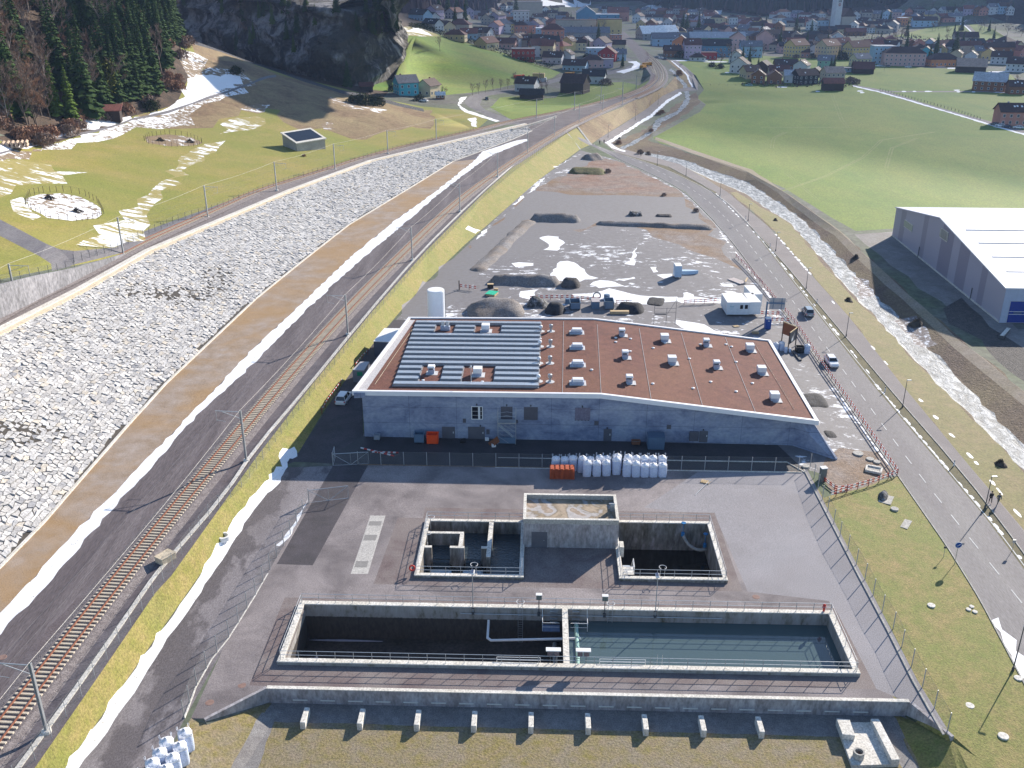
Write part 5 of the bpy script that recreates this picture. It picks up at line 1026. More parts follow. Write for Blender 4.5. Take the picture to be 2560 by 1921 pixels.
names = {'c': ('roof_vent', 'flat white louvred roof box'), 'b': ('roof_vent', 'white capped roof fan'), 'a': ('roof_vent', 'square white roof fan box'), 's': ('roof_vent', 'small white chimney cowl'), 'g': ('roof_vent', 'small grey turbine cowl'), 'd': ('roof_vent', 'double grey chimney')}
m_vent = M('white vent metal', (.80, .80, .80), (.74, .75, .77), 2, rough=.4); m_vb = M('blue grey vent side', (.35, .40, .52), (.42, .47, .58), 2, rough=.4, metal=.3)
m_flash = M('pale roof flashing', (.42, .42, .43), (.58, .57, .57), 3)
for kd, ls in vents.items():
 nm, lb = names[kd]; proto = None
 rows = sorted(range(len(ls)), key=lambda i: (ls[i][1], ls[i][0]))
 for n_, i in enumerate(rows):
  v = RFo(*ls[i]); w_ = BO + v
  extra = ' in the solar field' if ls[i][0] < 1100 else (' on the middle roof' if ls[i][0] < 1400 else ' on the right roof slope')
  lab = '%s%s, %s from the rear' % (lb, extra, ORD[n_]) if len(ls) > 1 else lb + ' among the solar panels at the rear left'
  if proto is None:
   p = thing(nm, (0, 0, 0), lab, 'roof vent', group='vents and fans on the hall roof'); proto = p
   if kd == 'c':
    k = MB(); k.box((0, 0, .2), (1.9, 1.2, .4)); k.build('upstand', m_vb, p); k = MB(); k.box((0, 0, .58), (1.6, .95, .4)); bev(k, 'hood', m_vent, p); k = MB(); k.box((0, 0, .02), (2.5, 1.9, .03)); k.build('flashing', m_flash, p)
   elif kd == 'b':
    k = MB(); k.box((0, 0, .35), (.95, .95, .7)); k.build('upstand', m_vb, p); k = MB(); k.box((0, 0, .85), (.7, .7, .35)); k.build('fan_housing', m_blue if 0 else m_dksteel, p); k = MB(); k.box((0, 0, 1.12), (1.15, 1.15, .28), taper=.85); bev(k, 'cap', m_vent, p); k = MB(); k.box((.1, -.1, .02), (1.8, 1.6, .03)); k.build('flashing', m_flash, p)
   elif kd == 'a':
    k = MB(); k.box((0, 0, .3), (1.2, 1.2, .6)); k.build('upstand', m_vb, p); k = MB(); k.box((0, 0, .85), (1.35, 1.35, .75)); bev(k, 'hood', m_vent, p); k = MB(); k.box((.1, -.1, .02), (2.0, 1.9, .03)); k.build('flashing', m_flash, p)
   elif kd == 's':
    k = MB(); k.lathe((0, 0, 0), [(.3, 0), (.2, .15), (.2, .7)], 12); k.build('pipe', m_galv, p); k = MB(); k.lathe((0, 0, .65), [(.3, 0), (.34, .12), (.28, .38), (.05, .46)], 12); k.build('cowl', m_vent, p, smooth=True); k = MB(); k.lathe((0, 0, .01), [(.7, 0), (.65, .03)], 12); k.build('flashing', m_flash, p)
   elif kd == 'g':
    k = MB(); k.lathe((0, 0, 0), [(.32, 0), (.2, .2), (.2, .7)], 12); k.build('pipe', m_galv, p); k = MB()
    for q in range(10): a = q * .628; k.box((.3 * math.cos(a), .3 * math.sin(a), .95), (.05, .16, .5), a)
    k.lathe((0, 0, 1.18), [(.34, 0), (.1, .1)], 12); k.build('turbine', m_galv, p); k = MB(); k.lathe((0, 0, .01), [(.7, 0), (.65, .03)], 12); k.build('flashing', m_flash, p)
   else:
    k = MB(); k.box((0, 0, .35), (1.6, .9, .7)); k.build('upstand', m_vb, p)
    for s in (-.4, .4): k = MB(); k.box((s, 0, 1.1), (.5, .5, .9)); k.build('flue', m_galv, p)
  else: p = dup(proto, label=lab)
  p.location = Lp(w_.x, w_.y, w_.z); p.rotation_euler = (0, 0, -YAW)
proto = None
dots = [(1167, 733), (1164, 790), (1362, 733), (1330, 731), (1361, 760), (1411, 753), (1513, 745), (1568, 745), (1580, 750), (1437, 742), (1489, 776), (1590, 783), (1330, 740), (1278, 800), (1410, 830), (1497, 840), (1535, 826), (1625, 829), (1590, 847), (984, 800), (1042, 826), (914, 823), (940, 828), (976, 787), (1009, 762)]
for i, (a, b) in enumerate(sorted(dots, key=lambda q: q[0])):
 v = RFo(a, b) + BO; lb = 'tiny round white roof outlet, %s from the left' % ORD[i]
 if proto is None: k = MB(); k.lathe((0, 0, 0), [(.22, 0), (.22, .12), (.26, .14), (.1, .2)], 10); proto = o = k.build('roof_outlet', m_vent); tag(o, lb, 'roof outlet', 'small outlets dotted over the hall roof')
 else: o = proto.copy(); COL.objects.link(o); o['label'] = lb
 o.location = Lp(v.x, v.y, v.z)
sa, sb, sc_, sd_ = RF(982, 968), RF(1345, 966), RF(1352, 806), RF(1042, 803)
m_pv = None
def pvmat():
 m, tt, b = nodes('sky pale solar module'); br_ = tt.nodes.new('ShaderNodeTexBrick'); br_.offset = 0; v = coords(tt)
 b.inputs['Base Color'].default_value = (.50, .56, .64, 1); b.inputs['Roughness'].default_value = .34; b.inputs['Metallic'].default_value = .5; b.inputs['Specular IOR Level'].default_value = 1.0; b.inputs['Coat Weight'].default_value = .6; b.inputs['Coat Roughness'].default_value = .12; return m  # sky reflection is put into the pale base colour
m_pv = pvmat(); m_pale = M('alu grey', (.42, .44, .48), rough=.5)
NR = 14; ymin = sa.y; ymax = sd_.y; dep = (ymax - ymin) / NR
def xl(y): f = (y - ymin) / (ymax - ymin); return sa.x + (sd_.x - sa.x) * f
def xr_(y): f = (y - ymin) / (ymax - ymin); return sb.x + (sc_.x - sb.x) * f
gaps = {0: [], 1: [], 2: [], 3: []}
def gx(px, py): return RF(px, py).x
for r in range(NR):
 y = ymin + dep * (r + .5); X0, X1 = xl(y), xr_(y); segs = [(X0, X1)]
 if r in (1, 2, 3): segs = [(X0, gx(1048, 945)), (gx(1104, 945), gx(1154, 945)), (gx(1236, 945), X1)]
 if r in (11, 12): segs = [(X0, gx(1088, 822)), (gx(1138, 822), gx(1187, 822)), (gx(1254, 822), X1)]
 for si, (a, b) in enumerate(segs):
  n = max(2, round((b - a) / 1.02)); wd = (b - a) / n
  pos = ', %s piece' % ('left', 'middle', 'right')[si] if len(segs) > 1 else ''
  T_ = lthing('solar_row', (a + b) / 2, y + BO.y, ZF + .12, 'row of tilted blue grey solar modules, %s from the front%s' % (ORD[r], pos), 'solar panels', 0, 'solar rows on the hall roof')
  k = MB(); k.add([(-wd / 2 + .025, -dep * .36, .34), (wd / 2 - .025, -dep * .36, .34), (wd / 2 - .025, dep * .40, .10), (-wd / 2 + .025, dep * .40, .10), (-wd / 2 + .025, -dep * .36, .30), (wd / 2 - .025, -dep * .36, .30), (wd / 2 - .025, dep * .40, .06), (-wd / 2 + .025, dep * .40, .06)], [(0, 1, 2, 3), (7, 6, 5, 4), (0, 4, 5, 1), (1, 5, 6, 2), (2, 6, 7, 3), (3, 7, 4, 0)]); p0 = None
  for i in range(n):
   if p0 is None: p0 = o = k.build('module', m_pv, T_)
   else: o = p0.copy(); COL.objects.link(o)
   o.location = (-(b - a) / 2 + wd * (i + .5), 0, 0)
  k = MB(); k.box((0, -dep * .36 + .0, .1), (b - a, .05, .36)).box((0, dep * .40, 0), (b - a, .05, .1)).box((0, 0, -.06), (b - a + .3, dep * .9, .04)); k.build('frame', M('pale tray', (.30, .30, .32)), T_)
  k = MB(); k.add([(-(b - a) / 2, -dep * .355, .325), ((b - a) / 2, -dep * .355, .325), ((b - a) / 2, dep * .395, .085), (-(b - a) / 2, dep * .395, .085)], [(0, 1, 2, 3)]); k.build('rails', m_pale, T_)
v = RF(1180, 985); 
t2 = lthing('weather_mast', v.x, v.y + BO.y, ZF, 'thin weather mast standing in the front of the solar field', 'mast'); a = RF(1178, 960); t2.location = Lp(a.x, a.y + BO.y, ZF)
k = MB(); k.tube((0, 0, 0), (0, 0, 2.8), .05).box((0, 0, 2.6), (.6, .06, .06)); k.build('pole', m_galv, t2); k = MB(); k.lathe((0, 0, 2.7), [(.1, 0), (.16, .15), (.05, .3)], 8); k.build('sensor', m_white, t2); k = MB(); k.lathe((0, 0, 0), [(.8, 0), (.2, .25)], 8); k.build('flashing', m_flash, t2)
for i, (a, b) in enumerate((((1409, 805), (1406, 985)), ((1493, 812), (1503, 987)), ((1598, 822), (1628, 1000)), ((1703, 833), (1757, 1018)), ((1813, 845), (1890, 1035)))):
 A_, B_ = RF(*a) + BO, RF(*b) + BO; k = MB(); k.bar(Lp(A_.x, A_.y, A_.z + .05), Lp(B_.x, B_.y, B_.z + .05), .05, .03)
 k.build('safety_line', m_flash, label='dotted pale safety line across the hall roof, %s from the left' % ORD[i], cat='safety line')
for (a, b, lb) in (((937, 963), (1040, 812), 'thin pale cable on the red roof left of the solar field'), ((1886, 860), (1985, 1025), 'thin pale cable near the right edge of the red roof')):
 A_, B_ = RF(*a) + BO, RF(*b) + BO; k = MB(); k.path([Lp(A_.x, A_.y, A_.z + .1), Lp(B_.x, B_.y, B_.z + .1)], .03, 4); k.build('lightning_cable', m_conct, label=lb, cat='cable')
k = MB(); a = BO + q_[3]; b = BO + q_[2]; k.add([Lp(a.x, a.y, a.z + .2), Lp(b.x * .45 + a.x * .55, b.y * .45 + a.y * .55, a.z + .2), Lp(b.x * .45 + a.x * .55 + .9, b.y * .45 + a.y * .55, a.z - 1.8), Lp(a.x + .9, a.y, a.z - 1.8)], [(0, 1, 2, 3)]); k.build('membrane', M('teal membrane', (.015, .10, .12), (.03, .15, .17), 1, rough=.4), label='teal membrane hanging over the rear right roof edge of the hall', cat='membrane')
# ================================================================ things standing about
def tint(name, c, rough=.6, v=.12, metal=0): return M(name, c, tuple(x * (1 - v) for x in c[:3]), 1.5, rough=rough, metal=metal)
m_red = tint('signal red', (.55, .05, .035)); m_orange = tint('bright orange', (.90, .08, .01), .5); m_wood = M('raw wood', (.50, .36, .20), (.60, .46, .28), 2, st=(1, 6, 1)); m_black = tint('black plastic', (.015, .016, .02), .5)
m_bgrey = tint('blue grey paint', (.12, .19, .28), .5); m_dblue = tint('deep blue', (.012, .07, .32), .45); m_bagt = M('bag fabric', (.80, .81, .84), (.70, .72, .78), 3, fine=9, bmp=.4); m_bagshade = M('shaded bag side fabric', (.58, .65, .80), (.50, .57, .74), 2, fine=8, bmp=.3, st=(1, 1, 3))  # bag sides hold their blue shade in the colour, tops the lit white
m_dirt = M('dark earth', (.05, .045, .045), (.12, .105, .10), .6, fine=2, bmp=1, bd=.3); m_gmound = M('grey spoil', (.17, .165, .17), (.25, .24, .24), .5, fine=3, bmp=.7, bd=.2, c=(.20, .14, .09), cscale=.15, camt=.5); m_tar = M('black planings', (.014, .014, .018), (.05, .05, .055), .9, fine=3, bmp=.8, bd=.15); m_rubble = M('rubble', (.05, .05, .05), (.25, .25, .26), 1.6, fine=2, bmp=1, bd=.3, lo=.45, hi=.62)
def mound(name, mt, a, b, w_, h, label, z=0, seed=1, cat='earth mound', rough=.25, ez=None):
 """heap along the line a-b (photo positions)"""
 A_, B_ = G(*a), G(*b); d = (B_ - A_); L = max(d.length, .5); d.normalize(); nn = Vector((-d.y, d.x, 0)); r = random.Random(seed); nu, nv = max(8, int(L / 1.2)), 10; vs = []
 for i in range(nu + 1):
  for j in range(nv + 1):
   u = i / nu; v = j / nv * 2 - 1; e = min(1, min(u, 1 - u) * L / (w_ * .9) * 2); e = math.sin(min(1, e) * math.pi / 2)
   n_ = mn.noise(Vector((u * L * .3 + seed * 9, v * w_ * .3, 0))) 
   p = A_ + d * (u * L) + nn * v * w_ * (.55 + .45 * e) * (1 + rough * n_)
   hh = h * e * max(0, 1 - abs(v) ** 1.4) * (1 + rough * 1.4 * n_) + r.uniform(-.04, .04) * h
   if i in (0, nu) or j in (0, nv): hh = -.15
   vs.append((p.x, p.y, zt(p.x, p.y) + hh))
 k = MB(); k.add(vs, [(i * (nv + 1) + j, (i + 1) * (nv + 1) + j, (i + 1) * (nv + 1) + j + 1, i * (nv + 1) + j + 1) for i in range(nu) for j in range(nv)])
 o = k.build(name, mt, smooth=True, label=label, cat=cat); bm = bmesh.new(); bm.from_mesh(o.data); bmesh.ops.recalc_face_normals(bm, faces=bm.faces); 
 if bm.faces and sum(f.normal.z for f in bm.faces) < 0: bmesh.ops.reverse_faces(bm, faces=bm.faces)
 bm.to_mesh(o.data); bm.free(); return o
mound('gravel_mound', m_gmound, (1222, 704), (1402, 708), 3.0, 1.7, 'long grey spoil bank behind the green sheet on the site', seed=2)
mound('gravel_mound', m_gmound, (1325, 548), (1452, 552), 3.2, 1.8, 'left one of the two far dark banks across the site', seed=3)
mound('gravel_mound', m_gmound, (1488, 560), (1785, 572), 2.0, 1.0, 'long low bank reaching toward the road on the right of the site', seed=4)
mound('gravel_mound', m_gmound, (1190, 680), (1325, 552), 2.2, .6, 'low diagonal ridge at the left of the site', seed=5)
mound('gravel_mound', m_gmound, (1165, 778), (1312, 776), 5.2, 2.3, 'big grey heap directly behind the hall with a shaded face', seed=6)
mound('earth_mound', m_dirt, (1402, 712), (1452, 714), 2.6, 1.7, 'dark brown soil heap at the right end of the spoil bank', seed=7)
mound('black_heap', m_tar, (1362, 776), (1414, 780), 2.8, 1.9, 'black heap behind the hall between rubble and skip', seed=8)
mound('rubble_heap', m_rubble, (1316, 762), (1372, 764), 3.0, 1.3, 'mixed rubble with snow beside the black heap', seed=9, rough=.6)
mound('black_heap', m_tar, (1540, 772), (1612, 776), 3.0, 1.6, 'black cone shaped heap behind the stacked planks', seed=10)
mound('black_spill', m_tar, (1615, 752), (1664, 756), 3.6, .25, 'flat dark spill on the pale gravel of the site', seed=11, rough=.8)
mound('black_spill', m_tar, (2003, 1000), (2070, 1004), 3.2, .3, 'flat dark spill right of the hall', seed=12, rough=.5)
mound('black_spill', m_tar, (2060, 1085), (2092, 1087), 1.6, .15, 'small dark patch below the dark spill by the hall', seed=13)
mound('grass_mound', M('mossy mound', (.10, .11, .035), (.16, .13, .06), .4, fine=2, bmp=1, bd=.3), (1422, 430), (1515, 432), 4.5, 1.6, 'mossy mound at the far end of the building plot', seed=14)
mound('gravel_mound', m_gmound, (1458, 398), (1505, 396), 4, 1.8, 'small grey heap near the underpass', seed=15)
mound('rubble_heap', m_rubble, (1570, 538), (1606, 538), 1.5, 1.1, 'heap of rocks and scrap in the middle of the far site', seed=16, rough=.8)
mound('brush_pile', m_dirt, (1638, 540), (1682, 541), 1.5, .6, 'low brown pile right of the rock heap', seed=17)
for i, (a, b, s, lb) in enumerate([(2292, 812, 2.2, 'large dark brushwood pile on the bank between brook and hall'), (2140, 646, 1.5, 'small brushwood pile on the upper brook bank'), (2500, 1163, 1.4, 'dark twig pile on the grass between path and brook'), (2120, 753, 1.4, 'grey stone heap beside the brook'), (1938, 552, 1.1, 'dark stump pile near the upper brook'), (1548, 348, 1.2, 'dark stump pile on the bank near the underpass')]):
 c = G(a, b); r = random.Random(i + 50); k = MB()
 for q in range(70):
  th = r.uniform(0, 6.28); l = r.uniform(.5, 1) * s; p = c + Vector((math.cos(th) * l * .7, math.sin(th) * l * .6, -.05)); e = c + Vector((r.uniform(-.25, .25) * s, r.uniform(-.25, .25) * s, r.uniform(.3, .62) * s)); k.tube(p, e + (e - p) * .12, .05 * s, .02, 5)
 k.lathe(c, [(s * .8, -.2), (s * .6, .12 * s), (s * .25, .4 * s)], 10); k.build('brush_pile', M('brushwood', (.035, .028, .025), (.09, .07, .05), 2), label=lb, cat='brush pile')
for i, (a, b) in enumerate([(122, 497), (192, 530), (400, 352), (474, 356)]):
 c = G(a, b); r = random.Random(i + 80); k = MB()
 for q in range(40):
  th = r.uniform(0, 6.28); l = r.uniform(.6, 1) * 1.7; p = c + Vector((math.cos(th) * l, math.sin(th) * l * .7, -.05)); e = c + Vector((r.uniform(-.4, .4), r.uniform(-.3, .3), r.uniform(.5, 1.1))); k.tube(p, e, .07, .03, 5)
 k.build('brush_pile', M('brushwood', (.035, .028, .025)), label='dark branch pile in the %s meadow enclosure, %s one' % (('near', 'near', 'far', 'far')[i], ('left', 'right')[i % 2]), cat='brush pile')
c = P(1093, 838, 0); t = thing('silo', c, 'tall white cylindrical silo behind the rear left corner of the hall', 'silo')
k = MB(); k.lathe((0, 0, 0), [(1.62, .3), (1.65, .4), (1.65, 8.9), (1.55, 9.1)], 40); k.build('shell', tint('silo white', (.80, .82, .85), .4, .04), t, smooth=False); k = MB(); k.lathe((0, 0, 9.05), [(1.55, 0), (1.5, .06), (.1, .12)], 40); k.build('lid', m_white, t)
k = MB(); k.path([(1.72, 0, .3), (1.72, 0, 9.3)], .06); k.build('pipe', m_conc, t)
for a in range(4): k = MB(); k.box((1.3 * math.cos(a * 1.571), 1.3 * math.sin(a * 1.571), .15), (.2, .2, .5)); k.build('leg', m_galv, t)
def at(px, py, rz=0.0, dz=0.0): v = G(px, py, dz); return v, rz
def boxthing(name, px, py, dims, mt, label, cat, rz=0, lid=None, ribs=None, open_=False, taper=1, group=None):
 v = G(px, py); t = thing(name, v, label, cat, rz, group); w_, d, h = dims
 if open_:
  k = MB(); th = .07
  b0 = taper
  for (x0, y0, x1, y1) in ((-w_ / 2, 0, w_ / 2, th), (-w_ / 2, d - th, w_ / 2, d), (-w_ / 2, 0, -w_ / 2 + th, d), (w_ / 2 - th, 0, w_ / 2, d)): wallbox(k, x0, y0, x1, y1, .1, h)
  wallbox(k, -w_ / 2, 0, w_ / 2, d, .1, .2); k.build('tub', mt, t)
  k = MB(); wallbox(k, -w_ / 2 + th, th, w_ / 2 - th, d - th, .2, h * .55); k.build('contents', lid or m_dirt, t)
  k = MB()
  for x in (-w_ / 2, w_ / 2): k.bar((x, 0, h), (x, d, h), .1)
  for y in (0, d): k.bar((-w_ / 2, y, h), (w_ / 2, y, h), .1)
  k.build('rim', mt, t); k = MB()
  for x in (-w_ * .35, w_ * .35): k.box((x, d / 2, .05), (.15, d, .1))
  k.build('skid', m_dksteel, t)
 else:
  k = MB(); k.box((0, d / 2, h / 2), (w_, d, h), taper=taper); k.build('body', mt, t, bevel=.03)
  if lid: k = MB(); k.box((0, d / 2, h + .04), (w_ * taper + .08, d * taper + .08, .09)); k.build('lid', lid, t)
 if ribs:
  k = MB()
  for i in range(ribs): k.box((-w_ / 2 + w_ * (i + .5) / ribs, -.02, h / 2), (.08, .06, h * .9))
  k.build('ribs', mt, t)
 return t
boxthing('skip_container', 1438, 776, (2.1, 3.0, 1.5), m_bgrey, 'open blue grey skip behind the hall next to the black heap', 'skip', open_=True)
boxthing('site_box', 1489, 773, (1.6, 2.6, 1.5), m_bgrey, 'grey box with flat pinkish lid between skip and timber crate', 'box', lid=tint('dusty lid', (.42, .38, .38)), ribs=5)
boxthing('timber_crate', 1523, 775, (1.9, 2.8, 1.7), m_bgrey, 'open crate filled with yellow timber behind the hall', 'crate', open_=True, lid=m_wood)
v = G(1549, 786); t = thing('plank_stack', v, 'stack of pale planks lying behind the rear roof edge', 'planks')
for i in range(5):
 for j in range(3): k = MB(); k.box((0, j * .3, .1 + i * .12), (3.9 - .1 * ((i + j) % 3), .27, .10)); k.build('plank', m_wood, t)
boxthing('barrel', 1419, 761, (.95, .9, 1.1), m_bgrey, 'blue grey barrel left of the open skip', 'barrel')
k = MB(); k.lathe((0, 0, 0), [(.65, 0), (.65, .9), (.5, .95)], 16); o = k.build('barrel', m_bgrey, label='round tank with pale lid behind the timber crate', cat='barrel'); o.location = G(1517, 747)
def ring(px, py, ro, ri, h, tilt, mt, label, name='concrete_ring', cat='concrete ring'):
 k = MB(); n = 28; vs = []
 for r, z in ((ri, 0), (ro, 0), (ro * .98, h), (ri, h)): vs += [(r * math.cos(2 * math.pi * i / n), r * math.sin(2 * math.pi * i / n), z) for i in range(n)]
 k.add(vs, [(j * n + i, j * n + (i + 1) % n, ((j + 1) % 4) * n + (i + 1) % n, ((j + 1) % 4) * n + i) for j in range(4) for i in range(n)]); o = k.build(name, mt, label=label, cat=cat, smooth=False); o.location = G(px, py, .05); o.rotation_euler = (tilt, 0, 0); return o
ring(1492, 742, .9, .65, .7, R(60), m_conc, 'concrete pipe ring standing upright in the snow behind the hall')
ring(560, 1349, .80, .52, .55, 0, m_white, 'white concrete ring on the grass bank beside the snow')
t = thing('green_sheet', G(1225, 742), 'bright green corrugated sheet lying on the spoil at left', 'sheet', R(-20)); k = MB()
for i in range(8): k.box((-1.0 + i * .27, 1.2, .5 + .04 * (i % 2)), (.25, 2.6, .05))
k.build('sheet', tint('sea green', (.02, .50, .30), .5), t); k = MB(); k.box((0, 1.2, .22), (2.0, 2.2, .4)); k.build('support', m_wood, t)
boxthing('wooden_box', 1226, 722, (1.3, .8, .9), m_black, 'wooden box with pale lid above the green sheet', 'box', lid=m_wood); boxthing('wooden_box', 1240, 728, (.9, .7, .5), m_wood, 'small pale box right of the green sheet', 'box')
k = MB(); k.box((0, 0, 1.1), (.18, .18, 2.2)); o = k.build('marker_post', m_black, label='dark wooden post at the left edge of the site', cat='post'); o.location = G(1148, 726)
def container(c0, c1, label, win=False, logo=False, dep=6.0, h=2.6):
 A_ = P(c0[0], c0[1], -.2); B_ = P(c1[0], c1[1], -.2); d = (B_ - A_); w_ = d.length; a = math.atan2(d.y, d.x); t = thing('site_container', (A_.x, A_.y, -.2), label, 'container', a); wc = tint('container white', (.66, .72, .76), .45)
 k = MB(); wallbox(k, .05, .03, w_ - .05, dep, .08, h - .1); k.build('body', wc, t)
 k = MB(); wallbox(k, 0, 0, w_, dep + .03, h - .12, h); k.build('roof', m_white, t); k = MB(); wallbox(k, 0, 0, w_, dep, 0, .1)
 for x in (.0, w_ - .12): wallbox(k, x, -.0, x + .12, .1, .1, h - .12)
 k.build('frame', wc, t)
 if win:
  for x in (w_ * .3, w_ * .72): k = MB(); k.box((x, .0, 1.65), (.75, .06, 1.0)); f = k.build('window', m_white, t); k = MB(); k.box((x, -.02, 1.65), (.6, .06, .85)); k.build('pane', m_dark, f)
 if logo:
  k = MB()
  for x, y, a_, b_ in ((.75, 1.85, .16, .05), (.75, 1.7, .05, .28), (.95, 1.7, .05, .28), (1.1, 1.6, .22, .05), (1.2, 1.75, .05, .25), (1.35, 1.65, .1, .1), (.95, 1.2, .5, .04)): k.box((x, .01, y), (a_, .03, b_))
  k.build('logo', tint('teal mark', (.03, .35, .42)), t)
container((1815.7, 787), (1843.4, 787), 'left one of the three joined white site containers, with a small teal mark', logo=True); container((1843.6, 787), (1871.8, 787), 'middle joined white site container with two dark windows', win=True); container((1872, 786.5), (1900, 786), 'right one of the three joined white site containers'); container((1877, 766), (1903.6, 765.5), 'single white container standing behind the joined three')
t = thing('portable_toilet', G(1920, 824), 'dark blue portable toilet with white roof near the road sign', 'toilet'); k = MB(); k.box((0, .55, 1.05), (1.1, 1.1, 2.1)); k.build('cabin', m_dblue, t, bevel=.04); k = MB(); k.box((0, .55, 2.2), (1.15, 1.15, .25), taper=.8); k.build('roof', m_white, t, bevel=.04); k = MB(); k.box((0, -.02, 1.0), (.7, .05, 1.7)); q = k.build('door', m_dblue, t); k = MB(); k.box((0, -.06, 1.75), (.4, .03, .15)); k.build('door_sign', m_white, q)
v = G(1912.5, 809); t = thing('road_sign', v, 'back of a large grey road sign on a thick steel post by the road', 'road sign', R(-8)); k = MB(); k.box((0, 0, 2.3), (.3, .3, 4.6)); k.build('post', m_bgrey, t); k = MB(); k.box((1.6, 0, 4.3), (3.5, .25, .25)); k.build('arm', m_bgrey, t)
k = MB(); k.box((2.0, .2, 4.2), (3.0, .06, 2.4)); k.build('panel', m_galv, t); k = MB()
for x in (1.2, 2.8): k.box((x, .1, 4.2), (.12, .12, 2.3))
k.build('brace', m_bgrey, t)
A_, B_, C_ = G(1954, 852), G(1988, 866), G(1969, 881); t = thing('billboard', A_.copy(), 'wooden V shaped billboard with dark front at the road edge', 'billboard')
for a, b, nm, mt in ((A_, B_, 'back_board', tint('red brown board', (.28, .09, .035))), (C_, B_, 'front_board', tint('dark poster', (.03, .04, .055)))):
 k = MB(); d = (b - a).normalized(); q = Vector((0, 0, 2.6)); k.bar(a + q - d * .1, b + q + d * .1, .08, 2.3); k2 = part(k, nm, mt, t)
 k = MB()
 for p in (a, b): k.bar(p, p + Vector((0, 0, 3.9)), .16)
 part(k, 'posts', m_dirt if 0 else M('brown timber', (.10, .055, .035)), t)
 k = MB(); k.bar(a + Vector((0, 0, 3.8)), b + Vector((0, 0, 3.8)), .14); part(k, 'top_beam', m_wood, t)
k = MB(); d = (B_ - C_); n_ = Vector((d.y, -d.x, 0)).normalized() * .1
f = [(.25, 1.9), (.32, 2.9), (.42, 2.2), (.60, 3.3), (.50, 2.0), (.38, 1.7)]; k.add([C_ + d * a + n_ + Vector((0, 0, z)) for a, z in f], [(0, 1, 2, 3, 4, 5)]); part(k, 'poster_mark', m_white, t)
def bagproto(h=2.0, s=1.2):
 t = thing('big_bag', (0, 0, 0), '', 'bulk bag'); r = random.Random(5)
 def lay(rows, n=16):
  vs = []
  for r0, z, sq in rows:
   for i in range(n):
    a = 2 * math.pi * i / n; c_, s_ = math.cos(a), math.sin(a); q = (abs(c_) ** sq + abs(s_) ** sq) ** (-1 / sq); vs.append((r0 * q * c_, r0 * q * s_, z))
  m = len(rows); return vs, [(j * n + i, j * n + (i + 1) % n, (j + 1) * n + (i + 1) % n, (j + 1) * n + i) for j in range(m - 1) for i in range(n)] + [tuple(range(n - 1, -1, -1)), tuple((m - 1) * n + i for i in range(n))]
 k = MB(); k.add(*lay([(s * .44, 0, 5), (s * .48, .15, 5), (s * .50, h * .35, 4), (s * .49, h * .7, 4), (s * .48, h * .82, 4)])); k.build('bag_body', m_bagshade, t, smooth=True)
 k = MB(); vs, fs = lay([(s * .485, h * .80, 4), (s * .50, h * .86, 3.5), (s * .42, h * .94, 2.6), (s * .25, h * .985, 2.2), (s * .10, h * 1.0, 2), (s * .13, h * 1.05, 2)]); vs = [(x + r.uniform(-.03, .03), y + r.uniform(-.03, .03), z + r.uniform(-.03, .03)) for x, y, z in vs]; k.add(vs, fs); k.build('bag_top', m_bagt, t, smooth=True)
 for a, b in ((1, 1), (-1, 1), (-1, -1), (1, -1)): k = MB(); k.path([(a * s * .40, b * s * .42, h * .84), (a * s * .46, b * s * .40, h * 1.06), (a * s * .36, b * s * .46, h * 1.08), (a * s * .36, b * s * .42, h * .86)], .02, 4); k.build('lifting_loop', m_bagt, t)
 return t
bag = bagproto(); br_ = [(1467, 1195), (1492, 1194), (1516, 1193), (1541, 1190), (1567, 1195), (1590, 1196), (1611.5, 1196), (1633.5, 1196), (1656, 1196)]
n = 0; rb = random.Random(8)
for i, (a, b) in enumerate(br_):
 lb = 'white bulk bag in the front row by the yard fence, %s from left' % ORD[i]
 o = dup(bag); v = P(a, b, 0); o.location = v + WY * .6; o.rotation_euler = (rb.uniform(-.02, .02), rb.uniform(-.03, .03), -YAW + rb.uniform(-.06, .06)); o['label'] = lb; o['group'] = 'white bulk bags stacked along the yard fence'; o.scale = (1.02, 1, (1.18, 1.14, 1.14, 1.3, 1.18, 1.14, .98, .98, 1.0)[i])
for i, (a, z) in enumerate([(1389, 1.05), (1411, 1.02), (1432, 1.1), (1453, 1.2), (1476, 1.03), (1498, 1.15), (1518, 1.1), (1543, 1.25), (1569, 1.2), (1591, 1.12), (1612, 1.12), (1633, 1.12), (1655, 1.12)]):
 o = dup(bag); v = P(a, 1182 if i != 3 else 1186, 0); o.location = v + WY * .75; o.rotation_euler = (0, (.09 if i == 3 else rb.uniform(-.04, .04)), -YAW + rb.uniform(-.08, .08)); o['label'] = 'white bulk bag in the rear row by the yard fence, %s from left' % ORD[i]; o['group'] = 'white bulk bags stacked along the yard fence'; o.scale = (1, 1, z)
for i, (a, b) in enumerate([(459, 1818), (446, 1850), (414, 1846), (397, 1873), (428, 1878), (379, 1898), (411, 1906), (362, 1925), (394, 1934), (345, 1950), (377, 1962)]):
 o = dup(bag); v = P(a, b, 2.3); o.location = (v.x, v.y, zt(v.x, v.y)); o.rotation_euler = (0, 0, R(28) + rb.uniform(-.1, .1)); o.scale = (1.05, 1.05, 1.12); o['label'] = 'white bulk bag in the pile at the bottom left corner, %s from the top' % ORD[i]; o['group'] = 'white bulk bags piled at the bottom left'
for i, (a, b, s) in enumerate([(1938, 877, .8), (1953, 876, .85), (1964, 881, .5), (1974, 881, .4), (2016, 884, .9)]):
 o = dup(bag); o.location = G(a, b); o.scale = (s, s, s); o['label'] = ('white bag right of the hall below the billboard, %s from the left' % ORD[i]) if i < 4 else 'white bag leaning by the striped road fence'; o['group'] = 'white bags near the billboard'
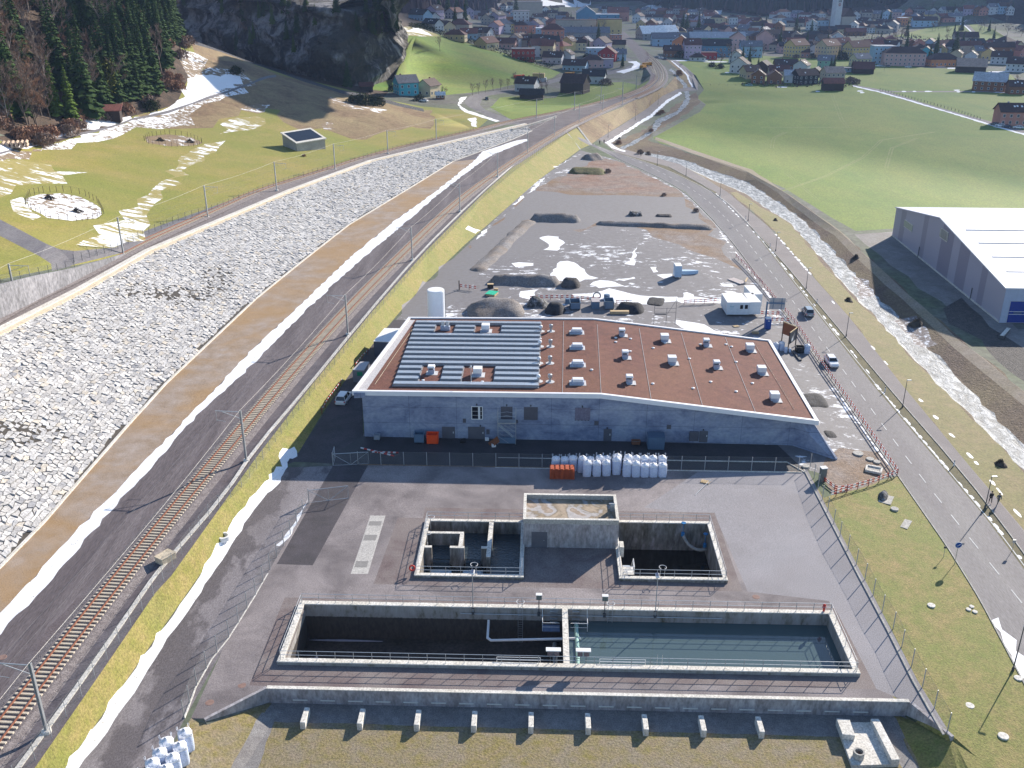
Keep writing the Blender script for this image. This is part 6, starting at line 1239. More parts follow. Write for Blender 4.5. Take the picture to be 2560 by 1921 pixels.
boxthing('black_bin', 2001, 884, (1.5, 1.3, 1.1), m_black, 'black bin between the billboard and the road fence', 'bin', open_=True, lid=m_black)
k = MB(); k.bar(G(1981, 878, .15), G(2001, 903, .15), .5, .25); k.build('gutter', m_dksteel, label='long dark metal trough lying right of the hall', cat='gutter')
def pallet(px, py, rz, label, nl=1, mt=None, w_=1.2, d=.8, z=0, name='pallet'):
 t = thing(name, G(px, py), label, 'pallet', rz); mt = mt or m_wood
 for l in range(nl):
  z0 = z + l * .145; k = MB()
  for i in range(5): k.box((-w_ / 2 + w_ * (i + .5) / 5, 0, z0 + .13), (w_ / 7, d, .022))
  for y in (-d / 2 + .05, 0, d / 2 - .05): k.box((0, y, z0 + .1), (w_, .1, .03)).box((0, y, z0 + .012), (w_, .1, .024))
  for x in (-w_ / 2 + .07, 0, w_ / 2 - .07):
   for y in (-d / 2 + .05, 0, d / 2 - .05): k.box((x, y, z0 + .06), (.12, .1, .075))
  k.build('deck', mt, t)
 return t
pallet(1763, 1206, R(-25), 'single wooden pallet lying alone on the right of the yard'); k = MB(); k.bar(P(1738, 1238, .08), P(1777, 1200, .25), .08); k.build('pole', m_galv, label='thin metal pole lying across the single pallet', cat='pole')
t = pallet(1405, 1193, -YAW, 'stack of orange red grid frames in front of the leftmost bulk bags', 11, tint('orange red paint', (.48, .10, .035), .6, .3), 3.4, 1.3, name='frame_stack'); t['category'] = 'frame stack'
pallet(1888, 834, 0, 'stack of pallets with dark sheet behind the rear right roof corner', 3); pallet(1840, 817, R(20), 'lone small pallet on the gravel right of the hall', 1)
t = thing('plank_stack', G(1836, 706), 'pale boards lying on the site left of the lone container', 'planks', R(30))
for i in range(4): k = MB(); k.box((i * .5, 0, .15), (.4, 4.2, .2)); k.build('plank', tint('pink board', (.55, .48, .45)), t)
k = MB(); k.bar((1.5, -1.8, .3), (4.0, .2, .3), .25); k.build('plank', m_wood, t)
boxthing('dumpster', 1640, 1125, (2.4, 1.9, 1.9), m_bgrey, 'blue grey lidded dumpster with two hatches at the hall wall', 'dumpster', rz=-YAW, lid=tint('blue lid', (.09, .14, .21)), ribs=7)
boxthing('orange_bin', 1081, 1112, (1.7, 1.2, 1.5), m_orange, 'bright orange open plastic bin at the hall wall', 'bin', rz=-YAW, open_=True, lid=m_orange)
boxthing('dark_bin', 1048, 1109, (1.5, 1.3, 1.4), m_bgrey, 'dark open bin left of the orange bin', 'bin', rz=-YAW, open_=True, lid=m_black)
boxthing('small_bin', 942, 1102, (.9, .7, .8), tint('grey tub', (.30, .33, .38)), 'small grey tub at the left end of the hall wall', 'bin', rz=-YAW, open_=True, lid=m_conc)
boxthing('wooden_crate', 1590, 1114, (1.25, .8, .55), tint('brown crate', (.28, .12, .06)), 'small brown crate of scrap left of the dumpster', 'crate', rz=-YAW, open_=True, lid=m_galv)
for i, (a, b, w_) in enumerate([(1218, 1103, .55), (1235, 1119, .6), (1242, 1109, .7)]): boxthing('foam_block', a, b, (w_, .45, .45), m_white, 'white foam block on the dark forecourt, %s from the left' % ORD[i], 'foam block', rz=.2)
k = MB(); k.bar(P(1224, 1114, 0), P(1246, 1098, 1.9), .08, .9); k.build('leaning_board', tint('brown board', (.22, .085, .04)), label='brown board leaning against the scaffold tower', cat='board')
boxthing('cart', 1157, 1110, (.8, .5, .6), m_black, 'small black handcart between the two hall doors', 'cart', open_=True)
x0, _ = WF(1246, 1110); x1, _ = WF(1290, 1110); t = lthing('scaffold_tower', x0, 49.3, 0, 'rolling scaffold tower standing at the hall wall', 'scaffold'); w_ = x1 - x0
for x in (0, w_):
 for y in (0, 1.3): k = MB(); k.tube((x, y, .1), (x, y, 5.6), .035, n=6); q = k.build('upright', m_galv, t)
k = MB(); wallbox(k, 0, 0, w_, 1.3, 3.5, 3.65); k.build('platform', m_galv, t); k = MB(); wallbox(k, 0, 0, w_, .05, .3, 1.3); k.build('base_board', m_bgrey, t)
k = MB(); k.path([(0, .1, 3.3), (w_, .1, .9)], .06).path([(0, .6, 3.3), (w_, .6, .9)], .06)
for i in range(8): f_ = i / 7.5; k.bar((w_ * f_, .1, 3.3 - 2.4 * f_), (w_ * f_, .6, 3.3 - 2.4 * f_), .1, .03)
k.build('ladder', m_galv, t); k = MB()
for y in (0, 1.3):
 k.path([(0, y, 4.1), (w_, y, 4.1)], .025).path([(0, y, 4.6), (w_ * .5, y, 4.85), (w_, y, 4.6)], .025).path([(0, y, 2.4), (w_, y, 2.4)], .025).path([(0, y, 1.7), (w_, y, 1.7)], .025).path([(0, y, 1.5), (w_ * .6, y, .4)], .025).path([(w_ * .3, y, 3.4), (w_, y, 2.2)], .025)
k.build('bracing', m_galv, t); k = MB()
for x in (0, w_): k.lathe((x, 0, 0), [(.1, 0), (.1, .12)], 10)
k.build('castors', m_black, t)
t = lthing('rear_scaffold', *[Lc(1634, 812, 0)[i] for i in (0, 1)], 0, 'thin scaffold frame rising behind the rear roof edge', 'scaffold')
for x, h in ((0, 4.6), (2.4, 3.6), (4.2, 5.6)): k = MB(); k.tube((x, 0, 0), (x, 0, h), .04, n=6); k.build('upright', m_dksteel, t)
k = MB(); k.path([(0, 0, 3.4), (4.2, 0, 3.4)], .03).path([(0, 0, 2.6), (4.2, 0, 2.6)], .03).path([(2.4, 0, 2.0), (4.2, 0, 5.2)], .03).box((1.2, 0, 2.2), (2.2, .1, .25)); k.build('bracing', m_red if 0 else m_dksteel, t)
def topbox(name, tl, tr, bl_, br2, ztop, mt, lidm, label, extra=None):
 pts = [P(*a, ztop) for a in (bl_, br2, tr, tl)]; t = thing(name, (pts[0].x, pts[0].y, 0), label, 'container'); k = MB(); k.prism([(p.x, p.y) for p in pts], 0.05, ztop - .1); part(k, 'body', mt, t); k = MB(); c = sum((p.x for p in pts)) / 4, sum((p.y for p in pts)) / 4
 k.prism([((p.x - c[0]) * 1.02 + c[0], (p.y - c[1]) * 1.02 + c[1]) for p in pts], ztop - .098, ztop); part(k, 'roof', lidm, t)
 if extra:
  k = MB(); p = pts[0].lerp(pts[1], .62); k.box((p.x, p.y - .06, ztop * .72), (.9, .06, .7)); part(k, 'green_mark', extra, t)
 return t
topbox('white_container', (961, 821), (1000, 821.6), (934, 853), (973, 855), 3.1, tint('slate side', (.07, .085, .13)), m_white, 'large white roofed container beside the rear left hall edge'); topbox('waste_compactor', (901, 904.5), (923, 905), (881, 924.5), (910, 926), 2.5, tint('compactor grey', (.20, .21, .25)), tint('grey roof', (.45, .44, .46)), 'grey compactor container with green mark left of the hall', tint('green', (.01, .25, .13)))
def barrier(pts, label, z=None, h=1.0, rails=(.95, .55), step=2.2, name='striped_barrier', red=None, seg=.55):
 ps = [P(a, b, z) if z is not None else G(a, b) for a, b in pts]; t = thing(name, ps[0].copy(), label, 'barrier'); pp = resamp(ps, step); proto = None
 for p in pp[:100]:
  if proto is None: k = MB(); k.tube((0, 0, -.1), (0, 0, h + .1), .05, n=6); o = proto = k.build('post', red or M('rusty post', (.30, .06, .03)), t)
  else: o = proto.copy(); COL.objects.link(o)
  o.location = p - t.location
 for rz_ in rails:
  q = resamp(ps, seg); k = MB()
  for i in range(len(q) - 1): k.bar(q[i] + Vector((0, 0, rz_)), q[i + 1] + Vector((0, 0, rz_)), .05, .16)
  o = part(k, 'rail', [m_red, m_white], t); o.data.polygons.foreach_set('material_index', [(i // 6) % 2 for i in range(len(o.data.polygons))])
 return t
barrier([(1955, 773), (1985, 808), (2010, 846), (2060, 923), (2120, 1008), (2190, 1110), (2243, 1189)], 'long red and white fence between hall yard and road')
barrier([(2243, 1189), (2190, 1210), (2130, 1228), (2072, 1247)], 'red and white fence leading from the road to the yard corner'); barrier([(2060, 1205), (2090, 1228), (2130, 1222)], 'orange tube fence piled at the yard corner', h=.7, rails=(.6, .3))
barrier([(1888, 790), (1960, 792)], 'striped fence behind the blue toilet'); barrier([(1925, 807), (1975, 808)], 'striped fence right of the blue toilet'); barrier([(1840, 645), (1870, 675), (1900, 708), (1925, 738), (1948, 765)], 'red and white fence along the road beside the site')
barrier([(1150, 722), (1195, 728)], 'short red striped fence left of the green sheet'); barrier([(1325, 752), (1375, 750), (1425, 750), (1500, 756)], 'red striped fence between the heaps and the snow'); barrier([(1540, 762), (1582, 762)], 'short dark barrier frame behind the timber crate'); barrier([(1710, 762), (1760, 760), (1802, 757)], 'striped fence left of the white containers')
barrier([(805, 1036), (822, 1006), (840, 982), (857, 958)], 'striped fence along the grass near the parked white car', h=.9, rails=(.8,)); barrier([(889, 922), (905, 900), (930, 878)], 'striped fence between the compactor and the white container', h=.9, rails=(.8,))
for i, (a, b, lb) in enumerate([((902, 1120), (985, 1140), 'long striped pole lying diagonally in front of the hall'), ((930, 1130), (996, 1132), 'striped pole lying along the fence in front of the hall')]):
 A_, B_ = P(*a, .25), P(*b, .25); t = thing('striped_pole', A_.copy(), lb, 'pole'); q = [A_.lerp(B_, j / 10) for j in range(11)]
 k = MB()
 for j in range(10): k.bar(q[j], q[j + 1], .16)
 o = part(k, 'bar', [m_white, m_red], t); o.data.polygons.foreach_set('material_index', [(i // 6) % 2 for i in range(60)])
def gate(a, b, label, h=2.0):
 A_, B_ = P(*a), P(*b); d = (B_ - A_); L = d.length; t = thing('wire_gate', A_.copy(), label, 'gate', math.atan2(d.y, d.x)); k = MB(); k.path([(0, 0, .15), (L, 0, .15), (L, 0, h), (0, 0, h), (0, 0, .15)], .045, 6).path([(L / 2, 0, .15), (L / 2, 0, h)], .03, 5).path([(0, 0, h), (L / 2, 0, .15), (L, 0, h)], .03, 5); k.build('frame', m_galv, t); k = MB(); k.add([(0, 0, .15), (L, 0, .15), (L, 0, h), (0, 0, h)], [(0, 1, 2, 3)]); k.build('mesh_panel', m_mesh, t); k = MB(); k.box((0, 0, h / 2 + .1), (.12, .12, h + .3)); k.build('post', m_galv, t)
gate((773, 1260), (872, 1248), 'open wire gate leaf standing across the dark asphalt strip'); gate((833, 1167), (922, 1162), 'open double wire gate near the end of the long fence'); gate((833, 1167), (838, 1148), 'short side leaf of the double gate', 2)
gate((223, 1677), (254, 1652), 'small wire gate in the fence along the lower railway') 
def disc(px, py, r, mt, label, z=None, h=.05):
 v = (P(px, py, z) if z is not None else G(px, py)); k = MB(); k.lathe((0, 0, -.05), [(r, 0), (r, h + .05), (r * .93, h + .06)], 20); o = k.build('manhole_cover', mt, label=label, cat='manhole cover'); o.location = v
for i, (a, b) in enumerate([(530, 1710), (575, 1711), (605, 1714), (524, 1757), (707, 1412), (1740, 1283), (1890, 1493), (6, 1644)]): disc(a, b, .42, M('rusty iron cover', (.20, .12, .10), (.27, .18, .15), 3), 'rusty round manhole cover ' + ['leftmost on the yard corner', 'second on the yard corner', 'third beside the front wall end', 'lowest on the yard corner by the wing wall', 'at the end of the dark asphalt strip', 'behind the upper right tank', 'right of the long basin rear corner', 'at the left photo edge beside the railway'][i], 3.0 if a < 10 else 0, .015)
for i, (a, b, r) in enumerate([(2328, 1515, .42), (2421, 1525, .28), (2429, 1518, .26), (2437, 1531, .28), (2424, 1766, .42), (2508, 1842, .48), (2545, 1697, .4)]): disc(a, b, r, m_concw, 'pale round concrete cover on the right lawn, %s from the top' % ORD[i], None, .12)
for i, (a, b, r) in enumerate([(2145, 1136, .75), (2175, 1150, .55), (2192, 1157, .5), (2014, 1168, .5), (2236, 1275, .5)]): disc(a, b, r, m_conc, 'grey concrete shaft lid on the gravel right of the hall, %s from the top' % ORD[i], None, .22)
t = thing('shaft_frame', G(2184, 1178), 'pale square concrete frame beside the striped road fence', 'frame', R(-25)); k = MB()
for x, y, a, b in ((0, -.8, 2.2, .25), (0, .8, 2.2, .25), (-1, 0, .25, 1.6), (1, 0, .25, 1.6)): k.box((x, y, .25), (a, b, .35))
k.build('frame_body', m_concw, t); k = MB(); k.box((0, 0, .15), (1.8, 1.4, .2)); k.build('cover_plate', m_conc, t)
for i, (a, b, c_, d, r) in enumerate([(2265, 1312, .9, 2.3, -35), (2215, 1250, 1.6, 2.4, -30)]): k = MB(); k.box((0, 0, .06), (c_, d, .12)); o = k.build('concrete_slab', m_conc, label=('grey rectangular slab lying on the right lawn', 'tilted concrete slab in the hollow below the striped fence')[i], cat='slab'); o.location = G(a, b); o.rotation_euler = (0, 0, R(r))
boxthing('switch_cabinet', 2058, 1205, (.8, .7, 2.0), tint('cabinet green grey', (.20, .24, .23)), 'tall grey electric cabinet at the rear right yard corner', 'cabinet', rz=R(10), lid=m_white)
mound('rock_heap', m_rubble, (2195, 1236), (2222, 1243), 1.6, .7, 'dark rocks in the hollow below the striped fence', seed=40, rough=.9)
t = thing('site_trailer', G(1695, 697), 'light blue upright trailer box standing on the site', 'trailer'); k = MB(); k.box((0, 1.2, 1.6), (1.5, 2.6, 2.6)); k.build('box_body', tint('pale blue', (.45, .58, .72)), t, bevel=.03); k = MB(); k.box((0, 1.2, 2.95), (1.5, 2.6, .08)); k.build('roof', m_white, t)
for x in (-.6, .6): k = MB(); k.tube((x - .12, .3, .35), (x + .12, .3, .35), .34, n=12); k.build('wheel', m_black, t)
k = MB()
vs = [(x, y * w_, z) for x, w_ in ((0, .9), (1.5, .9), (3, .6), (3.8, .1)) for y, z in ((-1, 0), (-.7, .75), (.7, .75), (1, 0))]; k.add(vs, [(i * 4 + j, i * 4 + j + 1, i * 4 + j + 5, i * 4 + j + 4) for i in range(3) for j in range(3)] + [(0, 3, 2, 1)]); o = k.build('upturned_hull', tint('pale blue', (.45, .58, .72)), label='pale upturned boat hull right of the upright trailer', cat='hull'); o.location = G(1704, 684)
def lamp(px, py, label, h=4.8, side=1, grp='lamp posts along the right footpath'):
 v = G(px, py); t = thing('street_lamp', v, label, 'lamp post', 0, grp); k = MB(); k.tube((0, 0, 0), (0, 0, h), .07, .045); k.build('pole', m_dksteel, t); k = MB(); k.lathe((0, 0, 0), [(.14, 0), (.12, .5)], 8); k.build('base', m_dksteel, t); k = MB(); k.box((side * .35, 0, h + .04), (.8, .22, .09), taper=.8); k.build('lamp_head', m_galv, t)
for i, (a, b) in enumerate([(2532, 1677), (2462, 1272), (2256, 1019), (2115, 842), (2015, 723), (1939, 628), (1870, 553), (1800, 490), (1715, 440), (1643, 414)]): lamp(a, b, 'street lamp by the right footpath, %s from the photo bottom' % ORD[i], 5.5 if i == 0 else 4.8)
for i, (a, b) in enumerate([(1520, 344), (1588, 301), (1645, 262)]): lamp(a, b, 'street lamp on the far footpath by the bank, %s from near' % ORD[i], 5, 1, 'lamps on the far footpath')
v = G(2386, 1411); t = thing('traffic_sign', v, 'round blue sign on a thin pole at the left road edge', 'traffic sign'); k = MB(); k.tube((0, 0, 0), (0, 0, 2.6), .035, n=6); k.build('pole', m_galv, t); k = MB(); k.tube((0, -.03, 2.7), (0, .03, 2.7), .42, n=20); q = k.build('disc', m_white, t); k = MB(); k.tube((0, -.05, 2.7), (0, .05, 2.7), .36, n=20); k.build('blue_face', m_dblue, q); k = MB(); k.bar((-.2, -.07, 2.6), (.2, -.07, 2.82), .09, .03).bar((.2, -.07, 2.82), (.02, -.07, 2.82), .07, .03); k.build('white_mark', m_white, q)
v = G(2369, 1398 + 0); t = thing('traffic_sign', G(2358, 1395), 'small dark roadside sign left of the round blue one', 'traffic sign'); k = MB(); k.tube((0, 0, 0), (0, 0, 1.5), .03, n=6); k.build('pole', m_galv, t); k = MB(); k.box((0, 0, 1.5), (.35, .05, .3)); k.build('plate', m_dksteel, t)
v = G(2530, 1378); t = thing('traffic_sign', v, 'small sign on the snowy verge near the right edge', 'traffic sign'); k = MB(); k.tube((0, 0, 0), (0, 0, 1.3), .03, n=6); k.build('pole', m_galv, t); k = MB(); k.box((0, 0, 1.4), (.4, .05, .4)); k.build('plate', m_galv, t)
for i, (a, b) in enumerate([(2212, 981), (2042, 758), (1925, 618), (1864, 548), (1800, 494), (2384, 1166)]): 
 t = thing('marker_post', G(a, b), 'white roadside marker post on the verge, %s from the left' % ORD[[3, 3, 2, 1, 0, 5][i] if i != 0 else 4], 'marker post'); k = MB(); k.box((0, 0, .5), (.14, .1, 1.0), taper=.8); k.build('body', m_white, t); k = MB(); k.box((0, 0, .85), (.145, .105, .15)); k.build('black_band', m_black, t)
for i, pl in enumerate([[(64, 512), (75, 490), (110, 482), (160, 480), (210, 488), (245, 508), (260, 535), (245, 548), (190, 554), (130, 548), (80, 525)], [(361, 352), (375, 342), (420, 336), (470, 342), (508, 358), (490, 366), (430, 367), (375, 362)]]):
 q = [G(a, b) for a, b in pl]; q.append(q[0]); fence(q, 1.5, 1.8, 'ring of dark stakes round the %s oval plot in the left meadow' % ('near', 'far')[i], mesh=False, post=M('dark stake', (.06, .045, .035)), rz=.05, name='stake_fence')
fence([G(a, b) for a, b in [(2200, 226), (2300, 254), (2400, 282), (2450, 300)]], 1.2, 3.6, 'row of dark posts along the lane across the right field', mesh=False, post=m_dksteel, rz=.12, name='post_row')
fence([G(a, b) for a, b in [(1755, 215), (1862, 217)]], 1.2, 5, 'faint row of posts in the far field behind the brook', mesh=False, post=m_dksteel, rz=.07, name='post_row')
m_mark = M('road marking', (.62, .62, .60), (.50, .50, .49), 1)
dash = [(2145.7, 977.4), (2496, 1434.5)]
def zroad(x, y): return zt(x, y) + .012
CL = [tuple((Vector(P(a[0], a[1], -1)) )) for a in [(1480, 361), (1527, 383), (1600, 405), (1640, 425), (1745, 480), (1824, 553), (1920, 668), (2084, 893), (2145.7, 977.4), (2245, 1116), (2343, 1245), (2496, 1434.5), (2660, 1640), (2760, 1770)]]
cl = resamp(smooth([Vector(a) for a in CL], 2), .5)
k = MB(); i = 4
while i + 6 < len(cl):
 seg = [Vector((p.x, p.y, zroad(p.x, p.y))) for p in cl[i:i + 6]]; sweep(k, seg, [(-.07, 0), (.07, 0), (.07, .004), (-.07, .004)]); i += 11
o = k.build('road_marking', m_mark); o['kind'] = 'structure'
for ln, off in ((RLE, .45), (RRE, -.35)):
 k = MB(); q = resamp(smooth([P(a, b, -1) for a, b in ln[2:]], 1), 3); q = [Vector((p.x, p.y, zroad(p.x, p.y))) for p in q]; sweep(k, q, [(off - .07, 0), (off + .07, 0), (off + .07, .004), (off - .07, .004)]); o = k.build('road_marking', m_mark); o['kind'] = 'structure'
for ln in (RLE, PL):
 k = MB(); q = resamp(smooth([P(a, b, -1) for a, b in ln[2:]], 1), 3); sweep(k, [Vector((p.x, p.y, zt(p.x, p.y) - .05)) for p in q], rsec(.14, .14)); o = k.build('kerb', m_conc); o['kind'] = 'structure'
def car(loc, rz, paint, label, style='suv', L=4.5, name='car', group=None):
 t = thing(name, loc, label, 'car', rz, group); W_ = .9; hl = L / 2; H_ = 1.62 if style == 'suv' else 1.45
 def loft(rows):
  k = MB(); vs = []; n = len(rows[0][1])
  for y, sec in rows: vs += [(x, y, z) for x, z in sec]
  k.add(vs, [(i * n + j, i * n + (j + 1) % n, (i + 1) * n + (j + 1) % n, (i + 1) * n + j) for i in range(len(rows) - 1) for j in range(n)] + [tuple(range(n))[::-1], tuple((len(rows) - 1) * n + i for i in range(n))]); return k
 def sec(w_, z0, z1): return [(-w_ * .86, z0), (-w_, z0 + .15), (-w_, z1 - .2), (-w_ * .88, z1), (w_ * .88, z1), (w_, z1 - .2), (w_, z0 + .15), (w_ * .86, z0)]
 k = loft([(-hl, sec(W_ * .82, .35, .80)), (-hl + .12, sec(W_ * .94, .24, .92)), (-hl + .6, sec(W_, .22, .98)), (0, sec(W_, .2, .96)), (hl - 1.1, sec(W_, .22, .93)), (hl - .25, sec(W_ * .93, .24, .82)), (hl, sec(W_ * .78, .34, .66))]); k.build('body', paint, t, bevel=.02)
 rb_ = -hl + (.25 if style == 'suv' else .55)
 def sc(w0, w1, z1): return [(-w0, .92), (-w1, z1), (w1, z1), (w0, .92)]
 m_gl = M('car glass', (.015, .018, .022), rough=.08, spec=.8)
 k = loft([(rb_, sc(.76, .70, .95)), (rb_ + .32, sc(.80, .62, H_ - .07)), (.35, sc(.80, .62, H_ - .05)), (hl - 1.25, sc(.78, .72, .95))]); k.build('windows', m_gl, t)
 k = loft([(rb_ + .26, [(-.60, H_ - .1), (-.56, H_ - .02), (.56, H_ - .02), (.60, H_ - .1)]), (-.4, [(-.65, H_ - .08), (-.60, H_), (.60, H_), (.65, H_ - .08)]), (.42, [(-.63, H_ - .09), (-.58, H_ - .03), (.58, H_ - .03), (.63, H_ - .09)])]); k.build('roof', paint, t)
 k = MB()
 for x in (-1, 1):
  for y0, y1 in ((rb_ + .3, rb_ + .02), (.42, hl - 1.2), (-.3, -.3)): k.bar((x * .63, y0, H_ - .06), (x * (.79 if y0 != y1 else .8), y1 if y0 != y1 else -.32, .95), .07)
 k.build('pillars', paint, t)
 for x in (-1, 1):
  for y in (-hl + .8, hl - .85):
   k = MB(); k.tube((x * .74, y, .34), (x * .92, y, .34), .34, n=16); q = k.build('wheel', m_black, t); k = MB(); k.tube((x * .915, y, .34), (x * .935, y, .34), .2, n=12); k.build('rim', m_galv, q)
  k = MB(); k.box((x * .68, hl - .1, .66), (.3, .16, .14)); k.build('headlight', m_white, t); k = MB(); k.box((x * .74, -hl + .06, .80), (.2, .1, .2)); k.build('tail_light', m_red, t); k = MB(); k.box((x * .98, .5, 1.0), (.16, .1, .12)); k.build('mirror', paint, t)
 for y in (-hl - .01, hl + .01): k = MB(); k.box((0, y, .5), (.5, .03, .11)); k.build('number_plate', m_white, t)
 return t
pw = M('white car paint', (.78, .79, .80), (.76, .77, .78), 1, rough=.25, spec=.6); ps_ = M('silver car paint', (.42, .46, .48), (.40, .44, .46), 1, rough=.25, metal=.6); pb = M('dark blue car paint', (.03, .05, .09), rough=.25, spec=.6); pg = M('grey car paint', (.12, .13, .14), rough=.25, spec=.6)
rdir = lambda a, b: math.atan2(-(P(*b, -1) - P(*a, -1)).x, (P(*b, -1) - P(*a, -1)).y)
car(P(2019, 786, -1), rdir((1995, 755), (1960, 700)) - 0, ps_, 'silver estate car driving away on the road'); car(P(2078, 911, -1), math.pi + rdir((2110, 950), (2040, 850)), pw, 'white car on the road coming toward the camera', 'hatch')
car(P(860, 1003, 0), rdir((860, 1010), (905, 945)), pw, 'white car parked at the front left corner of the hall')
CARS = [(2487, 314, pg, 20, 'dark car parked left of the pink house'), (2500, 317, pw, 60, 'white car parked beside the pink house'), (2516, 320, pb, 60, 'dark blue car parked in front of the pink house'), (2545, 322, pw, 70, 'white van like car at the right photo edge'), (2196, 167, pw, 80, 'white car parked below the blue apartment block'), (2206, 168, ps_, 80, 'silver car parked below the blue apartment block'), (2218, 168, pg, 80, 'dark car parked below the blue apartment block'), (2270, 170, pw, 85, 'white car in front of the pink long house'), (1060, 255, pw, 60, 'white car beside the cream house on the left'), (1217, 250, pg, 0, 'dark car on the bend of the village road'), (1872, 216, tint('mint car paint', (.35, .55, .50), .3), 75, 'mint green car at the edge of the far field'), (2055, 206, ps_, 40, 'silver car between the dark house and the grey roofed barn'), (1652, 148, pw, 40, 'white car parked beside the station curve'), (1662, 150, pb, 40, 'blue car parked beside the station curve'), (1643, 146, ps_, 40, 'silver car parked beside the station curve')]
for a, b, pm_, rz_, lb in CARS: car(G(a, b), R(rz_), pm_, lb, 'hatch', 4.3)
def person(loc, rz, h, top, low, label, stride=.25, arm=.15):
 t = None
 def skinmesh(name, verts, edges, rad, mt, par):
  me = bpy.data.meshes.new(name); me.from_pydata(verts, edges, []); o = bpy.data.objects.new(name, me); COL.objects.link(o); sk = o.modifiers.new('s', 'SKIN'); 
  for v_, r_ in zip(me.skin_vertices[0].data, rad): v_.radius = (r_, r_ * .85)
  me.skin_vertices[0].data[0].use_root = True; sb_ = o.modifiers.new('d', 'SUBSURF'); sb_.levels = 1; sb_.render_levels = 1; me.materials.append(mt)
  if par: o.parent = par
  return o
 s = stride; a = arm
 V = [(0, 0, .95), (0, 0, 1.2), (0, .01, 1.42), (0, .01, 1.52), (0, .02, 1.62), (0, .03, 1.72),
   (-.09, 0, .92), (-.10, s * .5, .5), (-.10, s * .6, .09), (-.10, s * .6 + .15, .04), (.09, 0, .92), (.10, -s * .3, .5), (.10, -s, .12), (.10, -s + .14, .06),
   (-.19, 0, 1.41), (-.24, -a * .6, 1.14), (-.23, -a * .2, .88), (.19, 0, 1.41), (.24, a * .6, 1.14), (.23, a * 1.4, .90)]
 E_ = [(0, 1), (1, 2), (2, 3), (3, 4), (4, 5), (0, 6), (6, 7), (7, 8), (8, 9), (0, 10), (10, 11), (11, 12), (12, 13), (2, 14), (14, 15), (15, 16), (2, 17), (17, 18), (18, 19)]
 Rr = [.13, .12, .14, .055, .095, .08, .095, .065, .045, .035, .095, .065, .045, .035, .07, .05, .035, .07, .05, .035]
 k_ = h / 1.8; o = skinmesh('person', V, E_, Rr, tint('skin', (.45, .28, .20)), None); o.scale = (k_,) * 3; o.location = loc; o.rotation_euler = (0, 0, rz); tag(o, label, 'person')
 skinmesh('jacket', [V[0], V[1], V[2], V[14], V[15], V[16], V[17], V[18], V[19]], [(0, 1), (1, 2), (2, 3), (3, 4), (4, 5), (2, 6), (6, 7), (7, 8)], [.17, .16, .17, .09, .07, .055, .09, .07, .055], top, o)
 skinmesh('trousers', [V[0], V[6], V[7], (-.10, s * .6, .14), V[10], V[11], (.10, -s, .17)], [(0, 1), (1, 2), (2, 3), (0, 4), (4, 5), (5, 6)], [.14, .11, .08, .065, .11, .08, .065], low, o)
 k = MB(); k.lathe((0, .02, 1.66), [(.10, 0), (.115, .06), (.09, .14), (.03, .17)], 10); k.build('hair', tint('dark hair', (.03, .022, .018)), o)
 return o
cb_ = tint('dark clothes', (.02, .02, .028)); cg = tint('grey blue jacket', (.05, .075, .11)); cn = tint('khaki trousers', (.14, .13, .11))
person(P(2475, 1258, -1), R(-8), 1.82, cb_, cb_, 'person in dark clothes walking away, left of the pair on the footpath'); person(P(2494, 1262, -1), R(-4), 1.78, cg, cn, 'person in blue jacket and khaki trousers, right of the walking pair', -.25, -.15)
person(G(1499, 362), R(10), 1.75, cb_, cb_, 'left one of two people standing near the underpass'); person(G(1510, 360), R(-10), 1.75, cb_, pg and cb_, 'right one of two people standing near the underpass')
person(G(1700, 166), 0, 1.75, cb_, cb_, 'left one of two far walkers on the path by the village', .2); person(G(1704.5, 165), 0, 1.75, cb_, cb_, 'right one of two far walkers on the path by the village', .2); person(G(1602, 391), 0, 1.75, cb_, cb_, 'lone dark figure on the path near the brook bend'); person(G(999, 380), R(70), 1.7, cb_, cb_, 'lone dark figure on the lane by the upper fence') if 0 else None
k = MB(); k.lathe((0, 0, 0), [(.12, 0), (.12, .6), (.18, .62), (.16, .8), (.05, .9)], 10); k.box((0, 0, .5), (.45, .12, .12)); o = k.build('life_ring_box', m_red, label='small red box on the railing corner at the long basin rear right', cat='rescue box'); o.location = Lp(57.4, 10.0, .5)
o = ring(1026, 1425, .38, .22, .12, R(80), m_red, 'red life ring at the front left corner of the upper left tank', 'life_ring', 'life ring'); o.location = Lp(11.7, 16.2, .9)
t = thing('industrial_hall', P(2491, 804, -1), 'large industrial hall with glare white roof and blue gate at the right edge', 'building')
z0 = -1; 
A_ = P(2497, 807, z0); B_ = P(2230, 590, z0)
d = Vector((B_.x - A_.x, B_.y - A_.y, 0)); Lh = d.length; d.normalize(); n_ = Vector((d.y, -d.x, 0))
def onv(px, py, base):
 lo, hi = -2, 40
 for _ in range(40):
  m = (lo + hi) / 2; yy = base.y * _c + (CH - m) * _s; v = 960.5 + FPX * ((CH - m) * _c - base.y * _s) / yy
  if v > py: lo = m
  else: hi = m
 return lo
hA = onv(2512, 722, A_); hB = onv(2240, 521, B_); he = (hA + hB) / 2; fr_ = .47
ridge_f = None
hr = onv(2365, 547, A_ + d * (Lh * .56)); Wd = 60
m_hw = None
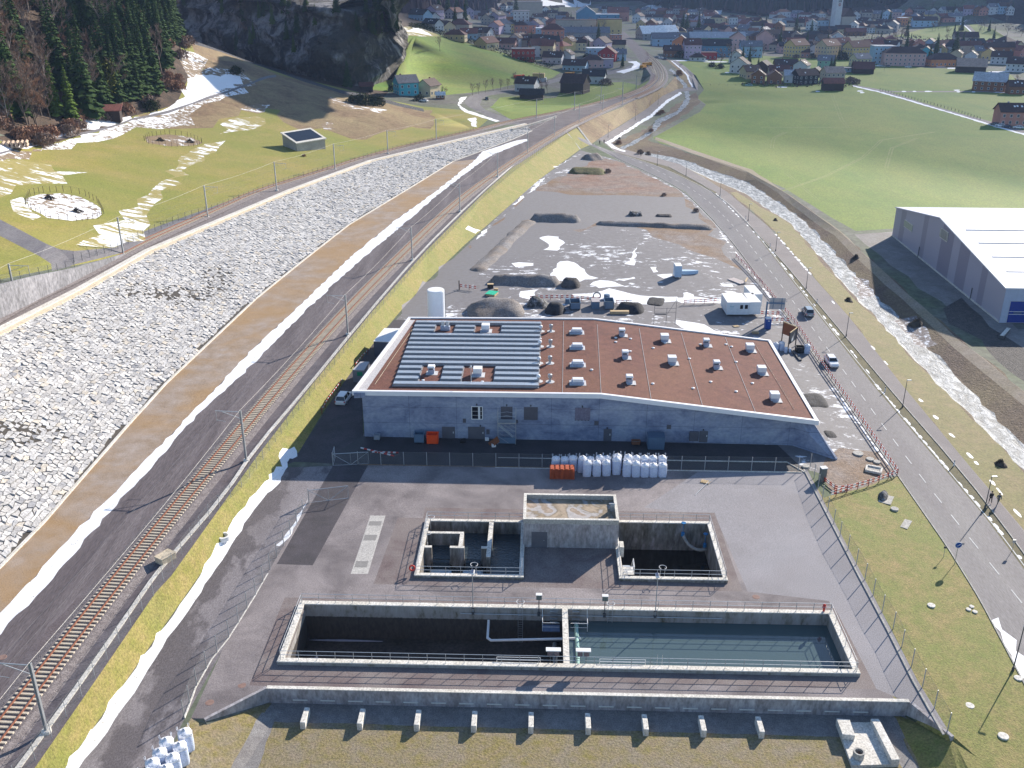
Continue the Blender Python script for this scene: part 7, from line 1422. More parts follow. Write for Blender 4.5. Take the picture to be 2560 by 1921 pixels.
def hallwall():
 m, tt, b = nodes('hall cladding'); tc = tt.nodes.new('ShaderNodeTexCoord'); sp = tt.nodes.new('ShaderNodeSeparateXYZ'); tt.links.new(tc.outputs['Object'], sp.inputs[0]); f = mathn(tt, 'DIVIDE', sp.outputs[0], Lh); r_ = ramp(tt, f, [(0, (.42, .40, .47)), (.13, (.29, .27, .34)), (.175, (.40, .38, .46)), (.28, (.27, .25, .32)), (.36, (.40, .38, .46)), (.42, (.26, .24, .31)), (.52, (.39, .37, .45)), (.66, (.29, .27, .34)), (.70, (.40, .38, .46)), (.88, (.29, .27, .34)), (.93, (.39, .37, .45))], 'CONSTANT'); wv = tt.nodes.new('ShaderNodeTexWave'); wv.inputs['Scale'].default_value = 1.6; tt.links.new(tc.outputs['Object'], wv.inputs['Vector']); tt.links.new(r_, b.inputs['Base Color']); bump(tt, b, wv.outputs[0], .2, .05); b.inputs['Roughness'].default_value = .5; return m
t.location = A_; t.rotation_euler = (0, 0, math.atan2(d.y, d.x))
xr2 = Lh * .56; H1 = hA - z0; H2 = hB - z0; HRr = hr - z0
k = MB(); prof = [(0, 0), (Lh, 0), (Lh, H2), (xr2, HRr), (0, H1)]
k.add([(x, 0, z) for x, z in prof] + [(x, -Wd, z) for x, z in prof], [(4, 3, 2, 1, 0), (5, 6, 7, 8, 9)] + [(i, (i + 1) % 5, 5 + (i + 1) % 5, 5 + i) for i in (0, 1, 4)]); k.build('wall', hallwall(), t)
mr1 = M('sun glare standing seam roof', (.84, .84, .86), (.80, .80, .82), .3, rough=.35); mr2 = M('grey blue roof slope', (.48, .50, .60), (.42, .44, .53), .3, rough=.5)  # near slope painted white for sun glare, far slope left duller
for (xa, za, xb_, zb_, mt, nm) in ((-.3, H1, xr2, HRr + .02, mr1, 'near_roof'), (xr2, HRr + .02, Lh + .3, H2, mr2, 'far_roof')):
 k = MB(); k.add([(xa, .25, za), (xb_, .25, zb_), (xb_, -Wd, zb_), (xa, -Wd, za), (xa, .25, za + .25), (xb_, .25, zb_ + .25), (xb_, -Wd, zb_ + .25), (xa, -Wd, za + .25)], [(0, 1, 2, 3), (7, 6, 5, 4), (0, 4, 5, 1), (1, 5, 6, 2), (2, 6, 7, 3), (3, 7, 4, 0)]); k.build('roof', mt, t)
for i in range(1, 5):
 f_ = i / 5; x = xr2 * (1 - f_) ; z = HRr + (H1 - HRr) * f_ + .29; k = MB(); k.box((x, -Wd / 2 - 1, z), (.5, Wd - 4, .12)); k.build('roof_light_strip', M('grey roof strip', (.45, .46, .50)), t)
for f0, f1, zz0, zz1 in ((.80, .89, .60, .85), (.475, .54, .68, .88)):
 k = MB(); zt2 = H2 if f0 > .7 else HRr * .97; wallbox(k, Lh * f0, -.05, Lh * f1, .06, zt2 * zz0, zt2 * zz1); q = k.build('window', m_concw, t); k = MB()
 for j in range(4): xx = Lh * (f0 + (f1 - f0) * (j + .5) / 4); wallbox(k, xx - .9, .05, xx + .9, .09, zt2 * zz0 + .2, zt2 * zz1 - .2)
 k.build('pane', tint('pale pane', (.40, .41, .38), .2), q)
k = MB(); wallbox(k, -.02, .0, Lh, .1, -.3, .35); k.build('plinth', m_concw, t)
k = MB(); wallbox(k, -.09, -22, -.03, -1.5, .1, 4.5); q = k.build('gate', tint('gate blue', (.01, .04, .26), .4), t); k = MB()
for j in range(9): wallbox(k, -.12, -4.0 - j * 2.0, -.085, -2.4 - j * 2.0, 1.9, 2.35)
k.build('gate_panes', tint('pane', (.10, .13, .22), .2), q); k = MB(); wallbox(k, -.11, -22, -.10, -1.5, 1.78, 1.86); wallbox(k, -.11, -22, -.10, -1.5, 2.38, 2.46); k.build('gate_trim', m_white, q)
k = MB(); wallbox(k, -.06, -1.4, .0, -.05, 0, H1); wallbox(k, -.055, -Wd, .0, -1.4, 4.55, H1); k.build('front_panels', tint('front cladding', (.40, .45, .58), .5), t)
for f_ in (.215, .70): k = MB(); k.tube((Lh * f_, .12, 0), (Lh * f_, .12, 2.6), .09, n=8); k.build('downpipe', m_dksteel, t)
t = thing('trough', G(2510, 838), 'long dark trough lying on the paving before the industrial hall', 'trough', R(-38)); k = MB(); k.box((0, 0, .35), (.8, 5.5, .6)); k.build('body', m_dksteel, t); k = MB(); k.box((.1, 0, .68), (.7, 5.4, .06)); k.build('cover', m_concw, t)
for o_ in [bag] + list(bag.children): bpy.data.objects.remove(o_)
# ================================================================ houses
WC = {'white': (.62, .63, .65), 'cream': (.62, .52, .34), 'yellow': (.68, .50, .22), 'pink': (.62, .40, .38), 'lilac': (.46, .38, .50), 'pale blue': (.36, .52, .66), 'blue': (.10, .27, .42), 'turquoise': (.08, .42, .50), 'mint': (.26, .48, .38), 'orange': (.66, .27, .12), 'red': (.38, .045, .05), 'brown': (.24, .11, .06), 'dark wooden': (.045, .032, .028), 'grey': (.32, .32, .34), 'beige': (.48, .42, .36), 'black': (.02, .024, .032), 'salmon': (.55, .25, .20)}
RC = {'dark brown': (.055, .032, .030), 'red brown': (.10, .038, .032), 'grey': (.15, .15, .17), 'black': (.028, .026, .03), 'pale grey': (.36, .37, .40), 'light': (.62, .64, .66), 'rusty': (.18, .065, .05), 'tan': (.36, .25, .20)}
def hw(c): return M('house wall ' + c, WC[c], tuple(x * .86 for x in WC[c]), .4, rough=.85)
def hr_(c): return M('house roof ' + c, RC[c], tuple(x * 1.4 for x in RC[c]), .6, fine=2.5, rough=.75)
m_pane = M('window pane', (.03, .04, .06), (.07, .09, .12), 1, rough=.15, spec=.7)
WP = {}
HC = 0
def house(px, py, w_, d, h, rot, wall, roof, label, kind='gable', name='house', cat='house', base=None, win=True, rh=None, group=None, nw=None):
 global HC
 HC += 1; rnd = random.Random(HC); v = G(px, py); a = R(rot); c, s = math.cos(a), math.sin(a); lx = abs(w_ * c) + abs(d * s); ly = abs(w_ * s) + abs(d * c)
 t = thing(name, (v.x, v.y + ly / 2, v.z), label, cat, a, group); S = SCL(py, v.z); far = S < 3.0
 k = MB(); k.box((0, 0, h / 2 - .5), (w_, d, h + 1)); rh = rh if rh is not None else (d * .34 if kind != 'flat' else .3); o = .55; th = .22
 if kind == 'gable':
  for x in (-w_ / 2, w_ / 2): k.add([(x, -d / 2, h), (x, d / 2, h), (x, 0, h + rh)], [(0, 1, 2) if x > 0 else (2, 1, 0)])
 k.build('wall', hw(wall), t)
 k = MB(); W2, D2 = w_ / 2 + o, d / 2 + o
 if kind == 'gable':
  e = h - o * rh / (d / 2)
  k.add([(-W2, -D2, e), (W2, -D2, e), (W2, 0, h + rh), (-W2, 0, h + rh), (W2, D2, e), (-W2, D2, e)] + [(-W2, -D2, e + th), (W2, -D2, e + th), (W2, 0, h + rh + th), (-W2, 0, h + rh + th), (W2, D2, e + th), (-W2, D2, e + th)], [(3, 2, 1, 0), (5, 4, 2, 3), (6, 7, 8, 9), (9, 8, 10, 11), (0, 1, 7, 6), (4, 5, 11, 10), (1, 2, 8, 7), (2, 4, 10, 8), (3, 0, 6, 9), (5, 3, 9, 11)])
 elif kind == 'hip':
  r_ = max(w_ / 2 - d / 2, .01) if w_ > d else 0; k.add([(-W2, -D2, h), (W2, -D2, h), (W2, D2, h), (-W2, D2, h), (-r_, 0, h + rh), (r_, 0, h + rh)], [(3, 2, 1, 0), (0, 1, 5, 4), (1, 2, 5), (2, 3, 4, 5), (3, 0, 4)])
 elif kind == 'shed': k.add([(-W2, -D2, h), (W2, -D2, h), (W2, D2, h + rh), (-W2, D2, h + rh), (-W2, -D2, h + th), (W2, -D2, h + th), (W2, D2, h + rh + th), (-W2, D2, h + rh + th)], [(3, 2, 1, 0), (4, 5, 6, 7), (0, 1, 5, 4), (1, 2, 6, 5), (2, 3, 7, 6), (3, 0, 4, 7)])
 else: k.box((0, 0, h + .2), (w_ + .4, d + .4, .4))
 rf = k.build('roof', hr_(roof), t)
 if kind in ('gable', 'hip') and wall not in ('dark wooden',):
  k = MB(); x = rnd.uniform(-.3, .3) * w_; k.box((x, d * .12, h + rh * .95), (.7, .7, 1.5)); k.build('chimney', hw('grey') if rnd.random() < .6 else hw('brown'), rf)
  for i in range(rnd.choice([0, 1, 2, 2, 3]) if not far else rnd.choice([0, 1])):
   q = .35 + .3 * rnd.random(); k = MB(); yy = -d / 2 * q; zz = h + rh * (1 - q) + th + .03; x = (i - 1) * 1.6 + rnd.uniform(-.3, .3); sl = math.atan2(rh, d / 2); k.add([(x - .4, yy - .55 * math.cos(sl), zz - .55 * math.sin(sl)), (x + .4, yy - .55 * math.cos(sl), zz - .55 * math.sin(sl)), (x + .4, yy + .55 * math.cos(sl), zz + .55 * math.sin(sl)), (x - .4, yy + .55 * math.cos(sl), zz + .55 * math.sin(sl))], [(0, 1, 2, 3)])
   if kind == 'gable': k.build('skylight', m_vent, rf)
 if win:
  fl = max(1, int(h / 2.7)); faces = [((0, -1), w_, d / 2)] + ([((1, 0), d, w_ / 2)] if rot < 0 or rot > 90 else [((-1, 0), d, w_ / 2)]) + ([((0, -1), 0, 0)] if 0 else [])
  if abs(rot) > 60 and abs(rot) <= 90: faces = [((1 if rot < 0 else -1, 0), d, w_ / 2)]
  key = far
  for (nx, ny), L, off in faces:
   n = nw or max(2, min(int(L / 2.9), 9)); 
   if far: n = min(n, 4)
   for f in range(fl if not far else min(fl, 2)):
    for i in range(n):
     u = -L / 2 + L * (i + .5) / n; z = 1.5 + f * (h - .5) / fl
     loc = (u, -off - .02, z) if ny else (nx * (off + .02), u, z); rz_ = 0 if ny else R(90)
     if key not in WP:
      k = MB(); k.box((0, 0, 0), (1.15, .08, 1.35)); q = k.build('window', m_vent, t)
      if not far: k = MB(); k.box((0, 0, 0), (.95, .12, 1.15)); p = k.build('pane', m_pane, q)
      else: q.data.materials[0] = m_pane; p = None
      WP[key] = (q, p)
     else:
      q0, p0 = WP[key]; q = q0.copy(); COL.objects.link(q); q.parent = t
      if p0: p = p0.copy(); COL.objects.link(p); p.parent = q
     q.location = loc; q.rotation_euler = (0, 0, rz_)
 return t
HS = [
 (1012, 241, 10, 9, 6.2, 25, 'turquoise', 'grey', 'turquoise house with grey roof at the foot of the green hill', 'gable'), (1070, 242, 9, 8, 5, 60, 'cream', 'dark brown', 'cream chalet with dark roof right of the turquoise house', 'gable'),
 (1100, 249, 4, 3, 2.2, 10, 'brown', 'light', 'small red brown shed with pale roof by the cream chalet', 'gable'), (914, 229, 6, 4, 2.6, 15, 'dark wooden', 'red brown', 'low wooden hut beside the cliff foot left of the turquoise house', 'gable'),
 (1318, 232, 11, 9, 4.6, -20, 'white', 'dark brown', 'white house with dark roof left of the large barn', 'gable'), (1330, 250, 12, 7, 2.6, -6, 'dark wooden', 'black', 'low dark barn in front of the white house on the pasture', 'gable'),
 (1440, 236, 13, 12, 5.6, -22, 'dark wooden', 'dark brown', 'large dark wooden barn on the pasture beside the railway', 'gable'), (1487, 211, 13, 9, 4.6, -12, 'white', 'black', 'white house with black roof behind the large dark barn', 'gable'),
 (1308, 152, 15, 10, 7, 0, 'red', 'grey', 'dark red cubic apartment block on the hill edge', 'flat'), (1384, 161, 13, 9, 4.5, -15, 'white', 'dark brown', 'white house with dark roof right of the red block', 'gable'), (1419, 156, 9, 8, 5, 70, 'white', 'dark brown', 'white gabled house behind the pale blue bungalow', 'gable'),
 (1440, 180, 15, 9, 4, -18, 'pale blue', 'dark brown', 'pale blue bungalow with brown roof above the loader', 'gable'), (1483, 171, 14, 9, 5, -5, 'pink', 'dark brown', 'pink house with flat hipped roof above the white house', 'hip'), (1519, 170, 8, 8, 5, -5, 'lilac', 'grey', 'lilac cube annex right of the pink house', 'flat'),
 (1520, 155, 9, 12, 5.5, 75, 'red', 'red brown', 'bright red gabled house beside the station curve', 'gable'), (1545, 152, 11, 8, 4.5, 0, 'pale blue', 'grey', 'pale blue house with grey roof next to the bright red one', 'gable'), (1492, 146, 14, 9, 6.4, 5, 'pale blue', 'light', 'pale blue flat roofed block with white rim', 'flat'),
 (1382, 110, 17, 12, 10, 0, 'salmon', 'red brown', 'big old salmon red schoolhouse with hipped red roof', 'hip'), (1424, 129, 10, 9, 7, 62, 'yellow', 'dark brown', 'yellow gabled house with balcony in the middle village', 'gable'), (1448, 128, 10, 9, 6, 0, 'cream', 'dark brown', 'cream twin house right of the yellow gabled one', 'gable'), (1466, 129, 9, 9, 7, 70, 'pink', 'grey', 'pink gabled house with red shutters', 'gable'), (1506, 131, 14, 11, 6.5, 65, 'lilac', 'dark brown', 'large lilac gabled house near the railway', 'gable'), (1541, 127, 14, 8, 4.5, -6, 'cream', 'dark brown', 'cream house with skylights by the railway bank', 'gable'), (1536, 106, 12, 8, 5.5, 0, 'salmon', 'grey', 'reddish flat roofed block under the railway', 'flat'),
 (1448, 95, 50, 12, 4, 0, 'grey', 'grey', 'very long grey roofed workshop in the village', 'gable'), (1440, 79, 38, 11, 10, 0, 'beige', 'dark brown', 'long beige apartment row with striped front', 'flat'), (1498, 80, 14, 11, 10, 0, 'salmon', 'dark brown', 'salmon part of the striped apartment row', 'flat'), (1524, 90, 22, 12, 14, 0, 'yellow', 'dark brown', 'tall yellow apartment block at the end of the row', 'flat'), (1319, 57, 34, 14, 22, 0, 'beige', 'grey', 'tall beige tower block in the rear village', 'flat'), (1303, 74, 13, 12, 14, 0, 'white', 'grey', 'white tower house left below the beige tower', 'flat'),
 (1467, 58, 44, 22, 11, 88, 'blue', 'pale grey', 'blue glazed hall with arched roof in the rear village', 'gable'), (1508, 54, 40, 18, 8, 0, 'blue', 'light', 'dark blue flat hall right of the arched one', 'flat'), (1546, 54, 26, 16, 11, 0, 'salmon', 'rusty', 'long salmon building with rusty roof behind the station', 'gable'), (1362, 92, 14, 10, 6, 0, 'pale blue', 'light', 'pale blue cube with white rim left of the schoolhouse', 'flat'),
 (1692, 118, 42, 12, 7, 0, 'pale blue', 'grey', 'long pale blue terrace with grey roof right of the railway', 'gable'), (1794, 123, 46, 12, 9, -3, 'mint', 'pale grey', 'long mint green terrace with pale roof', 'gable'), (1752, 114, 12, 12, 8, -3, 'cream', 'grey', 'cream end house of the mint terrace', 'gable'), (1632, 102, 24, 18, 6, 15, 'grey', 'light', 'grey workshop with white striped roof by the railway', 'gable'), (1669, 94, 18, 16, 5, 20, 'grey', 'light', 'grey shed with pale roof behind the terrace', 'gable'),
 (1704, 138, 12, 13, 9.5, 80, 'orange', 'grey', 'bright orange gabled house behind the brown one', 'gable'), (1682, 144, 12, 9, 5, 0, 'brown', 'dark brown', 'brown roofed old house left of the orange one', 'gable'), (1731, 148, 12, 11, 10, 0, 'lilac', 'red brown', 'lilac apartment house with brown roof', 'gable'), (1793, 142, 21, 12, 8, -5, 'blue', 'black', 'blue apartment house with dark skylit roof', 'gable'), (1770, 149, 13, 8, 4.5, 0, 'red', 'red brown', 'red flat roofed pavilion before the blue apartment house', 'flat'), (1746, 154, 11, 8, 2.6, -6, 'white', 'dark brown', 'low white bungalow left of the red pavilion', 'hip'),
 (1844, 138, 8, 12, 13, 82, 'pink', 'dark brown', 'tall narrow pink apartment gable right of the mint terrace', 'gable'), (1879, 144, 16, 11, 8, -2, 'pale blue', 'grey', 'pale blue double house next to the pink gable', 'gable'), (1912, 126, 9, 13, 11, 80, 'pink', 'red brown', 'pink apartment gable behind the orchard tree', 'gable'),
 (1854, 186, 9, 11, 6, 65, 'white', 'dark brown', 'white chalet at the left end of the field hamlet', 'gable'), (1845, 160, 8, 9, 6, 60, 'white', 'dark brown', 'white house with steep roof behind the hamlet', 'gable'), (1880, 198, 10, 9, 4.5, 15, 'cream', 'dark brown', 'cream house with wide dark roof in the hamlet', 'gable'), (1899, 212, 8, 8, 5.4, 75, 'brown', 'dark brown', 'orange brown boarded house left in the front hamlet row', 'gable'), (1940, 212, 9.5, 8, 5, 80, 'brown', 'red brown', 'second brown boarded house right of its twin', 'gable'), (1985, 210, 10, 8, 4.8, -8, 'white', 'pale grey', 'white house with pale grey roof in the front hamlet row', 'gable'), (2017, 213, 13, 9, 5.5, 15, 'black', 'dark brown', 'black boarded house with two white windows', 'gable'), (2085, 228, 11, 7, 4.3, -3, 'dark wooden', 'rusty', 'small old barn with rusty roof standing in the field', 'gable'), (2086, 206, 12, 9, 5.5, 10, 'beige', 'tan', 'house with tan roof behind the rusty roofed barn', 'gable'), (1914, 185, 10, 9, 4.5, 60, 'dark wooden', 'black', 'dark wooden house at the back of the hamlet', 'gable'), (1968, 176, 15, 9, 3.6, -5, 'brown', 'dark brown', 'wide dark roofed house at the back of the hamlet', 'gable'), (2010, 182, 10, 9, 4.5, 60, 'white', 'dark brown', 'white gabled house with dark roof above the black one', 'gable'), (1950, 192, 12, 9, 3.4, -5, 'beige', 'red brown', 'long reddish roof in the middle of the hamlet', 'gable'), (2045, 195, 8, 7, 3.6, 60, 'dark wooden', 'black', 'dark shed between black house and tan roof', 'gable'),
 (2070, 173, 11, 9, 5.5, -18, 'mint', 'grey', 'mint green house with two dark spruces before it', 'gable'), (2156, 168, 12, 9, 5.5, 18, 'cream', 'grey', 'cream house with grey roof below the yellow blocks', 'gable'), (2164, 186, 13, 11, 3.4, -12, 'dark wooden', 'red brown', 'brown barn with reddish roof at the field edge', 'gable'), (2114, 181, 12, 6, 2.4, 0, 'pale blue', 'grey', 'low bluish shed left of the reddish barn', 'flat'),
 (1997, 145, 15, 12, 9, 30, 'yellow', 'red brown', 'first yellow apartment block with steep roof', 'gable'), (2076, 146, 15, 12, 9, 30, 'cream', 'red brown', 'second yellow apartment block with steep roof', 'gable'), (2150, 150, 18, 12, 9, 20, 'yellow', 'red brown', 'third yellow apartment block with salmon gable', 'gable'), (2210, 161, 15, 12, 12, -3, 'pale blue', 'pale grey', 'tall pale blue apartment tower with balconies', 'flat'), (2266, 166, 28, 12, 8.5, -8, 'pink', 'dark brown', 'pink long apartment house with brown hipped roof', 'hip'), (2322, 150, 11, 9, 6, 65, 'turquoise', 'dark brown', 'turquoise gabled house behind the pink long house', 'gable'), (2362, 167, 21, 12, 4.6, 3, 'orange', 'dark brown', 'rust orange building right of the dark spruces', 'hip'),
 (2440, 184, 18, 13, 4.2, -20, 'dark wooden', 'tan', 'barn with pale pinkish roof in the right field', 'gable'), (2490, 231, 17, 12, 5.6, -28, 'brown', 'pale grey', 'large brown barn with grey metal roof on the right', 'gable'), (2513, 163, 13, 10, 5.4, -30, 'white', 'dark brown', 'white house with two tall windows by the right edge', 'gable'), (2552, 182, 12, 10, 5.5, -30, 'white', 'dark brown', 'white chalet with balcony at the right photo edge', 'gable'), (2482, 151, 13, 9, 5, 60, 'yellow', 'dark brown', 'yellow gabled house far right behind the barn', 'gable'), (2398, 152, 10, 8, 5, 60, 'cream', 'dark brown', 'cream gabled house left of the pink roofed barn', 'gable'), (2436, 156, 11, 8, 4.8, 62, 'white', 'black', 'white gabled house right behind the pink roofed barn', 'gable'), (2548, 237, 9, 8, 4.4, -10, 'brown', 'dark brown', 'brown shed cut off by the right photo edge', 'gable'), (2545, 316, 15, 9, 6.2, -5, 'salmon', 'dark brown', 'salmon pink house with car park at the right edge', 'gable'),
 (2420, 111, 20, 12, 6, -10, 'beige', 'dark brown', 'big farmhouse with dark roof before the far meadow', 'gable'), (2034, 76, 16, 12, 7, 75, 'white', 'grey', 'white gabled house left of the church', 'gable'), (2012, 144, 7, 6, 4, 0, 'salmon', 'dark brown', 'small salmon house between the yellow blocks', 'gable'), (2072, 86, 16, 10, 4, 0, 'dark wooden', 'black', 'dark barn before the church tower', 'gable'), (2110, 86, 15, 10, 5, -10, 'cream', 'dark brown', 'cream house right below the church tower', 'gable'), (2140, 90, 20, 9, 4, 0, 'brown', 'rusty', 'long reddish shed right of the church', 'gable'), (2315, 68, 26, 11, 7, -8, 'pale blue', 'dark brown', 'pale blue long house above the far orchard', 'gable'), (2258, 64, 10, 10, 8, 0, 'orange', 'light', 'small orange block left of the far orchard', 'flat'),
 (1049, 54, 16, 10, 5, -40, 'pale blue', 'black', 'white blue hillside house above the snowy hilltop', 'gable'), (1078, 58, 10, 9, 4.5, -55, 'white', 'black', 'white hillside house right of the topmost one', 'gable'), (1080, 75, 13, 9, 4, -40, 'white', 'black', 'white house with wide roof beside the snow patch', 'gable'), (1112, 81, 12, 10, 4, -55, 'cream', 'dark brown', 'cream gabled house on the hill edge', 'gable'), (1150, 80, 16, 12, 5, -10, 'beige', 'red brown', 'large house with red hipped roof on the hill edge', 'hip'), (1138, 102, 14, 9, 3.5, -10, 'cream', 'red brown', 'cream bungalow on the hedge line of the hill', 'hip'), (1172, 98, 12, 9, 4, 0, 'pale blue', 'rusty', 'pale blue house with reddish roof on the hedge line', 'gable'), (1206, 104, 14, 10, 6, -30, 'white', 'dark brown', 'tall white house with dark roof on the hill edge', 'gable'), (1216, 124, 14, 10, 4, 55, 'cream', 'red brown', 'cream bungalow with two windows on the hill edge', 'gable'), (1258, 122, 18, 9, 3.8, -10, 'pink', 'red brown', 'long low house with red roof along the hedge', 'gable'), (1086, 48, 12, 10, 7, 60, 'lilac', 'dark brown', 'lilac gabled house behind the hillside houses', 'gable')]
for a in HS: house(*a[:9], kind=a[9], name='barn' if 'barn' in a[8] or 'shed' in a[8] or 'hut' in a[8] else ('apartment_block' if ('apartment' in a[8] or 'terrace' in a[8] or 'tower' in a[8] or 'block' in a[8]) and 'church' not in a[8] else 'house'), cat='barn' if 'barn' in a[8] or 'shed' in a[8] or 'hut' in a[8] else 'house', win=a[6] not in ('dark wooden',))
RW = [('leftmost hill row above the hedge', 1125, 46, 1290, 62, 7), ('top row left of the railway', 1180, 30, 1580, 38, 17), ('second row left of the railway', 1190, 44, 1420, 50, 9), ('third row left of the railway', 1215, 62, 1430, 66, 11), ('fourth row left of the railway', 1230, 84, 1350, 84, 6), ('roofs behind the red block', 1285, 118, 1410, 134, 6), ('row above the pink and lilac houses', 1340, 145, 1362, 150, 2), ('top row right of the railway', 1590, 36, 1800, 44, 11), ('second row right of the railway', 1590, 55, 1900, 62, 16), ('third row right of the railway', 1600, 74, 1960, 84, 18), ('fourth row right of the railway', 1620, 88, 1925, 98, 12), ('row behind the mint terrace', 1860, 106, 2110, 116, 12), ('row behind the yellow blocks', 1930, 130, 2240, 136, 13), ('top row behind the church', 1930, 50, 2250, 48, 17), ('second row behind the church', 1940, 64, 2240, 72, 14), ('slope row at the far right', 2270, 44, 2540, 34, 13), ('second far right row', 2265, 54, 2400, 58, 8), ('row under the river bank at right', 2190, 124, 2560, 132, 14), ('right row behind the long pink house', 2290, 140, 2560, 144, 9), ('row left of the church meadow', 2130, 78, 2250, 84, 6)]
wl_ = ['white', 'white', 'cream', 'beige', 'pale blue', 'pink', 'white', 'yellow', 'brown', 'lilac', 'grey', 'salmon', 'white', 'beige']; rl_ = ['dark brown', 'dark brown', 'red brown', 'black', 'grey', 'dark brown', 'rusty']
rg = random.Random(21)
for nm, x0, y0, x1, y1, n in RW:
 for i in range(n):
  f = (i + .5 + rg.uniform(-.15, .15)) / n; px = x0 + (x1 - x0) * f; py = y0 + (y1 - y0) * f + rg.uniform(-3.5, 3.5); wc, rc = rg.choice(wl_), rg.choice(rl_)
  big = rg.random() < .2; kd = rg.choice(['gable', 'gable', 'gable', 'hip'])
  house(px, py, rg.uniform(10, 15) * (1.6 if big else 1), rg.uniform(8, 11), rg.choice([4.6, 5.4, 6.5, 8]), rg.choice([0, -12, 15, 62, 75, -40, -65, 5]), wc, rc, '%s house, %s roof, %s from left, %s' % (wc, rc, ORD[i], nm), kd, group='village houses, ' + nm, nw=3)
v = G(2092, 72); t = thing('church', (v.x, v.y, v.z), 'white church tower with clock and pointed spire above the village', 'church', R(20))
k = MB(); k.box((0, 4, 15), (8, 8, 32)); k.build('tower', hw('white'), t); k = MB(); k.add([(-4.4, -.4, 31), (4.4, -.4, 31), (4.4, 8.4, 31), (-4.4, 8.4, 31), (-1.6, 2.4, 37), (1.6, 2.4, 37), (1.6, 5.6, 37), (-1.6, 5.6, 37), (0, 4, 52)], [(0, 1, 5, 4), (1, 2, 6, 5), (2, 3, 7, 6), (3, 0, 4, 7), (4, 5, 8), (5, 6, 8), (6, 7, 8), (7, 4, 8), (3, 2, 1, 0)]); k.build('spire', hr_('rusty'), t)
k = MB(); k.tube((0, -.12, 25), (0, -.05, 25), 1.7, n=20); q = k.build('clock', tint('clock red', (.35, .08, .08)), t); k = MB(); k.tube((0, -.16, 25), (0, -.1, 25), 1.1, n=16).bar((0, -.2, 25), (0, -.2, 26.2), .2).bar((0, -.2, 25), (.8, -.2, 25), .2); k.build('clock_hands', m_conc, q)
for x in (-1.5, 0, 1.5): k = MB(); k.box((x, -.05, 28.6), (.9, .15, 2.2)); k.build('belfry_window', m_pane, t)
k = MB(); k.box((14, 12, 6), (18, 26, 13)); k.build('nave', hw('beige'), t); k = MB(); k.add([(4.5, -1.5, 12.5), (23.5, -1.5, 12.5), (23.5, 25.5, 12.5), (4.5, 25.5, 12.5), (14, -1.5, 21), (14, 25.5, 21)], [(0, 4, 5, 3), (4, 1, 2, 5), (0, 1, 4), (3, 5, 2), (3, 2, 1, 0)]); k.build('nave_roof', hr_('dark brown'), t)
b0, b1, b2 = G(743, 379), G(814, 373), G(720, 369); ux = (b1 - b0); W_ = ux.length; ux.normalize(); t = thing('barn', b0, 'concrete barn with black solar roof on the left meadow', 'barn', math.atan2(ux.y, ux.x)); D_ = 7.0
k = MB(); k.add([(0, 0, -1), (W_, 0, -1), (W_, D_, -1), (0, D_, -1), (0, 0, 2.5), (W_, 0, 2.5), (W_, D_, 5.0), (0, D_, 5.0)], [(3, 2, 1, 0), (0, 1, 5, 4), (1, 2, 6, 5), (2, 3, 7, 6), (3, 0, 4, 7)]); k.build('wall', m_conc, t)
k = MB(); k.add([(-.4, -.4, 2.4), (W_ + .4, -.4, 2.4), (W_ + .4, D_ + .4, 5.1), (-.4, D_ + .4, 5.1), (-.4, -.4, 2.7), (W_ + .4, -.4, 2.7), (W_ + .4, D_ + .4, 5.4), (-.4, D_ + .4, 5.4)], [(3, 2, 1, 0), (4, 5, 6, 7), (0, 1, 5, 4), (1, 2, 6, 5), (2, 3, 7, 6), (3, 0, 4, 7)]); rf = k.build('roof', m_concw, t)
k = MB(); f = lambda x, y: (x, y, 2.75 + (y + .4) / (D_ + .8) * 2.7); k.add([f(.5, .5), f(W_ - .5, .5), f(W_ - .5, D_ - .5), f(.5, D_ - .5)], [(0, 1, 2, 3)]); k.build('solar_roof', M('black solar', (.012, .014, .02), rough=.25), rf)
for i, (a, b, z, c_, d) in enumerate([(1349, 206, 0, 'white', 0), (1346, 206, 2.5, 'yellow', 1)]): v = G(a, b); t = thing('stacked_container', (v.x, v.y + i * .1, v.z + z), ('white container at the bottom of the yellow stack', 'yellow container on top of the white one by the village road')[i], 'container', R(-8)); k = MB(); k.box((0, 1.2, 1.25), (8 - i, 2.6, 2.5)); k.build('body', hw(c_), t); k = MB(); k.box((0, 1.2, 2.45), (8.1 - i, 2.7, .08)); k.build('roof', m_white if i else hw('grey'), t)
def truck(px, py, rz, mt, label, nm='truck'):
 t = thing(nm, G(px, py), label, nm, R(rz)); k = MB(); k.box((-1, 0, 1.5), (4.6, 2.2, 1.5)); k.build('load_body', mt, t); k = MB(); k.box((2.4, 0, 1.5), (1.6, 2.2, 1.9), taper=.85); k.build('cab', mt, t, bevel=.05); k = MB(); k.box((2.9, 0, 1.9), (.8, 2.05, .6)); k.build('windscreen', m_pane, t)
 for x in (-2.4, -1, 2.2):
  for y in (-1, 1): k = MB(); k.tube((x, y * .85, .5), (x, y * 1.15, .5), .5, n=12); k.build('wheel', m_black, t)
truck(1298, 198, 5, m_orange, 'orange truck left of the yellow containers'); truck(1425, 191, 20, tint('loader yellow', (.55, .25, .02)), 'yellow loader beside the village road', 'loader'); truck(1608, 172, 60, tint('loader yellow', (.55, .25, .02)), 'yellow works vehicle under the railway curve'); truck(1618, 166, 30, tint('loader yellow', (.55, .25, .02)), 'second yellow works vehicle under the railway curve')
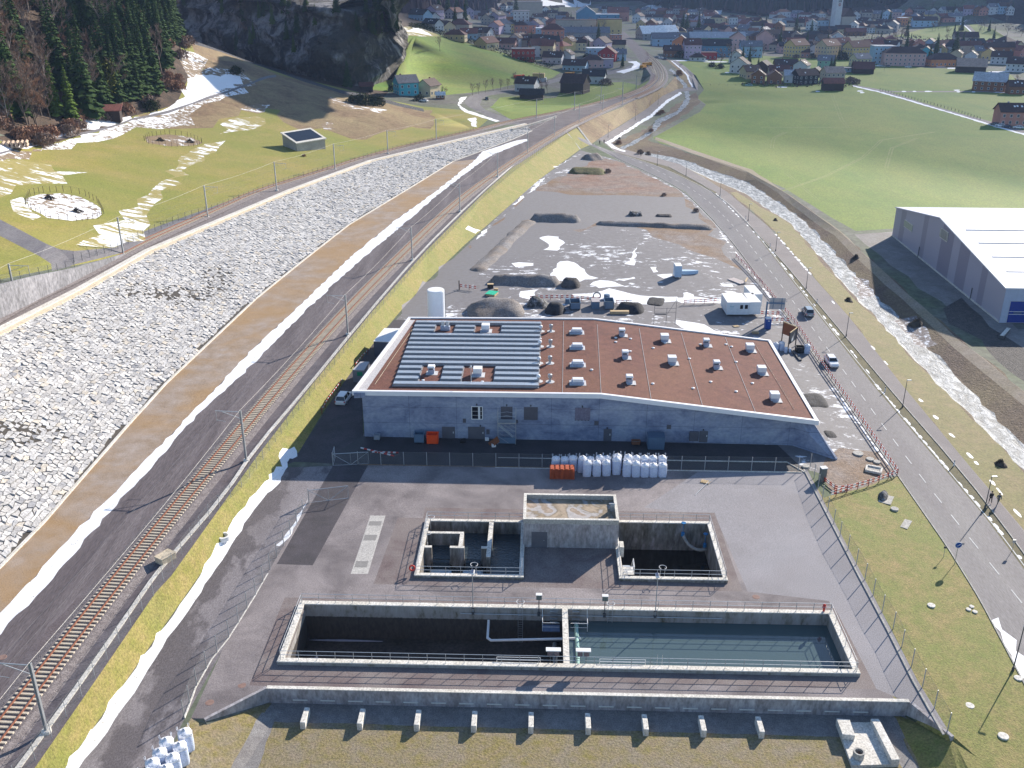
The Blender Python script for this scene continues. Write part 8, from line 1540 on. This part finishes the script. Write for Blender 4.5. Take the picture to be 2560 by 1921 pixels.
# ================================================================ trees, cliff, far woods, cloud, haze
m_bark = M('bark', (.09, .065, .05), (.16, .13, .11), 3, st=(1, 1, .3)); m_pbark = M('pale bark', (.22, .19, .17), (.30, .27, .24), 2, st=(1, 1, .3))
def leafm(n, a, b, s=.25): return M(n, a, b, s, rough=.9, spec=.1, lo=.3, hi=.7)
m_spr = leafm('spruce green', (.020, .048, .014), (.060, .098, .028)); m_spr2 = leafm('mid green', (.05, .10, .015), (.11, .16, .03)); m_ivy = leafm('olive green', (.09, .11, .02), (.15, .15, .03)); m_tw = leafm('brown twigs', (.17, .12, .095), (.28, .21, .175)); m_tw2 = leafm('reddish twigs', (.22, .12, .08), (.34, .21, .14)); m_bush = leafm('dark bush', (.016, .028, .012), (.04, .055, .02))
def spruceproto(seed, mt, H=26, full=1.0, n=30):
 r = random.Random(seed); t = thing('spruce_tree', (0, 0, 0), 'x', 'tree'); k = MB(); k.tube((0, 0, -1), (0, 0, H * .96), .36, .05, 7); k.build('trunk', m_bark, t); k = MB(); z0 = H * .10
 for i in range(n):
  f = i / (n - 1); z = z0 + (H - z0) * f; rad = (H * .17 * (1 - f) ** .85 + .25) * full * r.uniform(.82, 1.12); m = int(13 - 7 * f)
  for j in range(m):
   a = 2 * math.pi * (j + r.random()) / m; l = rad * r.uniform(.6, 1.15); w_ = l * .30 + .3; dr = l * r.uniform(.25, .5); ca, sa = math.cos(a), math.sin(a)
   for (u0, u1, ww) in ((.05, .55, .6), (.45, 1.0, 1.0)):
    p0 = Vector((ca * l * u0, sa * l * u0, z - dr * u0 * u0 * 1.1)); p1 = Vector((ca * l * u1, sa * l * u1, z - dr * u1 * u1 * 1.1 + r.uniform(-.2, .2))); q = Vector((-sa, ca, 0)) * w_ * ww * r.uniform(.7, 1.2); up = Vector((0, 0, r.uniform(.1, .5)))
    k.add([p0, p0.lerp(p1, .5) + q - up, p1, p0.lerp(p1, .5) - q - up], [(0, 1, 2, 3)]); k.add([p0 + up * .3, p0.lerp(p1, .6) + Vector((0, 0, -w_ * .7)), p1], [(0, 1, 2)])
 k.build('crown', mt, t); return t
def bareproto(seed, H=16, spread=.32, twm=None, dens=1.0, bark=None, ivy=None):
 r = random.Random(seed); t = thing('bare_tree', (0, 0, 0), 'x', 'tree'); k = MB(); tw = MB()
 def grow(p, d, L, rad, lev):
  q = p + d * L; (k if lev < 3 else tw).tube(p, q, rad, rad * .6, 5 if lev < 2 else 3, caps=False)
  if lev >= 3:
   for _ in range(int(7 * dens)):
    b = p.lerp(q, r.uniform(.2, 1)); e = b + (d * .6 + Vector((r.uniform(-1, 1), r.uniform(-1, 1), r.uniform(-.3, .9)))).normalized() * L * r.uniform(.5, 1); s = Vector((r.uniform(-1, 1), r.uniform(-1, 1), 0)).normalized() * .05; tw.add([b - s, b + s, e], [(0, 1, 2)])
   return
  for i in range(4 if lev else 9):
   f = r.uniform(.35, 1) if lev == 0 else r.uniform(.45, 1); a = r.uniform(0, 6.28); v = (d * (1.0 if lev else .9) + Vector((math.cos(a), math.sin(a), r.uniform(-.1, .5))) * (.75)).normalized(); grow(p.lerp(q, f), v, L * (r.uniform(.42, .6) if lev else r.uniform(.30, .48)), rad * .5, lev + 1)
 grow(Vector((0, 0, -.5)), Vector((r.uniform(-.08, .08), r.uniform(-.08, .08), 1)).normalized(), H * .72, H * .014, 0); k.build('trunk', bark or m_bark, t); tw.build('twigs', twm or m_tw, t)
 if ivy:
  k = MB()
  for _ in range(500): z = H * r.uniform(.15, .85); p = Vector((r.gauss(0, 1.1), r.gauss(0, 1.1), z)); s = .5; k.add([p + Vector((r.uniform(-s, s), r.uniform(-s, s), r.uniform(-s, s))) for _q in range(3)], [(0, 1, 2)])
  k.build('leaves', ivy, t)
 return t
def bushproto(seed, mt, n=420, sz=1.0, name='bush'):
 r = random.Random(seed); t = thing(name, (0, 0, 0), 'x', 'bush'); k = MB()
 for _ in range(n):
  a = r.uniform(0, 6.28); e = r.random() ** .5; z = r.random(); rad = e * math.sqrt(max(0, 1 - z * z * .9)); p = Vector((math.cos(a) * rad, math.sin(a) * rad, z * .9)) * sz * r.uniform(.85, 1.1); s = .16 * sz; k.add([p + Vector((r.uniform(-s, s), r.uniform(-s, s), r.uniform(-s, s * 1.4))) for _q in range(3)], [(0, 1, 2)])
 k.build('foliage', mt, t); k = MB(); k.tube((0, 0, -.3), (0, 0, sz * .5), .06 * sz, .02, 5); k.build('stem', m_bark, t); return t
SP = [spruceproto(1, m_spr), spruceproto(2, m_spr, 26, .85), spruceproto(3, m_spr, 26, 1.2, 26)]; SG = [spruceproto(5, m_spr2, 22, 1.0, 24)]
BT = [bareproto(1), bareproto(2, 16, .3, m_tw2), bareproto(3, 17, .3, m_tw, 1.2, m_pbark)]; BI = [bareproto(6, 17, .3, m_tw, .6, m_pbark, m_ivy)]
BU = [bushproto(1, m_bush), bushproto(2, m_tw2), bushproto(3, m_tw)]
PROT = SP + SG + BT + BI + BU
cnt = {}
def plant(pr, loc, sc, label, grp=None, name=None):
 o = dup(pr, loc, random.uniform(0, 6.28), label); 
 s = (sc, sc, sc * random.uniform(.9, 1.15)) if not isinstance(sc, tuple) else sc
 o.scale = s
 if grp: o['group'] = grp
 if name: o.name = name
 return o
rt = random.Random(99); random.seed(5)
BLN = [Vector(W(*a)) for a in [(-160, 400, 22), (0, 360, 20), (70, 368, 19.5), (130, 355, 19), (205, 325, 19), (335, 292, 18), (425, 265, 19), (455, 215, 22), (462, 160, 27), (450, 110, 35)]]
def backof(f, dist):
 i = f * (len(BLN) - 1); j = min(int(i), len(BLN) - 2); p = BLN[j].lerp(BLN[j + 1], i - j); n_ = Vector((-.62, .78, 0)) if f < .62 else Vector((-.98, .12, 0)); q = p + n_ * dist; return Vector((q.x, q.y, zt(q.x, q.y) - .3))
g1 = 'spruces of the dense wood on the left hillside'; g2 = 'bare trees of the wood on the left hillside'
for i in range(240):
 f = rt.random() ** .7; dist = (5 if f < .45 else 2) + 90 * rt.random() ** (1 if f < .45 else 1.6)
 if f < .45 and rt.random() < .55: continue
 plant(rt.choice(SP), backof(f, dist), rt.uniform(.62, 1.05), 'dark green spruce in the dense wood on the left hillside', g1)
for i in range(130):
 f = rt.random() * (.6 if i % 3 else 1); dist = 1 + 60 * rt.random(); plant(rt.choice(BT), backof(f, dist), rt.uniform(.75, 1.15), 'bare brown tree in the wood on the left hillside', g2)
for i in range(70):
 f = rt.random(); plant(rt.choice(BU[1:]), backof(f, rt.uniform(-3, 6)), rt.uniform(1.8, 3.6), 'reddish brown shrub along the lower edge of the left wood', 'shrubs along the edge of the left wood', 'shrub')
for i, (a, b, s, pr, lb) in enumerate([(180, 303, .8, SG[0], 'bright green conifer at the front edge of the left wood'), (140, 290, .72, SG[0], 'green conifer left behind the brightest one'), (284, 262, 1.05, BI[0], 'ivy covered tree with yellow green leaves in the left wood'), (228, 268, 1.0, BT[2], 'tall pale curved bare trunk in the left wood'), (10, 300, .8, SG[0], 'green tree at the left photo edge'), (350, 255, .55, SP[0], 'young spruce at the right front of the left wood')]): plant(pr, G(a, b), s, lb)
for i, (a, b) in enumerate([(30, 375), (18, 376), (42, 372)]): k = MB(); 
t = thing('log_pile', G(28, 372), 'stacked pale logs beside the hill track at the left edge', 'log pile', R(20))
for i in range(14): k = MB(); k.tube(((i % 7) * 1.1 - 3, 0, .4 + .75 * (i // 7)), ((i % 7) * 1.1 - 3, 4, .4 + .75 * (i // 7)), .42, n=8); k.build('log', M('cut wood', (.42, .30, .22), (.52, .40, .30), 2), t)
house(262, 301, 8, 4, 2.6, 12, 'dark wooden', 'rusty', 'low forestry shed in the snow at the wood edge', 'shed', 'shed', 'shed', win=False)
CF = [Vector(W(*a)) for a in [(440, 118, 22), (500, 124, 22), (560, 136, 20), (640, 158, 17), (720, 184, 13), (800, 205, 11), (870, 218, 9), (930, 212, 8.5), (985, 188, 8.5), (995, 150, 12), (998, 110, 20), (1000, 80, 28), (990, 60, 40)]]
CFs = smooth(CF, 2); CFs = resamp(CFs, 3.0); nu = len(CFs); nv = 46; vs = []
def clf(i, j):
 p = CFs[i]; a = CFs[max(i - 3, 0)]; b = CFs[min(i + 3, nu - 1)]; d = (b - a); d.z = 0; d.normalize(); n_ = Vector((-d.y, d.x, 0)); v = j / (nv - 1); u = i * 3.0
 st_ = 52 * v if v < .72 else 52 * .72 + (v - .72) * 20; back = 16 * v + (0 if v < .72 else (v - .72) * 260)
 q = Vector((u * .035, v * 3.2, 3)); dsp = mn.noise(q) * 8 + mn.ridged_multi_fractal(Vector((u * .06, v * 4.5, 1)), 1, 2, 4, 1, 2) * 3.2 + mn.noise(Vector((u * .25, v * 16, 7))) * 1.8
 r_ = p + n_ * (back - 2 - dsp * min(1, v * 6)) ; r_.z = p.z - 1.5 + st_ + mn.noise(Vector((u * .03, v * 2, 11))) * 6 * v; return r_
for i in range(nu):
 for j in range(nv): vs.append(clf(i, j))
k = MB(); k.add(vs, [(i * nv + j, (i + 1) * nv + j, (i + 1) * nv + j + 1, i * nv + j + 1) for i in range(nu - 1) for j in range(nv - 1)])
def rockmat():
 m, t_, b = nodes('cliff rock'); v = coords(t_, (1, 1, .55), R(20)); n = noise_node(t_, .11, 9, .72, v, .8); n2 = noise_node(t_, .9, 7, .75, v); n3 = noise_node(t_, .045, 4, .6, coords(t_))
 c = ramp(t_, n, [(.36, (.02, .022, .028)), (.47, (.07, .068, .07)), (.52, (.24, .23, .24)), (.60, (.36, .35, .35)), (.72, (.14, .10, .06))]); c = mix(t_, 1, c, ramp(t_, n2, [(.25, (.45, .45, .45)), (.7, (1.4, 1.4, 1.4))]), 'MULTIPLY'); c = mix(t_, ramp(t_, n3, [(.45, (0, 0, 0)), (.56, (.9, .9, .9))]), c, ramp(t_, n2, [(.3, (.015, .02, .012)), (.7, (.06, .045, .028))]))
 t_.links.new(c, b.inputs['Base Color']); b.inputs['Roughness'].default_value = .9; bump(t_, b, n2, .9, 1.2); return m
o = k.build('cliff', rockmat()); o['kind'] = 'structure'
bm = bmesh.new(); bm.from_mesh(o.data); bmesh.ops.recalc_face_normals(bm, faces=bm.faces); bm.to_mesh(o.data); bm.free()
for i in range(150):
 u = rt.uniform(0, nu - 1.01); v = rt.choice([rt.uniform(.42, .75), rt.uniform(.5, .7), rt.uniform(.1, .5)]) ; xi = int(u)
 if u > nu * .66: v = rt.uniform(.02, .9)
 if v < .42 and nu * .25 < u < nu * .66: continue
 p = clf(xi, int(v * (nv - 1))); plant(rt.choice(SP + SG + SG) if rt.random() < .8 else rt.choice(BT), p - Vector((0, 0, .5)), rt.uniform(.34, .55), 'tree clinging to the dark rocky cliff', 'trees on the rocky cliff')
for a, b, s, pr, lb in [(870, 218, .52, SP[2], 'round dark conifer standing before the cliff face'), (975, 186, .6, SP[0], 'tall dark tree at the right cliff corner'), (962, 190, .7, SP[1], 'dark tree left of the right cliff corner'), (940, 205, .55, SP[2], 'dark conifer at the cliff foot'), (990, 168, .6, SP[0], 'dark spruce leaning over the green hill')]: plant(pr, G(a, b), s, lb)
BP = [(905, 262, 4.5, 0), (925, 262, 4, 0), (945, 264, 3.5, 0), (885, 258, 3.5, 0), (1048, 252, 3, 0), (985, 228, 3.5, 0), (1040, 232, 4, 0), (1470, 160, 6, 0), (1515, 213, 4, 2), (1655, 284, 1.8, 1), (1646, 288, 1.5, 1), (1628, 330, 1.4, 1), (1546, 360, 1.5, 1), (1600, 385, 1.5, 2), (1620, 388, 1.3, 2), (1697, 188, 2.5, 1), (1780, 168, 3, 0), (1800, 172, 3, 0), (1700, 145, 5, 0), (1990, 146, 3, 2), (2030, 146, 3, 0), (2105, 150, 5, 0), (2180, 150, 4, 2), (2125, 208, 4, 2), (2140, 210, 3, 2), (1520, 432, 1.2, 2), (1660, 490, .9, 2), (1740, 530, 1, 2), (380, 275, 3, 0), (760, 392, .8, 1), (590, 185, 3, 0)]
for i, (a, b, s, j) in enumerate(sorted(BP)): plant(BU[j], G(a, b), s, '%s bush, %s from the left among the scattered valley bushes' % (('dark green', 'reddish brown', 'brown')[j], ORD[i]), 'scattered bushes in the valley')
OT = [(1368, 233, .42), (1352, 231, .36), (1287, 214, .4), (2395, 88, .55), (2372, 88, .5), (2345, 76, .7), (2330, 78, .7), (1880, 145, .6), (1906, 146, .6), (1825, 168, .9), (1800, 165, .8), (2538, 222, .55), (1112, 240, .3), (1350, 212, .4), (2250, 104, .8), (2236, 106, .8), (2070, 98, .7), (1985, 94, .7), (1950, 90, .7), (1100, 128, .5), (1240, 112, .6), (1210, 118, .6), (1290, 140, .6), (2210, 180, .35)]
for i, (a, b, s) in enumerate(sorted(OT)): plant(BT[i % 2], G(a, b), s, 'bare tree in the valley, %s from the left of the free standing ones' % ORD[i], 'free standing bare trees in the valley')
for i, (a, b) in enumerate([(1181, 239), (1197, 236), (1214, 232), (1233, 228), (1251, 226), (1269, 223)]): plant(BT[0], G(a, b), .36, 'small bare roadside tree, %s from left along the village road' % ORD[i], 'roadside trees along the village road')
CT = [(2076, 178, .36), (2084, 178, .38), (2335, 160, .75), (2321, 162, .55), (2384, 150, .8), (2340, 146, .7), (2265, 126, .6), (2266, 92, .7), (1745, 92, 1.0), (1716, 86, .8), (1707, 82, .8), (1328, 118, .5), (1395, 128, .55), (1470, 140, .5), (1163, 66, .8), (1166, 44, .9), (1290, 66, 1.1), (2222, 70, .8), (1855, 165, .5), (1872, 168, .5), (1556, 168, .4), (1106, 245, .22), (1142, 38, 1), (1120, 40, 1), (1098, 38, 1), (2096, 150, .45), (1895, 170, .3)]
for i, (a, b, s) in enumerate(sorted(CT)): plant(SP[i % 3], G(a, b), s, 'dark village conifer, %s from the left between the houses' % ORD[i], 'conifers between the village houses')
rr = random.Random(4); k = 0
for i in range(120):
 x = rr.uniform(1130, 2560); y = rr.uniform(26, 132) if x > 1500 or x < 1300 else rr.uniform(26, 120)
 if x < 1400 and y > 60 + (x - 1130) * .25: continue
 if 1520 < x < 1660 and y > 60: continue
 plant(rr.choice(BT + [SP[0]]) if rr.random() < .75 else BU[0], G(x, y), rr.uniform(.4, .75) if 1 else 1, 'bare garden tree among the village houses', 'garden trees among the village houses') if rr.random() < .8 else plant(SP[1], G(x, y), rr.uniform(.35, .6), 'small dark conifer in a village garden', 'small conifers in village gardens')
HG = [(1030, 70), (1062, 72), (1090, 84), (1130, 98), (1170, 108), (1220, 124), (1280, 143), (1330, 160), (1375, 172)]; hp = resamp([G(a, b) for a, b in HG], 3.2); k = MB(); r = random.Random(3)
for p in hp:
 for _ in range(60): q = p + Vector((r.gauss(0, 1.6), r.gauss(0, 1.6), r.uniform(0, 3.2))); k.add([q + Vector((r.uniform(-.6, .6), r.uniform(-.6, .6), r.uniform(-.6, .6))) for _q in range(3)], [(0, 1, 2)])
k.build('hedge', m_bush, label='dark hedge along the crest between green hill and village', cat='hedge')
k = MB()
for a, b in (((1920, 88), (2180, 96)), ((2180, 96), (2300, 102)), ((1960, 112), (2400, 122)), ((2400, 122), (2560, 124)), ((2240, 104), (2420, 118)), ((1880, 215), (2130, 216)), ((2440, 60), (2560, 84))):
 for p in resamp([G(*a), G(*b)], 7):
  for _ in range(26): q = p + Vector((r.gauss(0, 4), r.gauss(0, 4), r.uniform(0, 5 if a[1] < 200 else 1.6))); k.add([q + Vector((r.uniform(-1, 1), r.uniform(-1, 1), r.uniform(-.8, 1))) for _q in range(3)], [(0, 1, 2)])
o = k.build('riverside_scrub', leafm('purple scrub', (.07, .045, .045), (.12, .085, .08)), label='x', cat='x'); del o['label']; del o['category']; o['kind'] = 'stuff'
def wood(name, n, mt, x0, x1, depth, hh, seed, pick):
 r = random.Random(seed); X = []; k = MB(); F = np.array(fb)
 while len(X) < n:
  x = r.uniform(x0, x1); yb = float(np.interp(x, F[:, 0], F[:, 1])); d = depth * r.random() ** 1.3; X.append((x + x / max(yb, 1) * d * .2, yb + 12 + d))
 A_ = np.array(X); Z = ztm(A_[:, 0], A_[:, 1])
 for (x, y), z in zip(X, Z):
  h = hh * r.uniform(.7, 1.25); w_ = h * r.uniform(.16, .26); a0 = r.uniform(0, 2); vs = []
  for kk in range(5): a = a0 + kk * 1.2566; vs.append((x + w_ * r.uniform(.7, 1.3) * math.cos(a), y + w_ * r.uniform(.7, 1.3) * math.sin(a), z + h * r.uniform(.02, .2)))
  k.add(vs + [(x + r.uniform(-1, 1), y, z + h)], [(i, (i + 1) % 5, 5) for i in range(5)])
 o = k.build(name, mt); o['kind'] = 'stuff'; return o
wood('far_conifer_wood', 9000, leafm('far conifer', (.010, .020, .018), (.026, .036, .026), .02), fb[0][0] - 200, fb[-1][0] + 300, 900, 25, 1, None)
wood('far_bare_wood', 3500, leafm('far bare trees', (.045, .035, .038), (.085, .065, .06), .02), fb[0][0] - 100, fb[-1][0] + 200, 500, 17, 2, None)
k = MB(); r = random.Random(6)
for _ in range(700):
 p = G(r.uniform(1000, 1240), r.uniform(2, 34)); h = 15 * r.uniform(.6, 1.3); k.add([(p.x + 3.5 * math.cos(a * 1.2566) * r.uniform(.6, 1.3), p.y + 3.5 * math.sin(a * 1.2566), p.z + r.uniform(0, 4)) for a in range(5)] + [(p.x, p.y, p.z + h)], [(i, (i + 1) % 5, 5) for i in range(5)])
o = k.build('hill_wood', leafm('hill bare trees', (.06, .042, .05), (.10, .07, .075), .03)); o['kind'] = 'stuff'
for o in PROT:
 for c in list(o.children): bpy.data.objects.remove(c)
 bpy.data.objects.remove(o)
def cloud():
 H = 900.0; off = Vector((math.sin(SUN_AZ), math.cos(SUN_AZ), 0)) * (H / math.tan(SUN_EL)); c = Vector((760, 1500, 0)) + off + Vector((0, 0, H)); bm = bmesh.new(); bmesh.ops.create_icosphere(bm, subdivisions=5, radius=1)
 for v in bm.verts: n = mn.fractal(v.co * 2.2, 1, 2, 5); v.co *= 1 + .16 * n; v.co = Vector((v.co.x * 1080, v.co.y * 1230, v.co.z * 130)) + c
 me = bpy.data.meshes.new('cloud'); bm.to_mesh(me); bm.free(); m, t_, b = nodes('cloud vapour'); b.inputs['Base Color'].default_value = (.9, .9, .92, 1); b.inputs['Roughness'].default_value = 1; b.inputs['Alpha'].default_value = .3; me.materials.append(m); o = bpy.data.objects.new('cloud', me); COL.objects.link(o); o['kind'] = 'structure'
cloud()
k = MB(); k.box((1000, 1800, 145), (4400, 4000, 310)); hz = k.build('haze', None); hz['kind'] = 'stuff'
m = bpy.data.materials.new('haze'); m.use_nodes = True; n = m.node_tree.nodes; n.remove(n['Principled BSDF']); pv = n.new('ShaderNodeVolumePrincipled'); pv.inputs['Color'].default_value = (.42, .60, 1.0, 1); pv.inputs['Density'].default_value = .00008; pv.inputs['Anisotropy'].default_value = .2
m.node_tree.links.new(pv.outputs[0], n['Material Output'].inputs['Volume']); hz.data.materials.append(m)
SC.collection.children.link(COL)
